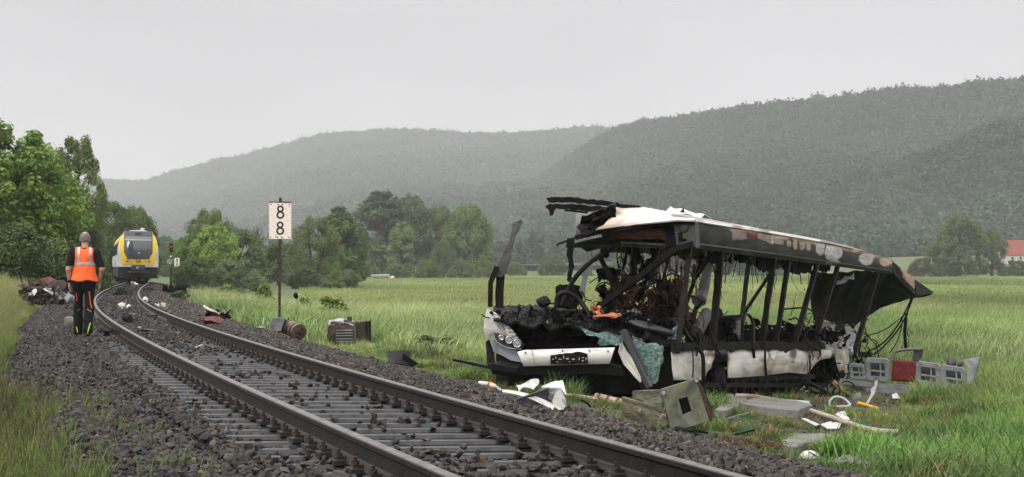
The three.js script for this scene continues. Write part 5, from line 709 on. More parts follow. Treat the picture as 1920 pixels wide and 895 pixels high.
  add('torn_pillar', [plate(tearEdge([[928, 508], [936, 494], [957, 445], [961, 429], [968, 417], [976, 412], [980, 416], [972, 430], [965, 448], [957, 479], [949, 513], [940, 520], [932, 519]].map(([x, y]) => at(x, y, 22.35)), 0.08, 0.004, R), 0.07, [], 0.006), ...chunks(R, 8, at(968, 425, 22.4), V(0.1, 0.14, 0.06), 0.05)], mat('sooty_pale_skin', [0.085, 0.08, 0.082], 0.5, { map: T.grime, ...bumpy(T.lumps, 0.02) }), 'tall torn pillar standing at the front corner, grey with soot');
  add('pillar_post', [crumple(bar(at(938, 514, 22.4), at(937, 578, 22.4), 0.08, 0.13), 0.012, 8), bar(at(932, 500, 22.3), at(920, 530, 22.3), 0.05, 0.08), bar(at(920, 528, 22.3), at(919, 576, 22.3), 0.06, 0.075)], M.soot);
  add('tow_bar', [bar(mask(921, 690, -0.05), at(884, 682, 22.6), 0.04, 0.05), bar(at(884, 682, 22.6), at(850, 675, 22.9), 0.03, 0.04)], M.black);
  return bus;
}

// ---------------------------------------------------------------- the railcar
function canvasTex(w, h, draw) { const c = document.createElement('canvas'); c.width = w; c.height = h; draw(c.getContext('2d'), w, h); const t = new THREE.CanvasTexture(c); t.colorSpace = THREE.SRGBColorSpace; return t; }
function buildTrain() {
  const c0 = lineAt(101.5), th = 0.286, t = thing('railcar', 'white and yellow regional railcar with a dark windscreen, standing on the track', 'train', V(c0.x, 0.02, -c0.D), undefined, th);
  t.rotation.z = -0.012;
  const white = mat('train_white', [0.72, 0.72, 0.7], 0.35, { map: T.grime }), yellow = mat('train_yellow', [0.86, 0.56, 0.01], 0.4), dark = mat('train_dark_grey', [0.05, 0.054, 0.062], 0.45), under = mat('train_underframe', [0.022, 0.021, 0.02], 0.7, { map: T.grime }), glass = mat('train_window', [0.03, 0.034, 0.036], 0.12, { phys: true, clearcoat: 0.6 });
  const half = [[0, 3.78], [0.5, 3.75], [0.9, 3.62], [1.14, 3.36], [1.3, 3.0], [1.4, 2.5], [1.43, 1.9], [1.42, 1.35], [1.4, 1.1]];
  const wAt = (y) => { for (let i = 1; i < half.length; i++) if (y >= half[i][1]) return lerp(half[i - 1][0], half[i][0], clamp((half[i - 1][1] - y) / (half[i - 1][1] - half[i][1]), 0, 1)); return 1.4; };
  const full = [...half.map(([x, y]) => [x, y]).reverse(), ...half.slice(1).map(([x, y]) => [-x, y])];
  // nose surface: z towards the viewer (+z local), bulged and raked
  const nose = (x, y, o = 0) => V(x, y, 0.75 * (1 - Math.pow(Math.abs(x) / 1.43, 2.4)) - 0.75 - 0.9 * Math.pow(Math.max(0, (y - 1.6) / 2.2), 2.2) + 0.85 + o);
  const face = (x0, x1, y0, y1, o, nx = 16, ny = 12) => sheet((u, v) => { const y = lerp(y0(u), y1(u), v), x = lerp(x0(y), x1(y), u); return nose(x, y, o); }, nx, ny, 0.03);
  const k = (v) => () => v;
  for (let car = 0; car < 2; car++) {
    const z0 = car ? -26.4 : 0.15, z1 = z0 - 25.4 + (car ? 0 : 0.2), L = [];
    const loft = (pr, za, zb, n = 12) => sheet((u, v) => { const f = u * (pr.length - 1), i = Math.min(pr.length - 2, Math.floor(f)), q = f - i; return V(lerp(pr[i][0], pr[i + 1][0], q), lerp(pr[i][1], pr[i + 1][1], q), lerp(za, zb, v)); }, 48, n, 0.06);
    partL(t, 'car_body', loft(full, z0 - 0.6, z1), white);
    for (const s of [-1, 1]) {
      const strip = (y0, y1, o, m, name, za = z0 - 0.9, zb = z1 + 0.3) => partL(t, name, sheet((u, v) => { const y = lerp(y0, y1, v); return V(s * (wAt(y) + o), y, lerp(za, zb, u)); }, 10, 5, 0.02), m);
      strip(3.0, 3.55, 0.05, yellow, 'cantrail_stripe'); 
      for (let w = 0; w < 9; w++) strip(1.98, 2.86, 0.055, glass, 'side_window', z0 - 1.7 - w * 2.6, z0 - 4.1 - w * 2.6);
      partL(t, 'side_skirt', box(0.12, 0.75, 24.6, s * 1.34, 0.72, (z0 + z1) / 2 - 0.3), under);
    }
    for (const z of [z0 - 4, z1 + 4]) partL(t, 'bogie', [box(2.1, 0.5, 3.2, 0, 0.62, z, 0.05), ...[-1.05, 1.05].flatMap((d) => [-0.75, 0.75].map((x) => cyl(V(x - 0.06, 0.43, z + d), V(x + 0.06, 0.43, z + d), 0.43, 0.43, 20)))], under);
    partL(t, 'roof_equipment', [box(1.7, 0.28, 5, 0, 3.84, z0 - 5.5, 0.05), box(1.6, 0.25, 6, 0, 3.84, z0 - 14, 0.05)], under);
    if (!car) partL(t, 'gangway', box(2.3, 2.6, 1.1, 0, 2.3, z1 - 0.3), under);
  }
  // front end
  partL(t, 'front_shell', face((y) => -wAt(y), (y) => wAt(y), k(1.1), (u) => 3.78 - 0.0 * u, 0, 40, 40), white, 'white front shell');
  // sides of the nose join it to the body
  partL(t, 'nose_side', sheet((u, v) => { const f = u * (full.length - 1), i = Math.min(full.length - 2, Math.floor(f)), q = f - i, x = lerp(full[i][0], full[i + 1][0], q), y = lerp(full[i][1], full[i + 1][1], q); return nose(x, y, 0).lerp(V(x, y, -0.5), v); }, 60, 4, 0.04), white);
  for (const s of [-1, 1]) partL(t, 'front_side_pillar', face((y) => s > 0 ? lerp(0.86, 1.02, sstep(y, 1.7, 3.5)) : -wAt(y) + lerp(0.28, 0.02, sstep(y, 1.5, 3.0)), (y) => s > 0 ? wAt(y) - lerp(0.28, 0.02, sstep(y, 1.5, 3.0)) : -lerp(0.86, 1.02, sstep(y, 1.7, 3.5)), k(1.28), k(3.66), 0.03, 8, 24), yellow, 'yellow band beside the windscreen');
  partL(t, 'front_yellow_panel', face(k(-0.9), k(0.9), k(1.28), k(1.76), 0.032, 20, 6), yellow);
  partL(t, 'front_dark_panel', face((y) => -lerp(0.78, 1.0, sstep(y, 1.7, 2.2)), (y) => lerp(0.78, 1.0, sstep(y, 1.7, 2.2)), k(1.66), k(3.7), 0.045, 20, 24), dark, 'dark grey panel round the windscreen');
  partL(t, 'windscreen', face(k(-0.93), k(0.93), k(2.28), k(3.3), 0.065, 20, 12), mat('train_windscreen', [0.06, 0.068, 0.075], 0.12, { phys: true, clearcoat: 0.5 }));
  partL(t, 'sun_blind', face(k(-0.93), k(0.93), k(3.06), k(3.3), 0.08, 20, 4), mat('sun_blind', [0.2, 0.21, 0.22], 0.6));
  partL(t, 'blind_edge', face(k(-0.93), k(0.93), k(3.03), k(3.07), 0.09, 20, 2), white);
  partL(t, 'destination_display', face(k(-0.24), k(0.24), k(3.42), k(3.6), 0.07, 8, 4), under);
  partL(t, 'wiper', [bar(nose(-0.6, 2.28, 0.1), nose(-0.62, 3.0, 0.12), 0.025, 0.025)], under);
  partL(t, 'centre_lamp', placeGeo(new THREE.SphereGeometry(0.07, 12, 8), nose(0.02, 2.1, 0.06), [0, 0, 0], [1, 1, 0.5]), mat('lamp_glass', [0.6, 0.6, 0.6], 0.2));
  for (const s of [-1, 1]) { const h = partL(t, 'tail_light', face(k(s * 0.78 - 0.1), k(s * 0.78 + 0.1), k(1.45), k(1.58), 0.055, 4, 3), mat('tail_lamp_red', [0.6, 0.1, 0.08], 0.25)); partL(h, 'headlamp', face(k(s * 0.56 - 0.1), k(s * 0.56 + 0.1), k(1.45), k(1.58), 0.055, 4, 3), mat('lamp_grey', [0.4, 0.4, 0.42], 0.25)); }
  { const tx = canvasTex(96, 64, (g, w, h) => { g.fillStyle = '#e6b400'; g.fillRect(0, 0, w, h); g.strokeStyle = g.fillStyle = '#3a3626'; g.lineWidth = 7; g.strokeRect(6, 6, w - 12, h - 12); g.font = 'bold 46px sans-serif'; g.textAlign = 'center'; g.textBaseline = 'middle'; g.fillText('DB', w / 2, h / 2 + 3); });
    const m = new THREE.MeshStandardMaterial({ map: tx, roughness: 0.4 }); m.name = 'front_mark'; const pg = new THREE.BoxGeometry(0.36, 0.24, 0.02); pg.translate(0, 1.52, nose(0, 1.52, 0.065).z); partL(t, 'front_mark', pg, m); }
  partL(t, 'front_skirt', [sheet((u, v) => { const x = lerp(-1.36, 1.36, u), y = lerp(0.28, 1.1, v); return nose(x, 1.1, -0.12 - 0.25 * (1 - v)).setY(y); }, 24, 6, 0.05), box(2.5, 0.7, 1.2, 0, 0.7, -0.8)], under);
  partL(t, 'coupler', [box(0.95, 0.4, 0.25, 0, 1.05, 0.92, 0.04), cyl(V(0, 1.0, 0.9), V(0, 1.0, 1.3), 0.16, 0.18, 12), box(0.36, 0.3, 0.2, 0.02, 1.02, 1.32, 0.03)], mat('coupler_steel', [0.09, 0.085, 0.08], 0.5, { metalness: 0.4 }));
  partL(t, 'coupler_light', [box(0.16, 0.12, 0.04, -0.08, 1.06, 1.44)], white);
  partL(t, 'front_step', bar(V(-0.75, 0.75, 0.9), V(0.75, 0.75, 0.9), 0.06), M.aluDull);
  partL(t, 'roof_beacon', box(0.28, 0.16, 0.25, 0.32, 3.88, -0.9, 0.03), white);
  for (const s of [-1, 1]) partL(t, 'cab_side_window', sheet((u, v) => { const y = lerp(2.0, 2.95, v); return V(s * (wAt(y) + 0.02), y, lerp(-0.55, -1.6, u)); }, 4, 4, 0.03), glass);
}

// ---------------------------------------------------------------- signs, signal, house
function eight(g, x, y, r1, r2, w) { g.lineWidth = w; for (const [cy, r] of [[y - r1 + w * 0.35, r1], [y + r2 - w * 0.35, r2]]) { g.beginPath(); g.arc(x, cy, r - w / 2, 0, 7); g.stroke(); } }
function kmBoard(name, label, px, pyTop, pyBot, D, wide, tall, draw, base, postTop) {
  const p = at(px, 500, D); p.y = base; const t = thing(name, label, 'sign', p, undefined, 0), top = CAMY - (pyTop - CY) / F * D - base, bot = CAMY - (pyBot - CY) / F * D - base;
  partL(t, 'post', [bar(V(0.0, -0.4, 0), V(0.03, postTop - base, 0), 0.055, 0.055)], mat('dark_post', [0.05, 0.034, 0.027], 0.7, { map: T.rust }));
  const tx = canvasTex(256, Math.round(256 * tall / wide), draw), m = new THREE.MeshStandardMaterial({ map: tx, roughness: 0.45 }); m.name = 'sign_face';
  const b = partL(t, 'board', box(wide, tall, 0.012, 0.03, (top + bot) / 2, 0.04, 0.004), mat('sign_back', [0.7, 0.66, 0.6], 0.5)); b.rotation.y = 0.04;
  const fg = new THREE.PlaneGeometry(wide - 0.006, tall - 0.006); fg.translate(0.03, (top + bot) / 2, 0.049); partL(b, 'number', fg, m);
  if (D < 60) { partL(t, 'cap_rail', box(wide + 0.01, 0.022, 0.03, 0.03, top + 0.012, 0.035), M.black); partL(t, 'bracket', [box(0.12, 0.03, 0.05, 0.02, top - 0.05, 0.02), box(0.12, 0.03, 0.05, 0.02, bot + 0.04, 0.02)], M.steelDark); }
  return t;
}
function buildSigns() {
  const ground = (px, D) => { const p = at(px, 500, D); return surfaceY(p.x, p.z); };
  const D = 32.2, cream = '#efe4d8', ink = '#1b1814';
  kmBoard('kilometre_board', 'cream board with two black eights on a dark post', 523, 380.5, 448.5, D, 0.495, 0.811, (g, w, h) => {
    g.fillStyle = cream; g.fillRect(0, 0, w, h); g.fillStyle = 'rgba(150,110,80,0.12)'; for (let i = 0; i < 30; i++) g.fillRect((i * 53) % w, (i * 97) % h, 30, 18);
    g.strokeStyle = ink; eight(g, w * 0.51, h * 0.245, 40, 46, 21); eight(g, w * 0.5, h * 0.69, 40, 46, 21);
    g.fillStyle = '#2a221c'; for (const [x, y, r] of [[0.08, 0.045, 7], [0.92, 0.05, 7], [0.4, 0.045, 9], [0.6, 0.045, 9], [0.06, 0.955, 7], [0.9, 0.965, 7], [0.37, 0.955, 9], [0.58, 0.96, 9]]) { g.beginPath(); g.arc(x * w, y * h, r, 0, 7); g.fill(); }
    g.strokeStyle = 'rgba(70,60,50,0.8)'; g.lineWidth = 6; g.beginPath(); g.moveTo(w * 0.34, h * 0.86); g.lineTo(w * 0.27, h * 0.97); g.stroke();
  }, ground(523, D), CAMY - (371 - CY) / F * D);
  kmBoard('kilometre_board', 'small distant board with an eight above a six, right of the train', 331, 484, 499.5, 143, 0.52, 0.83, (g, w, h) => { g.fillStyle = '#e4ded2'; g.fillRect(0, 0, w, h); g.fillStyle = '#26221d'; g.textAlign = 'center'; g.textBaseline = 'middle'; g.font = 'bold 215px sans-serif'; g.fillText('8', w / 2, h * 0.28); g.fillText('6', w / 2, h * 0.74); }, ground(331, 143), CAMY - (484 - CY) / F * 143);
  { const d = 152, p = at(318.5, 500, d); p.y = ground(318, d); const t = thing('marker_board', 'small white marker board with a black mark, between the train and the eight-six board', 'sign', p); partL(t, 'post', box(0.08, 1.9, 0.08, 0, 0.9, 0), M.steelDark); const y = CAMY - (491 - CY) / F * d - p.y;
    const b = partL(t, 'board', box(0.34, 0.5, 0.02, 0.03, y, 0.05), mat('sign_white', [0.72, 0.7, 0.66], 0.5)); partL(b, 'mark', [placeGeo(new THREE.TorusGeometry(0.09, 0.025, 6, 16, 5), V(0.04, y + 0.05, 0.065)), box(0.04, 0.2, 0.01, 0.11, y - 0.06, 0.066)], M.black); partL(t, 'side_board', box(0.12, 0.34, 0.02, -0.24, y + 0.02, 0.05), mat('sign_white', [], 0)); }
  { const d = 158, p = at(320.5, 500, d); p.y = ground(320, d); const t = thing('railway_signal', 'railway signal showing red, on a dark post right of the train', 'signal', p), y = CAMY - (463 - CY) / F * d - p.y, y2 = CAMY - (481 - CY) / F * d - p.y;
    partL(t, 'post', box(0.14, y + 0.5, 0.14, 0, (y + 0.5) / 2 - 0.2, -0.1), M.steelDark);
    partL(t, 'head', box(0.4, 0.95, 0.2, 0, y - 0.1, 0, 0.05), M.black);
    const em = new THREE.MeshStandardMaterial({ color: 0x300000, emissive: new THREE.Color(1, 0.03, 0.05), emissiveIntensity: 0.4, roughness: 0.4 }); em.name = 'red_signal_lamp';
    partL(t, 'signal_lamp', cyl(V(0, y, 0.1), V(0, y, 0.14), 0.085, 0.085, 16), em); partL(t, 'lower_lamp', cyl(V(0, y2, 0.05), V(0, y2, 0.12), 0.1, 0.1, 12), mat('sign_white', [], 0)); 
    const pl = new THREE.PointLight(new THREE.Color(1, 0.05, 0.06), 0.5); pl.position.set(0, y, 0.3); pl.castShadow = true; pl.shadow.radius = 5; t.add(pl); }
  // house at the right edge
  { const d = 560, p = at(1918, 500, d); p.y = groundY(p.x, p.z) - 0.3; const t = thing('house', 'white house with a steep red tiled roof at the right edge', 'house', p), eY = CAMY + 25 * d / F - p.y, rY = CAMY + 51.5 * d / F - p.y, w = 8.2, dp = 3.0;
    const wall = mat('white_render', [0.66, 0.64, 0.6], 0.85, { map: T.grime }), tile = mat('red_tiles', [0.33, 0.09, 0.06], 0.8, { map: T.rust, ...bumpy(T.lumps, 0.05) });
    partL(t, 'wall', [box(w * 2, eY, dp * 2, 0, eY / 2, 0), ...[-1, 1].map((s) => plate([V(s * w, eY, dp), V(s * w, rY - 0.1, 0), V(s * w, eY, -dp)], 0.3))], wall);
    for (const s of [-1, 1]) { const r = partL(t, 'roof', bar(V(0, eY - 0.35, s * (dp + 0.5)), V(0, rY, 0), w * 2 + 0.9, 0.25, V(0, 1, 0)), tile); if (s > 0) partL(r, 'chimney', box(0.9, 1.6, 0.9, 3.4, rY + 0.1, -0.8), tile); }
    for (let i = 0; i < 4; i++) { const f = partL(t, 'window', box(1.1, 1.3, 0.1, -5 + i * 3.2, eY - 1.6, dp + 0.03), mat('window_frame', [0.6, 0.6, 0.58], 0.5)); partL(f, 'pane', box(0.9, 1.1, 0.06, -5 + i * 3.2, eY - 1.6, dp + 0.08), mat('house_pane', [0.04, 0.045, 0.05], 0.1)); } }
  { const d = 640, p = at(1700, 500, d); p.y = groundY(p.x, p.z); const t = thing('post_sign', 'tiny pale sign on a post on the slope above the bus tail', 'sign', p), y = CAMY - (467.5 - CY) / F * d - p.y; partL(t, 'post', box(0.2, y, 0.2, 0.3, y / 2, 0), M.ash); partL(t, 'board', [box(1.5, 0.9, 0.12, -0.1, y + 0.4, 0.1), box(0.9, 0.9, 0.12, 0.6, y - 0.4, 0.1)], mat('sign_white', [], 0)); }
  { const p = at(713, 513, 330); p.y = groundY(p.x, p.z); const t = thing('silver_wreckage', 'pale silvery piece lying low in the far meadow below the trees', 'wreckage', p); partL(t, 'sheet', [crumple(box(4.2, 0.9, 1.2, 0, 0.62, 0, 0.1), 0.3, 1.2), crumple(box(1.4, 0.6, 1.0, 2.4, 0.4, 0, 0.1), 0.3, 1.5)], M.alu); partL(t, 'underside', box(3.6, 0.4, 1, 0.4, 0.25, 0), M.black); }
}

// ---------------------------------------------------------------- debris
const rot3 = (R, a = 6.28) => [R() * a, R() * a, R() * a];
// points given as sightings at one distance, relative heights kept
const pts = (L, D) => L.map(([x, y, d = 0]) => at(x, y, D + d));
function debris(name, label, category, px, py, group) { const p = onGround(px, py); if (toTrack(p.x, p.z).l > 2.5) LANDMARKS.push([p.x, p.z + 0.35, 0.5], [p.x, p.z - 0.2, 0.4]); if (/machine|crate/.test(category) || name === 'black_bent_panel') for (let k = 0.6; k < 6; k += 0.6) SPARSE.push([p.x * (1 + k / p.z), p.z + k, 1.0]); return Object.assign(thing(name, label, category, p, group), { D: -p.z }); }
function buildDebris() {
  const R = rng(303), g2 = (x, y) => onGround(x, y);
  const tornP = (L, D, t = 0.012, st = 0.06, am = 0.008) => plate(tearEdge(pts(L, D), st, am, R), t);
  // ---- row of seat shells thrown out of the bus
  { const s = debris('seat_row', 'overturned row of grey metal seat frames, one still with its red cushion', 'seats', 1720, 742), D = s.D; LANDMARKS.push([s.position.x, s.position.z, 0.9], [s.position.x - 0.7, s.position.z, 0.7], [s.position.x + 0.7, s.position.z - 0.2, 0.6]);
    const q = (x, y, o = 0) => at(x, y, D + 0.25 + (1720 - x) * 0.004 + o), A = M.seatGrey = mat('seat_grey', [0.25, 0.265, 0.285], 0.45, { metalness: 0.25, map: T.grime });
    const frame = (x0, y0, x1, y1, x2, y2, x3, y3, lab) => { const P = (u, v, o = 0) => { const a = [lerp(x0, x1, u), lerp(y0, y1, u)], b = [lerp(x3, x2, u), lerp(y3, y2, u)]; return q(lerp(a[0], b[0], v), lerp(a[1], b[1], v), o); };
      const f = new THREE.Group(); f.name = 'seat_shell'; if (lab) f.userData.label = lab; f.position.copy(P(0.5, 0.5).sub(s.position)); s.add(f);
      part(f, 'shell', plate([P(0, 0.1), P(0.12, 0), P(0.88, 0), P(1, 0.1), P(1, 0.92), P(0.9, 1), P(0.1, 1), P(0, 0.92)], 0.05, [[P(0.2, 0.2), P(0.8, 0.2), P(0.82, 0.8), P(0.18, 0.8)]], 0.008), A);
      part(f, 'crossbar', [bar(P(0.15, 0.55, 0.03), P(0.85, 0.57, 0.03), 0.03), bar(P(0.62, 0.2, 0.05), P(0.62, 0.8, 0.05), 0.025)], M.alu);
      part(f, 'bolt', [[0.08, 0.15], [0.92, 0.15], [0.08, 0.5], [0.92, 0.5], [0.08, 0.85], [0.92, 0.85]].map(([u, v]) => cyl(P(u, v, -0.01), P(u, v, -0.03), 0.013, 0.013, 8)), M.alu);
      part(f, 'back_cover', plate([P(0.1, 0.1, 0.28), P(0.9, 0.1, 0.28), P(0.9, 0.9, 0.28), P(0.1, 0.9, 0.28)], 0.03), M.darkGrey); };
    frame(1622, 671, 1668, 674, 1668, 716, 1626, 713); frame(1718, 678, 1763, 683, 1764, 727, 1719, 721); frame(1764, 684, 1810, 691, 1814, 731, 1766, 727); frame(1592, 682, 1621, 684, 1624, 712, 1596, 711, 'sooty seat shell');
    part(s, 'seat_cushion', placeGeo(new RoundedBoxGeometry(0.44, 0.41, 0.1, 3, 0.045), q(1695, 696, -0.03), [0, -0.1, -0.05]), M.red, 'red plush cushion');
    part(s, 'beam', [bar(q(1580, 719, 0.05), q(1826, 735, 0.05), 0.08, 0.09), bar(q(1625, 731, -0.05), q(1740, 739, -0.05), 0.06, 0.07), bar(q(1575, 715), q(1640, 722), 0.05, 0.1)], A);
    part(s, 'end_panel', [crumple(plate([q(1812, 729), q(1814, 690), q(1808, 676, 0.1), q(1828, 671), q(1838, 671), q(1822, 728)], 0.05, [], 0.006), 0.01, 4), bar(q(1836, 671, -0.03), q(1819, 729, -0.03), 0.05, 0.04)], M.alu, 'bright end panel');
    part(s, 'armrest', [tube([q(1675, 672, 0.2), q(1680, 660, 0.2), q(1700, 656, 0.2), q(1729, 655, 0.2)], 0.03, 6, 16)], M.ash); part(s, 'headrest', plate([q(1714, 657, 0.22), q(1731, 655, 0.22), q(1730, 668, 0.22), q(1720, 682, 0.22), q(1711, 676, 0.22)], 0.06), M.darkGrey); part(s, 'side_bag', [crumple(placeGeo(new THREE.IcosahedronGeometry(0.09, 2), q(1783, 680, 0.3), [0, 0, 0], [1, 1.1, 0.8]), 0.03, 6), crumple(placeGeo(new THREE.IcosahedronGeometry(0.07, 2), q(1800, 682, 0.3)), 0.04, 6)], M.darkGrey); }
  // ---- the green cabinet
  { const s = debris('green_cabinet', 'dented grey-green sheet metal cabinet with a square hole, leaning beside the ballast', 'cabinet', 1258, 812), D = s.D; LANDMARKS.push([s.position.x, s.position.z, 0.55]);
    part(s, 'door', crumple(plate(pts([[1240, 731, 0], [1306, 708, 0], [1331, 789, 0], [1258, 810, 0]], D + 0.02), 0.03, [pts([[1273, 748], [1290.5, 742.5], [1298.5, 770], [1280.5, 778]], D + 0.02)], 0.004), 0.02, 2), M.green, 'door sheet with a square hole');
    part(s, 'lock_backing', plate(pts([[1270, 744], [1294, 738], [1303, 772], [1277, 781]], D + 0.1), 0.02), M.black);
    part(s, 'side_sheet', sheet((u, v) => at(lerp(1188, 1243, u), lerp(lerp(733, 731, u), lerp(752, 768, u), v), D + 0.55 - 0.5 * u + 0.02 * N(u * 4, v * 3)), 16, 8, 0.03), M.green);
    part(s, 'lower_sheet', [sheet((u, v) => at(lerp(1168, 1250, u), lerp(lerp(747, 772, u), lerp(780, 812, u), v), D + 0.45 - 0.4 * u - 0.03 * Math.sin(v * 3)), 20, 8, 0.03), bar(at(1168, 747, D + 0.44), at(1248, 771, D + 0.05), 0.05, 0.03)], mat('rusty_green', [0.15, 0.145, 0.1], 0.6, { map: T.rust, ...bumpy(T.lumps, 0.006) }), 'rust-streaked lower sheet');
    part(s, 'inner_side', sheet((u, v) => at(lerp(1307, 1334, u), lerp(lerp(709, 765, u), 790, v), D + 0.03 + 0.35 * u), 6, 8, 0.025), M.rustDark);
    part(s, 'hinge', [cyl(at(1244, 737, D - 0.01), at(1244, 737, D - 0.05), 0.022, 0.022, 10), cyl(at(1306.5, 714, D - 0.01), at(1306.5, 714, D - 0.05), 0.02, 0.02, 10), cyl(at(1200, 769, D + 0.2), at(1200, 769, D + 0.15), 0.018, 0.018, 10), tube(pts([[1238, 785], [1243, 778], [1248, 781]], D), 0.008, 5)], M.alu); }
  // ---- white plastic wreck pile by the ballast
  { const D0 = -g2(1010, 772).z; LANDMARKS.push([at(1005, 700, D0).x, -D0 - 0.3, 0.45]);
    const a = debris('bumper_strip', 'long curved white plastic strip lying on the ballast before the bus', 'wreckage', 1000, 765); part(a, 'strip', sheet((u, v) => at(lerp(942, 1054, u), lerp(733, 772, u * u * 0.85 + u * 0.15) + lerp(-2, 6, v) * (0.6 + u), D0 - 0.12 + 0.35 * (1 - u) - 0.05 * v), 30, 6, 0.015), M.whitePlastic); part(a, 'torn_end', crumple(tornP([[1036, 752], [1046, 737], [1051, 741], [1059, 764], [1052, 775], [1044, 774]], D0 - 0.02, 0.02), 0.03, 6), M.whitePlastic);
    const b = debris('plastic_wreckage', 'dark grey rectangular plastic panel propped among the white pieces', 'wreckage', 978, 777); part(b, 'panel', crumple(plate(pts([[969, 748], [1028, 728], [1031, 758], [978, 778]], D0 + 0.03), 0.02, [], 0.003), 0.02, 4), M.darkGrey); part(b, 'rib', bar(at(971, 751, D0), at(1027, 732, D0), 0.015, 0.01), M.black);
    const c = debris('crumpled_panel', 'crumpled white panel standing up behind the dark grey panel', 'wreckage', 990, 745); part(c, 'sheet', crumple(sheet((u, v) => at(lerp(972, 1011, u), lerp(lerp(726, 712, Math.sin(u * 2.2)), 738, v), D0 + 0.4 - 0.15 * v), 18, 12, 0.012), 0.07, 6), M.whitePlastic);
    const d = debris('white_bracket', 'white bracket with a round pipe stub, right end of the white wreck pile', 'wreckage', 1045, 768); part(d, 'bracket', crumple(tornP([[1036, 742], [1048, 734], [1056, 748], [1059, 762], [1046, 769], [1038, 760]], D0 + 0.12, 0.05), 0.03, 5), M.whitePlastic); part(d, 'pipe_stub', [cyl(at(1033, 745, D0 - 0.02), at(1037, 742, D0 + 0.2), 0.04, 0.04, 14, true), cyl(at(1032.5, 745.2, D0 - 0.022), at(1033, 745, D0), 0.028, 0.028, 12)], M.ash);
    const e = debris('crinkled_foil', 'crinkled pale plastic sheet at the back of the white wreck pile', 'wreckage', 1035, 735); part(e, 'sheet', crumple(sheet((u, v) => at(lerp(1018, 1054, u), lerp(722, 737, v), D0 + 0.55 - 0.3 * v), 16, 10, 0.01), 0.1, 7), mat('pale_sheet', [0.55, 0.56, 0.55], 0.4)); }
  { const p = debris('pipe_end', 'white pipe with an orange-red collar at the left of the white wreck pile', 'pipe', 925, 732), D = p.D; part(p, 'pipe', [tube(pts([[899, 719, 0.2], [915, 721, 0.1], [924, 724, 0], [934, 731, 0], [943, 738, 0]], D), 0.035, 10, 20)], M.whitePlastic); part(p, 'collar', [crumple(cyl(at(918, 722, D + 0.08), at(928, 727, D), 0.055, 0.05, 12), 0.015, 12)], M.orangeRed); }
  { const p = debris('striped_post', 'broken red and white banded post lying left of the green cabinet', 'post', 1145, 758), D = p.D, a = at(1117, 745, D + 0.25), b = at(1168, 757, D); part(p, 'post', cyl(a, b, 0.065, 0.065, 14), mat('cream_paint', [0.55, 0.47, 0.38], 0.6, { map: T.grime })); for (const t of [0.14, 0.48, 0.84]) part(p, 'red_band', cyl(a.clone().lerp(b, t - 0.05), a.clone().lerp(b, t + 0.05), 0.068, 0.068, 14), mat('band_red', [0.3, 0.05, 0.03], 0.6, { map: T.rust })); }
  const pole = (label, L, r) => { const P = L.map(([x, y]) => g2(x, y)), o = thing('wooden_pole', label, 'pole', P[0].clone()); part(o, 'pole', tube(P.map((p) => p.add(V(0, r + 0.03, 0))), r, 8, 30), M.wood); };
  pole('thin pale pole between the white wreck pile and the banded post', [[1058, 749], [1090, 752], [1120, 757]], 0.028);
  pole('long pale pole lying across the concrete slabs before the bus', [[1338, 752], [1398, 752], [1456, 761], [1520, 771]], 0.045);
  pole('pale pole running from the slab into the grass on the right', [[1521, 779], [1575, 797], [1610, 809], [1645, 818], [1684, 821]], 0.036);
  pole('thin pale pole beside the black bent panel left of the bus', [[755, 667], [800, 670], [850, 675]], 0.03);
  const slab = (label, L, t, y = 0.05, m = M.concrete) => { const P = L.map(([x, py]) => g2(x, py)), o = thing('concrete_slab', label, 'slab', P[0].clone()); const c = P.reduce((a, p) => a.add(p), V(0, 0, 0)).multiplyScalar(1 / P.length), Y = c.y + y; part(o, 'slab', crumple(plate(tearEdge(P.map((p) => V(p.x, Y + t / 2 + (p.y - c.y), p.z)), 0.12, 0.012, R), t, [], 0.012), 0.015, 4, P[0].x), m); };
  slab('large broken concrete slab under the long pale pole', [[1388, 772], [1414, 762], [1470, 762], [1523, 773], [1494, 786], [1440, 782]], 0.11);
  slab('smaller concrete slab just right of the green cabinet', [[1342, 782], [1372, 757], [1400, 760], [1380, 776], [1352, 788]], 0.09);
  slab('flat grey slab behind the white dome on the ballast edge', [[1466, 848], [1490, 836], [1540, 828], [1566, 833], [1530, 846], [1490, 856]], 0.08, 0.04);
  slab('angular grey rock slab at the bottom edge, left of the last one', [[1605, 893], [1640, 873], [1680, 868], [1690, 876], [1650, 892]], 0.1, 0.05);
  slab('flat grey rock slab at the bottom edge, rightmost of all', [[1683, 893], [1705, 876], [1738, 880], [1745, 893]], 0.1, 0.05);
  slab('small grey slab piece by the bottom edge, next to the ballast', [[1560, 885], [1580, 868], [1612, 873], [1600, 886]], 0.07, 0.04);
  slab('sandy weathered beam half hidden in the right-hand grass', [[1797, 852], [1803, 845], [1872, 842], [1874, 848], [1840, 855]], 0.08, 0.08, mat('sandy_concrete', [0.3, 0.25, 0.19], 0.9, { map: T.grime }));
  { const p = debris('white_dome', 'shiny white plastic dome lying on the ballast edge', 'wreckage', 1518, 860), g = new THREE.SphereGeometry(0.1, 20, 10, 0, 6.283, 0, 1.5); g.scale(1.0, 0.75, 0.8); partL(p, 'dome', boxUV(g.toNonIndexed()), M.whitePlastic); partL(p, 'split', bar(V(-0.01, 0.065, 0.04), V(0.05, 0.03, 0.085), 0.012, 0.01), M.black); }
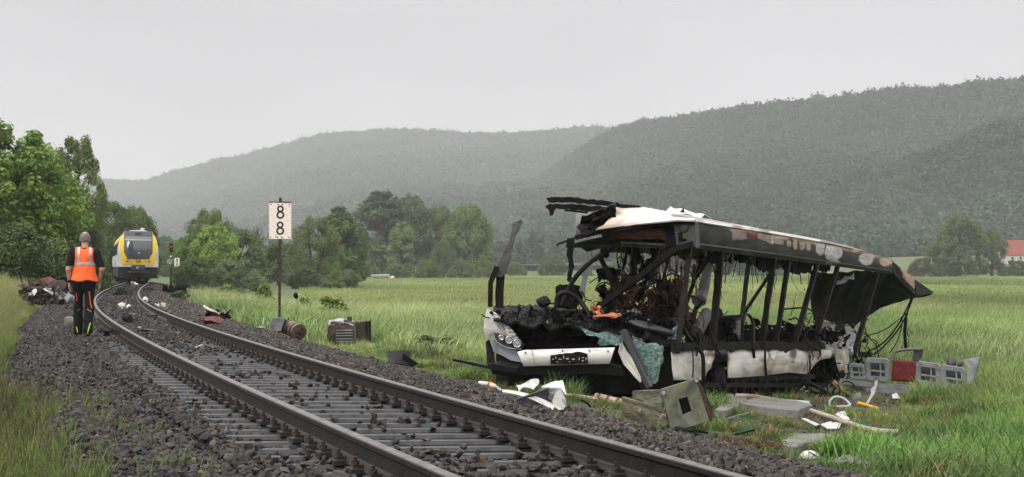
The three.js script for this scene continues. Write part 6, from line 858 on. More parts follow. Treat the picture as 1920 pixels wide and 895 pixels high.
  const flake = (label, L, m = M.whitePlastic, h = 0.02, t = 0.012) => { const P = L.map(([x, y]) => g2(x, y)), o = thing('plastic_fragment', label, 'fragment', P[0].clone()); const n = P.length; part(o, 'fragment', crumple(plate(P.map((p, i) => p.add(V(0, h + 0.05 * h / 0.02 * (0.5 + 0.5 * Math.sin(i * 2.3)), 0))), t), 0.01, 8, n), m); };
  flake('flat white plate lying on the bare soil before the bus', [[1540, 803], [1556, 796], [1578, 798], [1574, 808], [1552, 810]]);
  flake('pale strip left of the flat white plate on the bare soil', [[1503, 790], [1512, 790], [1538, 799], [1530, 803]]);
  flake('thin pale splinter on the soil, right of the concrete slab', [[1566, 782], [1584, 778], [1594, 790], [1588, 793]]);
  flake('pale crumb on the soil between slab and pole', [[1570, 779], [1586, 776], [1588, 781], [1572, 784]]);
  flake('little white scrap in the grass right of the soil patch', [[1655, 783], [1664, 778], [1667, 784], [1660, 788]]);
  flake('white scrap in the grass below the pale pole end', [[1617, 840], [1624, 837], [1627, 842], [1621, 844]]);
  flake('white scrap in the grass under the seat row', [[1673, 752], [1684, 747], [1688, 753], [1678, 757]], M.whitePlastic, 0.05);
  // ---- scrap along the bus side
  { const p = debris('silver_tube', 'silver metal tube on the ground before the bus side', 'wreckage', 1495, 760), D = p.D; part(p, 'tube', cyl(at(1474, 753, D + 0.1), at(1518, 756, D), 0.035, 0.035, 12), M.alu); }
  { const p = debris('red_strip', 'red strip on the ground under the silver tube', 'wreckage', 1485, 763), D = p.D; part(p, 'strip', bar(at(1461, 757, D), at(1512, 762, D), 0.05, 0.03), M.red); }
  { const p = debris('yellow_strip', 'yellow plastic piece beside the red strip', 'wreckage', 1484, 765), D = p.D; part(p, 'strip', bar(at(1471, 760, D - 0.05), at(1497, 766, D - 0.05), 0.04, 0.03), M.yellow); }
  { const p = debris('yellow_hose', 'orange-yellow hose end on the ground below the bus rear', 'hose', 1628, 766), D = p.D; part(p, 'hose', tube(pts([[1608, 756], [1622, 760], [1646, 767]], D), 0.032, 8, 12), M.yellow); }
  { const p = debris('window_frame_part', 'pale bent frame loop lying below the bus rear wheel', 'wreckage', 1575, 764), D = p.D; part(p, 'frame', tube(pts([[1556, 763], [1556, 753, 0.1], [1566, 745, 0.15], [1580, 747, 0.15], [1594, 761], [1575, 763], [1558, 764]], D), 0.024, 7, 40), mat('pale_frame', [0.45, 0.45, 0.44], 0.5, { map: T.grime })); part(p, 'trim', bar(at(1560, 765, D - 0.05), at(1635, 768, D - 0.05), 0.05, 0.03), M.ash); }
  { const p = debris('curved_grey_panel', 'curved grey panel piece behind the pale frame loop', 'wreckage', 1605, 760), D = p.D + 0.25; part(p, 'panel', crumple(tornP([[1586, 758], [1598, 752], [1602, 740], [1614, 735], [1616, 741], [1611, 752], [1600, 761]], D, 0.02), 0.03, 6), M.aluDull); }
  { const p = debris('torn_white_strip', 'torn white strip standing in front of the seat row', 'wreckage', 1626, 758), D = p.D; part(p, 'strip', crumple(tornP([[1624, 757], [1634, 740], [1633, 730], [1641, 724], [1640, 714], [1646, 713], [1646, 722], [1641, 738], [1628, 757]], D, 0.012, 0.04, 0.006), 0.01, 8), M.whitePlastic); }
  { const p = debris('black_bars', 'charred bars and foil lying in front of the bus rear wheel', 'wreckage', 1540, 745), D = p.D; part(p, 'bars', [bar(at(1510, 715, D + 0.3), at(1572, 748, D), 0.06, 0.06), bar(at(1520, 735, D + 0.2), at(1600, 752, D), 0.05, 0.05), ...scrapTubes(R, 30, at(1548, 735, D + 0.2), V(0.9, 0.35, 0.5), 0.5, 0.016), ...chunks(R, 22, at(1550, 750, D), V(1.0, 0.12, 0.4), 0.07)], M.char); part(p, 'foil', chunks(R, 14, at(1508, 738, D + 0.1), V(0.1, 0.25, 0.1), 0.035), M.alu); part(p, 'splinter', [bar(at(1563, 715, D + 0.3), at(1580, 735, D + 0.2), 0.08, 0.06), bar(at(1530, 742, D), at(1545, 752, D), 0.04)], mat('scorched_wood', [0.3, 0.2, 0.11], 0.8, { map: T.rust })); }
  { const p = debris('black_cladding', 'black plastic cladding pieces at the foot of the green cabinet', 'wreckage', 1290, 818), D = p.D; part(p, 'cladding', [crumple(plate(pts([[1254, 806], [1280, 803], [1298, 808], [1296, 822], [1270, 820]], D), 0.06, [], 0.01), 0.02, 4), bar(at(1266, 802, D + 0.1), at(1328, 812, D), 0.035, 0.025)], M.black); part(p, 'cable', tube(pts([[1300, 812], [1316, 818], [1324, 832], [1330, 836]], D), 0.02, 6, 16), M.black); }
  { const p = debris('black_lath', 'flat black lath pointing along the ballast edge, right of the cabinet', 'wreckage', 1380, 818), D = p.D; part(p, 'lath', bar(at(1345, 822, D), at(1412, 806, D + 0.3), 0.07, 0.02), M.black); }
  { const p = debris('grey_lath', 'thin grey lath in the sparse grass right of the cabinet', 'wreckage', 1370, 790), D = p.D; part(p, 'lath', bar(at(1332, 794, D), at(1404, 775, D + 0.4), 0.03, 0.02), M.aluDull); }
  { const p = debris('cable_piece', 'black bent cable on the ballast left of the banded post', 'cable', 1115, 765), D = p.D; part(p, 'cable', tube(pts([[1089, 750], [1102, 757], [1110, 766], [1125, 769], [1141, 772]], D), 0.018, 6, 20), M.black); }
  { const p = debris('brown_fibre_heap', 'heap of reddish brown fibres on the ballast edge', 'heap', 1410, 845), D = p.D; part(p, 'fibres', [...scrapTubes(R, 240, at(1405, 838, D), V(0.62, 0.12, 0.3), 0.16, 0.006), ...chunks(R, 40, at(1405, 843, D), V(0.65, 0.06, 0.3), 0.04)], mat('brown_fibre', [0.13, 0.06, 0.028], 0.95, { map: T.rust })); part(p, 'black_lump', chunks(R, 8, at(1425, 846, D - 0.1), V(0.15, 0.06, 0.1), 0.05), M.char); }
  // ---- left of the bus
  { const p = debris('black_bent_panel', 'black bent plastic panel on the ballast edge left of the bus', 'wreckage', 757, 690), D = p.D; part(p, 'panel', [crumple(sheet((u, v) => at(lerp(727, 770, u), lerp(lerp(662, 658, u), lerp(677, 688, u), v), D + 0.2 - 0.25 * v - 0.1 * Math.sin(u * 3)), 16, 10, 0.02), 0.03, 5), crumple(plate(pts([[757, 663], [785, 683], [768, 691], [752, 681]], D - 0.06), 0.02), 0.02, 5)], M.black); }
  { const p = debris('dark_plank', 'dark plank lying in the grass behind the thin pale pole', 'wreckage', 830, 668), D = p.D; part(p, 'plank', bar(at(806, 664, D), at(844, 667, D), 0.12, 0.03), M.soot); }
  { const p = debris('red_scrap', 'small red and blue scrap in the grass between panel and bus', 'wreckage', 812, 680), D = p.D; part(p, 'red_piece', crumple(placeGeo(new THREE.IcosahedronGeometry(0.07, 1), at(816, 674, D), [0, 0, 0], [1.3, 0.6, 1]), 0.03, 6), M.red); part(p, 'blue_piece', placeGeo(new RoundedBoxGeometry(0.16, 0.05, 0.1, 2, 0.02), at(802, 683, D - 0.1), [0, 0.4, 0.1]), mat('slate_blue', [0.08, 0.085, 0.13], 0.5)); }
  { const p = debris('charred_scrap', 'charred scrap lying in the trampled grass by the bus corner', 'wreckage', 890, 680), D = p.D; part(p, 'scrap', [...scrapTubes(R, 20, at(875, 678, D), V(0.7, 0.1, 0.4), 0.35, 0.014), ...chunks(R, 14, at(860, 674, D), V(0.5, 0.08, 0.3), 0.05)], M.char); }
  // ---- machine parts beside the 8 8 board
  { const p = debris('pulley_unit', 'dark machine part with a ribbed round drum, below the 8 8 board', 'machine part', 545, 640), D = p.D; const a = at(541, 614, D + 0.35), b = at(561, 623, D - 0.05), d = b.clone().sub(a).normalize(), L = (t) => a.clone().addScaledVector(d, t); const len = b.distanceTo(a);
    part(p, 'cover_plate', crumple(plate(pts([[512, 596], [534, 597], [526, 622], [503, 620]], D + 0.1), 0.03, [], 0.006), 0.008, 5), M.aluDull); part(p, 'housing', [crumple(cyl(at(524, 609, D + 0.4), at(547, 617, D + 0.2), 0.16, 0.15, 12), 0.03, 7), ...chunks(R, 16, at(533, 608, D + 0.25), V(0.22, 0.2, 0.3), 0.05)], M.steelDark);
    part(p, 'drum', [cyl(L(len * 0.2), L(len * 0.45), 0.15, 0.15, 26), cyl(L(len * 0.55), L(len * 0.72), 0.165, 0.165, 26), cyl(L(len * 0.8), L(len), 0.16, 0.16, 26), cyl(L(len * 0.2), L(len * 0.98), 0.13, 0.13, 20)], mat('drum_bronze', [0.2, 0.165, 0.12], 0.5, { metalness: 0.4, map: T.rust })); part(p, 'hub', [placeGeo(new THREE.TorusGeometry(0.1, 0.014, 8, 24), L(len + 0.005), [0, 0.3, 0]), cyl(L(len), L(len + 0.04), 0.055, 0.04, 14), cyl(L(len), L(len + 0.07), 0.02, 0.02, 8)], M.rustDark); }
  { const p = debris('white_rods', 'thin white rods sticking up left of the ribbed drum', 'wreckage', 490, 620), D = p.D + 0.3; part(p, 'rods', [bar(at(481, 614, D), at(500, 613, D), 0.03), bar(at(492, 612, D), at(494, 596, D), 0.025, 0.025, V(1, 0, 0)), bar(at(497, 613, D), at(504, 604, D), 0.025, 0.025, V(1, 0, 0))], M.whitePlastic); }
  { const p = debris('silver_bracket', 'bare silver bracket arms between the drum and the crate', 'wreckage', 592, 632), D = p.D + 0.2; part(p, 'bracket', [bar(at(577, 633, D), at(592, 612, D), 0.04, 0.07, V(0, 0, 1)), bar(at(592, 612, D), at(614, 614, D), 0.04, 0.05), bar(at(584, 630, D - 0.1), at(613, 617, D - 0.05), 0.05, 0.04), bar(at(594, 622, D), at(612, 624, D), 0.03), crumple(plate(pts([[583, 602], [590, 606], [596, 618], [586, 622]], D), 0.02), 0.02, 6)], M.alu); }
  { const p = debris('metal_tank_unit', 'silver and brown ribbed metal tank in the grass right of the drum', 'machine part', 640, 650), D = p.D + 0.1; const q = (x, y, o = 0) => at(x, y, D + o);
    part(p, 'tank', crumple(merge([plate([q(616, 612), q(622, 604), q(661, 607), q(662, 648), q(628, 648), q(616, 640)], 0.4, [], 0.02)]), 0.02, 4), mat('tank_metal', [0.12, 0.1, 0.085], 0.4, { metalness: 0.5, map: T.rust, ...bumpy(T.lumps, 0.006) })); part(p, 'cap_sheet', crumple(sheet((u, v) => q(lerp(616, 663, u), lerp(611, 602, v) - 4 * Math.sin(u * 3.1), lerp(-0.05, 0.4, v)), 14, 6, 0.02), 0.03, 6), M.alu);
    part(p, 'rib', [620, 625, 630, 636, 641].map((y) => bar(q(630, y, -0.06), q(661, y - 0.5, -0.06), 0.03, 0.02)), M.alu); part(p, 'port', [cyl(q(621, 630, -0.02), q(619, 630, -0.12), 0.08, 0.08, 16), cyl(q(621, 630, -0.12), q(619.5, 630, -0.13), 0.05, 0.05, 14)], M.steelDark);
    part(p, 'motor', [crumple(cyl(q(656, 610, 0.1), q(655, 595, 0.1), 0.07, 0.05, 12), 0.02, 7), crumple(cyl(q(646, 602, 0.05), q(662, 606, 0.05), 0.04, 0.04, 8), 0.02, 7)], M.steelDark); }
  { const p = debris('dark_crate', 'dark square frame crate standing right of the ribbed metal tank', 'crate', 680, 645), D = p.D; const q = (x, y, o = 0) => at(x, y, D + o); part(p, 'post', [bar(q(694, 601), q(694, 645), 0.045, 0.045, V(0, 0, 1)), bar(q(687, 602, 0.1), q(686, 644, 0.1), 0.03, 0.03, V(0, 0, 1)), bar(q(665, 606, 0.05), q(665, 644, 0.05), 0.04, 0.04, V(0, 0, 1))], M.black); part(p, 'panel', [plate([q(664, 607, 0.15), q(694, 603, 0.15), q(694, 643, 0.15), q(664, 645, 0.15)], 0.25), bar(q(664, 606), q(694, 603), 0.05, 0.03)], mat('oily_panel', [0.05, 0.04, 0.03], 0.5, { map: T.rust })); }
  { const p = debris('black_leaf_scrap', 'small black scrap caught in the long grass right of the 8 8 post', 'scrap', 556, 560), q = at(556, 553, 42); p.position.copy(q); partL(p, 'scrap', [crumple(placeGeo(new THREE.IcosahedronGeometry(0.075, 1), V(0, -0.02, 0), [0, 0, 0], [1, 1.2, 0.6]), 0.05, 9)], M.char); partL(p, 'stalk', bar(V(0, -0.06, 0), V(0.05, -0.7, 0), 0.01), M.bark); }
  { const p = debris('torn_body_part', 'torn black body part with a white edge, lying in the grass by the ballast', 'wreckage', 405, 600), D = p.D; part(p, 'edge', crumple(sheet((u, v) => at(lerp(382, 410, u), lerp(573, 588, u) + 2.5 * v, D + 0.1 - 0.1 * v), 10, 3, 0.03), 0.03, 4), M.whitePlastic); part(p, 'body', [...chunks(R, 26, at(410, 590, D + 0.1), V(0.6, 0.2, 0.3), 0.12), crumple(plate(pts([[386, 579], [408, 588], [430, 592], [428, 599], [392, 590]], D + 0.1), 0.08), 0.04, 4)], M.char); part(p, 'foil', chunks(R, 8, at(412, 586, D), V(0.35, 0.1, 0.1), 0.05), M.alu); }
  { const p = debris('red_cloth', 'red cloth lying on the ballast right of the track', 'cloth', 400, 610), D = p.D; part(p, 'cloth', crumple(sheet((u, v) => { const q = g2(lerp(378, 430, u), lerp(603, 611, v)); q.y += 0.05 + 0.07 * Math.sin(u * 4 + v); return q; }, 24, 8, 0.012), 0.06, 5), M.red); }
  { const p = debris('scrap_lumps', 'row of dark scrap lumps at the grass edge right of the train', 'wreckage', 325, 552), D = p.D; part(p, 'lumps', [...chunks(R, 40, at(326, 543, D), V(1.0, 0.4, 0.6), 0.2), ...scrapTubes(R, 20, at(326, 540, D), V(1.0, 0.5, 0.4), 0.5, 0.03)], M.char); }
  { const p = debris('dark_scrap', 'dark scrap on the ballast between the track and the row of lumps', 'wreckage', 282, 547), D = p.D; part(p, 'lumps', chunks(R, 14, at(282, 545, D), V(0.5, 0.25, 0.4), 0.12), M.char); }
  { const p = debris('pale_rubble', 'pale rubble pieces beside the right rail at the bend', 'rubble', 302, 580), D = p.D; part(p, 'pieces', [...chunks(R, 12, at(302, 574, D), V(0.3, 0.1, 0.3), 0.1)], mat('pale_stone', [0.42, 0.38, 0.33], 0.8)); }
  // ---- on the track
  { const p = debris('black_trim_piece', 'long black and grey trim piece lying between the rails', 'wreckage', 305, 632), D = p.D; part(p, 'trim', [crumple(merge([bar(at(265, 622, D + 0.3), at(292, 624, D + 0.15), 0.2, 0.1), bar(at(290, 623, D + 0.15), at(338, 627, D), 0.16, 0.06)]), 0.03, 4)], M.black); part(p, 'grey_lid', crumple(sheet((u, v) => at(lerp(312, 339, u), lerp(623, 632, v), D + 0.05 - 0.2 * v), 10, 5, 0.02), 0.02, 5), M.aluDull); }
  { const p = debris('black_box_part', 'black box-like part lying near the right rail further up the track', 'wreckage', 290, 601), D = p.D; part(p, 'box', [crumple(merge([plate(pts([[274, 591], [306, 590], [308, 598], [276, 601]], D), 0.4)]), 0.04, 3), bar(at(262, 598, D), at(275, 599, D), 0.1, 0.04)], M.black); }
  { const p = debris('track_board', 'brown boards lying across the track behind the black trim piece', 'wreckage', 280, 612), D = p.D; part(p, 'board', [bar(at(255, 609, D), at(300, 612, D), 0.1, 0.05), bar(at(288, 606, D + 0.3), at(316, 612, D), 0.08, 0.04)], M.rustDark); }
  { const p = debris('grey_sheet', 'dark grey sheet leaning between the rails beside the walking man', 'wreckage', 205, 592), D = p.D; part(p, 'sheet', crumple(plate(pts([[196, 588], [202, 583], [217, 592], [232, 593], [214, 595]], D), 0.03), 0.03, 4), M.darkGrey); }
  const bit = (label, px, py, s, m, n = 2) => { const p = debris('track_fragment', label, 'fragment', px, py); p.position.y += s * 0.4; partL(p, 'fragment', chunks(R, n, V(0, 0, 0), V(s, s * 0.3, s), s), m); };
  [[235, 583, 0.2, M.whitePlastic, 'white shard between the rails at the bend'], [245, 597, 0.16, M.ash, 'pale flat shard between the rails, above the black box part'], [255, 622, 0.13, mat('pale_stone', [], 0), 'pale stone between the rails, left of the long trim piece'], [251, 537, 0.3, M.whitePlastic, 'white scrap between the rails in front of the train'], [246, 564, 0.12, M.whitePlastic, 'tiny white chip between the rails beyond the bend'], [228, 558, 0.35, M.char, 'black scrap between the rails before the train'], [232, 572, 0.12, M.yellow, 'tiny yellowish chip between the rails beyond the bend'], [240, 613, 0.22, M.char, 'dark scrap between the rails, left of the boards'], [272, 571, 0.25, M.whitePlastic, 'small pale chip just right of the right rail at the bend'],
    [436, 687, 0.1, M.char, 'dark lump on the sleepers, left one in mid-track'], [470, 700, 0.05, M.char, 'small dark lump on the sleepers beside the mid-track lump'], [572, 715, 0.09, M.char, 'dark curled piece on the sleepers near the right rail'], [612, 762, 0.07, M.steelDark, 'dark square block on the sleepers'], [688, 780, 0.06, M.char, 'dark stump on the sleepers right of the square block'], [620, 792, 0.06, M.char, 'dark piece on the sleepers nearest the left rail'], [770, 808, 0.09, M.char, 'flat dark piece on the sleepers towards the bottom edge'], [520, 715, 0.05, M.char, 'small black crumb on the sleepers in mid-track'],
    [200, 631, 0.14, M.whitePlastic, 'white shard on the ballast right of the walking man'], [205, 637, 0.16, M.char, 'dark shard on the ballast right of the walking man'], [180, 604, 0.08, M.whitePlastic, 'tiny white chip beside the walking man\'s leg'], [54, 571, 0.16, M.ash, 'pale chip in the grass below the scrap heap'], [4, 655, 0.1, M.whitePlastic, 'white chip at the left edge of the photo'], [115, 572, 0.15, mat('tan_scrap', [0.4, 0.26, 0.12], 0.8), 'tan scrap on the ballast below the scrap heap'], [155, 715, 0.05, mat('tan_scrap', [], 0), 'orange-brown stone on the left ballast']].forEach(([x, y, s, m, l]) => bit(l, x, y, s, m, s > 0.15 ? 3 : 1));
  { const a = g2(346, 667), p = thing('white_stick', 'white stick lying on the sleepers in mid-track', 'stick', a); const b = g2(379, 657); part(p, 'stick', bar(a.clone().add(V(0, 0.05, 0)), b.add(V(0, 0.08, 0)), 0.035, 0.025), M.wood); }
  { const a = g2(575, 782), p = thing('dark_rod', 'long dark rod lying on the sleepers in front of the square block', 'rod', a); const b = g2(662, 776); part(p, 'rod', [bar(a.clone().add(V(0, 0.04, 0)), b.clone().add(V(0, 0.05, 0)), 0.03, 0.02), ...scrapTubes(R, 6, b.clone().add(V(0.05, 0.04, 0)), V(0.3, 0.04, 0.1), 0.14, 0.012)], M.black); }
  // ---- left side
  { const p = debris('scrap_heap', 'heap of brown scrap under a reddish sheet, left of the walking man', 'scrap heap', 90, 574), D = p.D; const q = (x, y, o = 0) => at(x, y, D + o);
    part(p, 'red_sheet', crumple(plate([q(62, 527), q(92, 520), q(108, 528), q(107, 544), q(99, 540), q(84, 532)], 0.04), 0.06, 2), mat('faded_red_sheet', [0.27, 0.1, 0.1], 0.6, { map: T.grime })); part(p, 'brown_scrap', [...chunks(R, 150, q(85, 548, 0.2), V(1.3, 0.55, 1.2), 0.2), ...chunks(R, 60, q(90, 560, -0.2), V(0.8, 0.35, 0.8), 0.2), ...scrapTubes(R, 40, q(85, 545), V(1.3, 0.6, 0.8), 0.5, 0.03)], mat('brown_scrap', [0.06, 0.04, 0.03], 0.85, { map: T.rust }));
    part(p, 'pale_piece', [...chunks(R, 5, q(62, 549, -0.6), V(0.35, 0.14, 0.2), 0.15), ...chunks(R, 4, q(98, 544, -0.7), V(0.3, 0.2, 0.2), 0.12)], M.whitePlastic); part(p, 'silver_piece', [...chunks(R, 14, q(120, 550, -0.3), V(0.4, 0.5, 0.5), 0.16)], M.aluDull); part(p, 'dark_top', chunks(R, 20, q(118, 530, 0.4), V(0.5, 0.4, 0.5), 0.18), M.char); }
  { const p = debris('concrete_block', 'rounded grey concrete block on the ballast left of the walking man', 'block', 130, 613), g = new THREE.IcosahedronGeometry(0.13, 3); partL(p, 'block', boxUV(warp(g, (v) => { const n = 1 + 0.25 * N(v.x * 9, v.y * 9, v.z * 9); v.multiplyScalar(n); v.y = Math.max(v.y, -0.08); v.x *= 0.95; v.y = v.y * 1.0 + 0.07; })), M.concrete); }
  { const p = debris('black_pipe_piece', 'thin black rod on the ballast edge below the scrap heap', 'rod', 68, 580), D = p.D; part(p, 'rod', bar(at(60, 584, D), at(80, 575, D + 0.6), 0.05, 0.04), M.black); }
}

// ---------------------------------------------------------------- the walking man
function surfaceNets(f, lo, hi, c) {                         // a mesh of f = 0 (f < 0 inside)
  const nx = Math.ceil((hi[0] - lo[0]) / c) + 1, ny = Math.ceil((hi[1] - lo[1]) / c) + 1, nz = Math.ceil((hi[2] - lo[2]) / c) + 1, v = new Float32Array(nx * ny * nz), id = (i, j, k) => (k * ny + j) * nx + i;
  for (let k = 0; k < nz; k++) for (let j = 0; j < ny; j++) for (let i = 0; i < nx; i++) v[id(i, j, k)] = f(lo[0] + i * c, lo[1] + j * c, lo[2] + k * c);
  const vi = new Int32Array(nx * ny * nz).fill(-1), pos = [], idx = [];
  const C = [[0, 0, 0], [1, 0, 0], [0, 1, 0], [1, 1, 0], [0, 0, 1], [1, 0, 1], [0, 1, 1], [1, 1, 1]], E = [[0, 1], [2, 3], [4, 5], [6, 7], [0, 2], [1, 3], [4, 6], [5, 7], [0, 4], [1, 5], [2, 6], [3, 7]];
  for (let k = 0; k < nz - 1; k++) for (let j = 0; j < ny - 1; j++) for (let i = 0; i < nx - 1; i++) {
    let n = 0, x = 0, y = 0, z = 0; const w = C.map(([a, b, d]) => v[id(i + a, j + b, k + d)]);
    for (const [a, b] of E) if ((w[a] < 0) !== (w[b] < 0)) { const t = w[a] / (w[a] - w[b]); x += lerp(C[a][0], C[b][0], t); y += lerp(C[a][1], C[b][1], t); z += lerp(C[a][2], C[b][2], t); n++; }
    if (n) { vi[id(i, j, k)] = pos.length / 3; pos.push(lo[0] + (i + x / n) * c, lo[1] + (j + y / n) * c, lo[2] + (k + z / n) * c); }
  }
  const quad = (a, b, d, e, flip) => { if (a < 0 || b < 0 || d < 0 || e < 0) return; flip ? idx.push(a, d, b, a, e, d) : idx.push(a, b, d, a, d, e); };
  for (let k = 1; k < nz - 1; k++) for (let j = 1; j < ny - 1; j++) for (let i = 1; i < nx - 1; i++) {
    const a = v[id(i, j, k)] < 0;
    if (a !== v[id(i + 1, j, k)] < 0) quad(vi[id(i, j - 1, k - 1)], vi[id(i, j, k - 1)], vi[id(i, j, k)], vi[id(i, j - 1, k)], !a);
    if (a !== v[id(i, j + 1, k)] < 0) quad(vi[id(i - 1, j, k - 1)], vi[id(i - 1, j, k)], vi[id(i, j, k)], vi[id(i, j, k - 1)], !a);
    if (a !== v[id(i, j, k + 1)] < 0) quad(vi[id(i - 1, j - 1, k)], vi[id(i, j - 1, k)], vi[id(i, j, k)], vi[id(i - 1, j, k)], !a);
  }
  const g = new THREE.BufferGeometry(); g.setAttribute('position', new THREE.Float32BufferAttribute(pos, 3)); g.setIndex(idx); g.computeVertexNormals(); return boxUV(g);
}
const cap = (x, y, z, a, b, ra, rb) => { const dx = b[0] - a[0], dy = b[1] - a[1], dz = b[2] - a[2], t = clamp(((x - a[0]) * dx + (y - a[1]) * dy + (z - a[2]) * dz) / (dx * dx + dy * dy + dz * dz + 1e-9), 0, 1); return Math.hypot(x - a[0] - dx * t, y - a[1] - dy * t, z - a[2] - dz * t) - lerp(ra, rb, t); };
const ell = (x, y, z, c, r) => { const k = Math.hypot((x - c[0]) / r[0], (y - c[1]) / r[1], (z - c[2]) / r[2]); return (k - 1) * Math.min(...r); };
const smin = (a, b, k) => { const h = Math.max(k - Math.abs(a - b), 0) / k; return Math.min(a, b) - h * h * k * 0.25; };
const all = (k, ...d) => d.reduce((a, b) => smin(a, b, k));
function buildPerson() {
  // x right, y up, z towards the viewer: he walks away, so his front is -z
  const p = thing('person', 'man in an orange reflective vest and dark work trousers walking away along the ballast', 'person', (() => { const q = at(157, 631, 24.6); q.y = -0.105; return q; })(), undefined, 0.2);
  p.scale.set(0.9, 1, 0.95);
  const H = { L: [-0.1, 0.92, 0.0], R: [0.09, 0.92, 0.0] }, K = { L: [-0.115, 0.5, -0.1], R: [0.1, 0.49, 0.0] }, A = { L: [-0.115, 0.09, -0.06], R: [0.085, 0.11, 0.16] };
  const S = { L: [-0.2, 1.44, 0.0], R: [0.225, 1.43, 0.0] }, E = { L: [-0.285, 1.16, 0.03], R: [0.33, 1.16, 0.03] }, W = { L: [-0.275, 0.92, -0.05], R: [0.27, 0.92, -0.1] };
  const torso = (x, y, z, o = 0) => all(0.08, cap(x, y, z * 1.35, [0.01, 1.0, 0], [0.01, 1.12, 0.0], 0.165 + o, 0.165 + o), cap(x, y, z * 1.3, [0.01, 1.12, 0], [0.012, 1.36, 0.015], 0.165 + o, 0.16 + o), cap(x, y, z * 1.15, [-0.14, 1.42, 0.01], [0.165, 1.41, 0.01], 0.085 + o, 0.085 + o), cap(x, y, z * 1.2, [-0.06, 0.93, 0.01], [0.07, 0.93, 0.01], 0.135 + o, 0.135 + o));
  const head = (x, y, z) => { const c = [0.015, 1.685, -0.03]; let d = all(0.04, ell(x, y, z, [c[0], c[1] + 0.015, c[2] + 0.005], [0.076, 0.098, 0.095]), ell(x, y, z, [c[0], c[1] - 0.055, c[2] - 0.035], [0.057, 0.062, 0.062]), cap(x, y, z, [0.012, 1.46, 0.01], [c[0], c[1] - 0.07, c[2] + 0.01], 0.064, 0.058));
    d = all(0.015, d, cap(x, y, z, [c[0], c[1] - 0.01, c[2] - 0.09], [c[0], c[1] - 0.035, c[2] - 0.112], 0.01, 0.014), cap(x, y, z, [c[0] - 0.02, c[1] - 0.07, c[2] - 0.088], [c[0] + 0.02, c[1] - 0.07, c[2] - 0.088], 0.008, 0.008));
    for (const s of [-1, 1]) d = all(0.008, d, ell(x, y, z, [c[0] + s * 0.081, c[1] - 0.012, c[2] + 0.012], [0.01, 0.032, 0.02])); return d; };
  const arm = (x, y, z, s, o = 0) => all(0.03, cap(x, y, z, S[s], E[s], 0.052 + o, 0.043 + o), cap(x, y, z, E[s], W[s], 0.043 + o, 0.028 + o));
  const leg = (x, y, z, s, o = 0, fl = 0) => all(0.06, cap(x, y, z, H[s], K[s], 0.088 + o, 0.06 + o), cap(x, y, z, K[s], A[s], 0.062 + o + fl * 0.3, 0.043 + o + fl));
  const skin = mat('skin', [0.5, 0.27, 0.2], 0.55), cloth = (k, c, o = {}) => mat(k, c, 0.85, { phys: true, specularIntensity: 0.2, ...bumpy(T.fine, 0.004), ...o });
  // body: one surface, the hands with their fingers on finer grids
  const body = surfaceNets((x, y, z) => all(0.03, torso(x, y, z, -0.02), head(x, y, z), arm(x, y, z, 'L'), arm(x, y, z, 'R'), leg(x, y, z, 'L', -0.015), leg(x, y, z, 'R', -0.015)), [-0.42, 0.02, -0.24], [0.44, 1.85, 0.28], 0.0125);
  const hand = (s) => { const w = W[s], d = s === 'L' ? -1 : 1, f = (x, y, z) => { let v = all(0.02, cap(x, y, z, [w[0], w[1] + 0.03, w[2]], w, 0.028, 0.026), ell(x, y, z, [w[0] - d * 0.004, w[1] - 0.05, w[2] - 0.005], [0.021, 0.052, 0.042]));
      for (let i = 0; i < 4; i++) { const z0 = w[2] - 0.032 + i * 0.019, len = [0.066, 0.075, 0.07, 0.054][3 - i], a = [w[0] - d * 0.002, w[1] - 0.092, z0], b = [w[0] - d * 0.012, w[1] - 0.092 - len * 0.5, z0 - 0.002], c = [w[0] - d * 0.032, w[1] - 0.092 - len * 0.86, z0 - 0.004]; v = smin(v, Math.min(cap(x, y, z, a, b, 0.0095, 0.0085), cap(x, y, z, b, c, 0.0085, 0.007)), 0.006); }
      return all(0.01, v, cap(x, y, z, [w[0] - d * 0.008, w[1] - 0.03, w[2] - 0.035], [w[0] - d * 0.02, w[1] - 0.06, w[2] - 0.058], 0.012, 0.01), cap(x, y, z, [w[0] - d * 0.02, w[1] - 0.06, w[2] - 0.058], [w[0] - d * 0.03, w[1] - 0.088, w[2] - 0.062], 0.01, 0.008)); };
    return surfaceNets(f, [w[0] - 0.08, w[1] - 0.2, w[2] - 0.1], [w[0] + 0.08, w[1] + 0.03, w[2] + 0.07], 0.0045); };
  partL(p, 'body', merge([body, hand('L'), hand('R')]), skin);
  partL(p, 'hair', surfaceNets((x, y, z) => Math.max(head(x, y, z) - 0.009 - 0.004 * N(x * 60, y * 60, z * 60), -(z + 0.075 - Math.max(0, y - 1.72) * 0.9), -(y - 1.625), -(Math.hypot(x - 0.015, (y - 1.79) * 1.1, (z + 0.0) * 0.9) - 0.05)), [-0.1, 1.58, -0.16], [0.13, 1.83, 0.11], 0.007), mat('grey_hair', [0.2, 0.19, 0.185], 0.9, bumpy(T.fine, 0.006)));
  const wr = (x, y, z, k = 30) => 0.006 * N(x * k, y * k * 0.7, z * k);
  partL(p, 'shirt', surfaceNets((x, y, z) => Math.max(Math.min(all(0.05, torso(x, y, z, 0.0), Math.max(arm(x, y, z, 'L', 0.028), -(y - 1.22)), Math.max(arm(x, y, z, 'R', 0.028), -(y - 1.2)), cap(x, y, z, [0.012, 1.46, 0.01], [0.013, 1.5, 0.0], 0.075, 0.07))) + wr(x, y, z), y - 1.525), [-0.42, 0.95, -0.24], [0.45, 1.6, 0.26], 0.012), cloth('black_shirt', [0.014, 0.013, 0.014]));
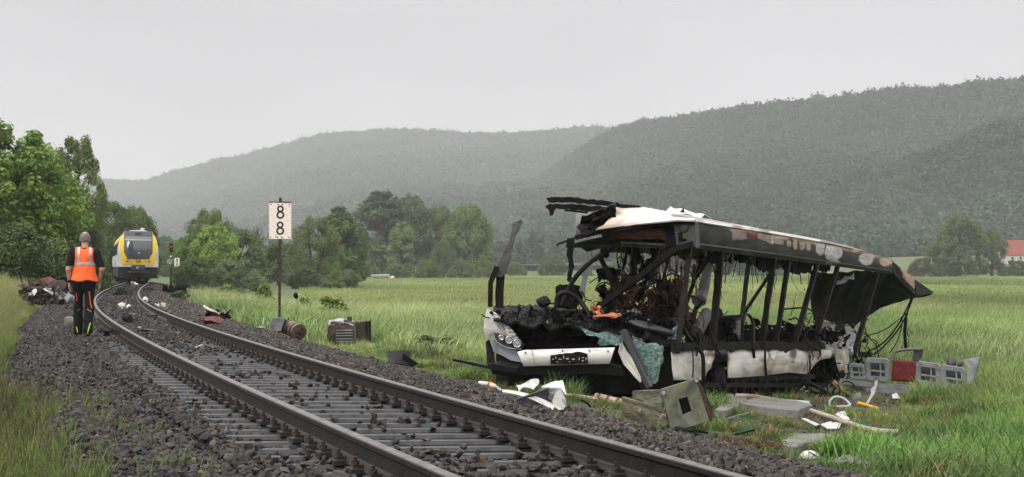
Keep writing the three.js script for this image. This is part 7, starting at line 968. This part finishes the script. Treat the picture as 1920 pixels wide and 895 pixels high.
  const vest = (x, y, z, o = 0) => { const armhole = Math.max(Math.abs(x - 0.012) - lerp(0.165, 0.2, sstep(1.36 - y, 0, 0.12)), 0) ; return Math.max(torso(x, y, z, 0.02 + 0.022 * sstep(1.2 - y, 0, 0.25) + o) + wr(x, y, z, 13) * 2, 0.955 + 0.012 * Math.sin(x * 20) - y, y > 1.28 ? armhole - 0.001 : -1, -(Math.hypot(x - 0.013, (y - 1.5) * 1.0, z * 0.8) - 0.082)); };
  partL(p, 'vest', surfaceNets((x, y, z) => vest(x, y, z), [-0.3, 0.9, -0.26], [0.33, 1.58, 0.28], 0.0105), mat('orange_vest', [1.0, 0.15, 0.025], 0.7, { ...bumpy(T.lumps, 0.01) }));
  const silver = mat('reflective_silver', [0.42, 0.43, 0.44], 0.45, { metalness: 0.3 });
  const stripe = (reg, lo, hi) => surfaceNets((x, y, z) => Math.max(vest(x, y, z, 0.005), reg(x, y, z)), lo, hi, 0.007);
  partL(p, 'vest_band', stripe((x, y, z) => Math.abs(y - 1.245 + 0.03 * Math.abs(x - 0.0)) - 0.026, [-0.3, 1.18, -0.26], [0.33, 1.3, 0.28]), silver);
  for (const sx of [-0.085, 0.125]) partL(p, 'vest_strap', stripe((x, y, z) => Math.max(Math.abs(x - sx) - 0.025, 1.26 - y), [sx - 0.05, 1.24, -0.22], [sx + 0.05, 1.56, 0.24]), silver);
  const trouser = (x, y, z, o = 0) => Math.max(all(0.05, leg(x, y, z, 'L', 0.012 + o, 0.028), leg(x, y, z, 'R', 0.012 + o, 0.028), cap(x, y, z * 1.2, [-0.07, 0.93, 0.01], [0.08, 0.93, 0.01], 0.135 + o, 0.135 + o), cap(x, y, z * 1.25, [-0.04, 1.02, 0.01], [0.05, 1.02, 0.01], 0.14 + o, 0.14 + o)) + wr(x, y, z, 12) * 2.2, y - 1.04, 0.035 - y + (z > 0.06 ? 0.03 : 0));
  partL(p, 'trousers', surfaceNets((x, y, z) => trouser(x, y, z), [-0.3, 0.0, -0.26], [0.32, 1.08, 0.32], 0.0115), cloth('work_trousers', [0.012, 0.0115, 0.012]));
  const piping = (a, b, r, m) => partL(p, 'trouser_piping', surfaceNets((x, y, z) => Math.max(trouser(x, y, z, 0.006), Math.hypot(x - clamp(lerp(a[0], b[0], (y - a[1]) / (b[1] - a[1])), Math.min(a[0], b[0]), Math.max(a[0], b[0])), Math.max(0, y - Math.max(a[1], b[1]), Math.min(a[1], b[1]) - y)) - r, -z - 0.01), [Math.min(a[0], b[0]) - 0.05, Math.min(a[1], b[1]) - 0.05, -0.12], [Math.max(a[0], b[0]) + 0.05, Math.max(a[1], b[1]) + 0.05, 0.3], 0.0065), m);
  const lime = mat('lime_piping', [0.33, 0.55, 0.05], 0.5), oran = mat('orange_piping', [0.6, 0.075, 0.022], 0.5), pale = mat('pale_piping', [0.4, 0.42, 0.36], 0.5);
  piping([0.105, 0.77], [0.125, 0.56], 0.012, oran); piping([0.125, 0.57], [0.15, 0.49], 0.011, oran); piping([-0.135, 0.74], [-0.13, 0.62], 0.009, oran);
  piping([0.07, 0.475], [0.14, 0.435], 0.01, lime); piping([0.13, 0.24], [0.085, 0.07], 0.011, lime); piping([-0.135, 0.17], [-0.115, 0.08], 0.01, lime); piping([-0.15, 0.44], [-0.075, 0.47], 0.008, pale);
  for (const s of ['L', 'R']) { const a = A[s]; partL(p, 'boot', surfaceNets((x, y, z) => Math.max(all(0.03, cap(x, y, z, [a[0], a[1] + 0.06, a[2]], [a[0], a[1] - 0.02, a[2]], 0.05, 0.052), cap(x, y, z, [a[0], a[1] - 0.045, a[2] + 0.03], [a[0] - 0.01, a[1] - (s === 'L' ? 0.045 : 0.07), a[2] - 0.17], 0.044, 0.038)), (a[1] - 0.09 - (s === 'R' ? (a[2] - z) * 0.18 : 0)) - y), [a[0] - 0.09, 0, a[2] - 0.26], [a[0] + 0.09, 0.24, a[2] + 0.12], 0.009), mat(s === 'R' ? 'dark_red_boot' : 'dark_boot', s === 'R' ? [0.1, 0.025, 0.022] : [0.035, 0.02, 0.018], 0.6)); }
  partL(p, 'wristband', cyl(V(...W.L).add(V(0, 0.06, 0.02)), V(...W.L).add(V(0, 0.02, 0.004)), 0.036, 0.034, 14), M.black);
}

buildBus(); buildTrain(); buildSigns(); buildDebris(); buildPerson();
if (!false) { raiseHills(); plantTrees(); growGrass(); }
scene.environmentIntensity = 1;
renderer.render(scene, camera);
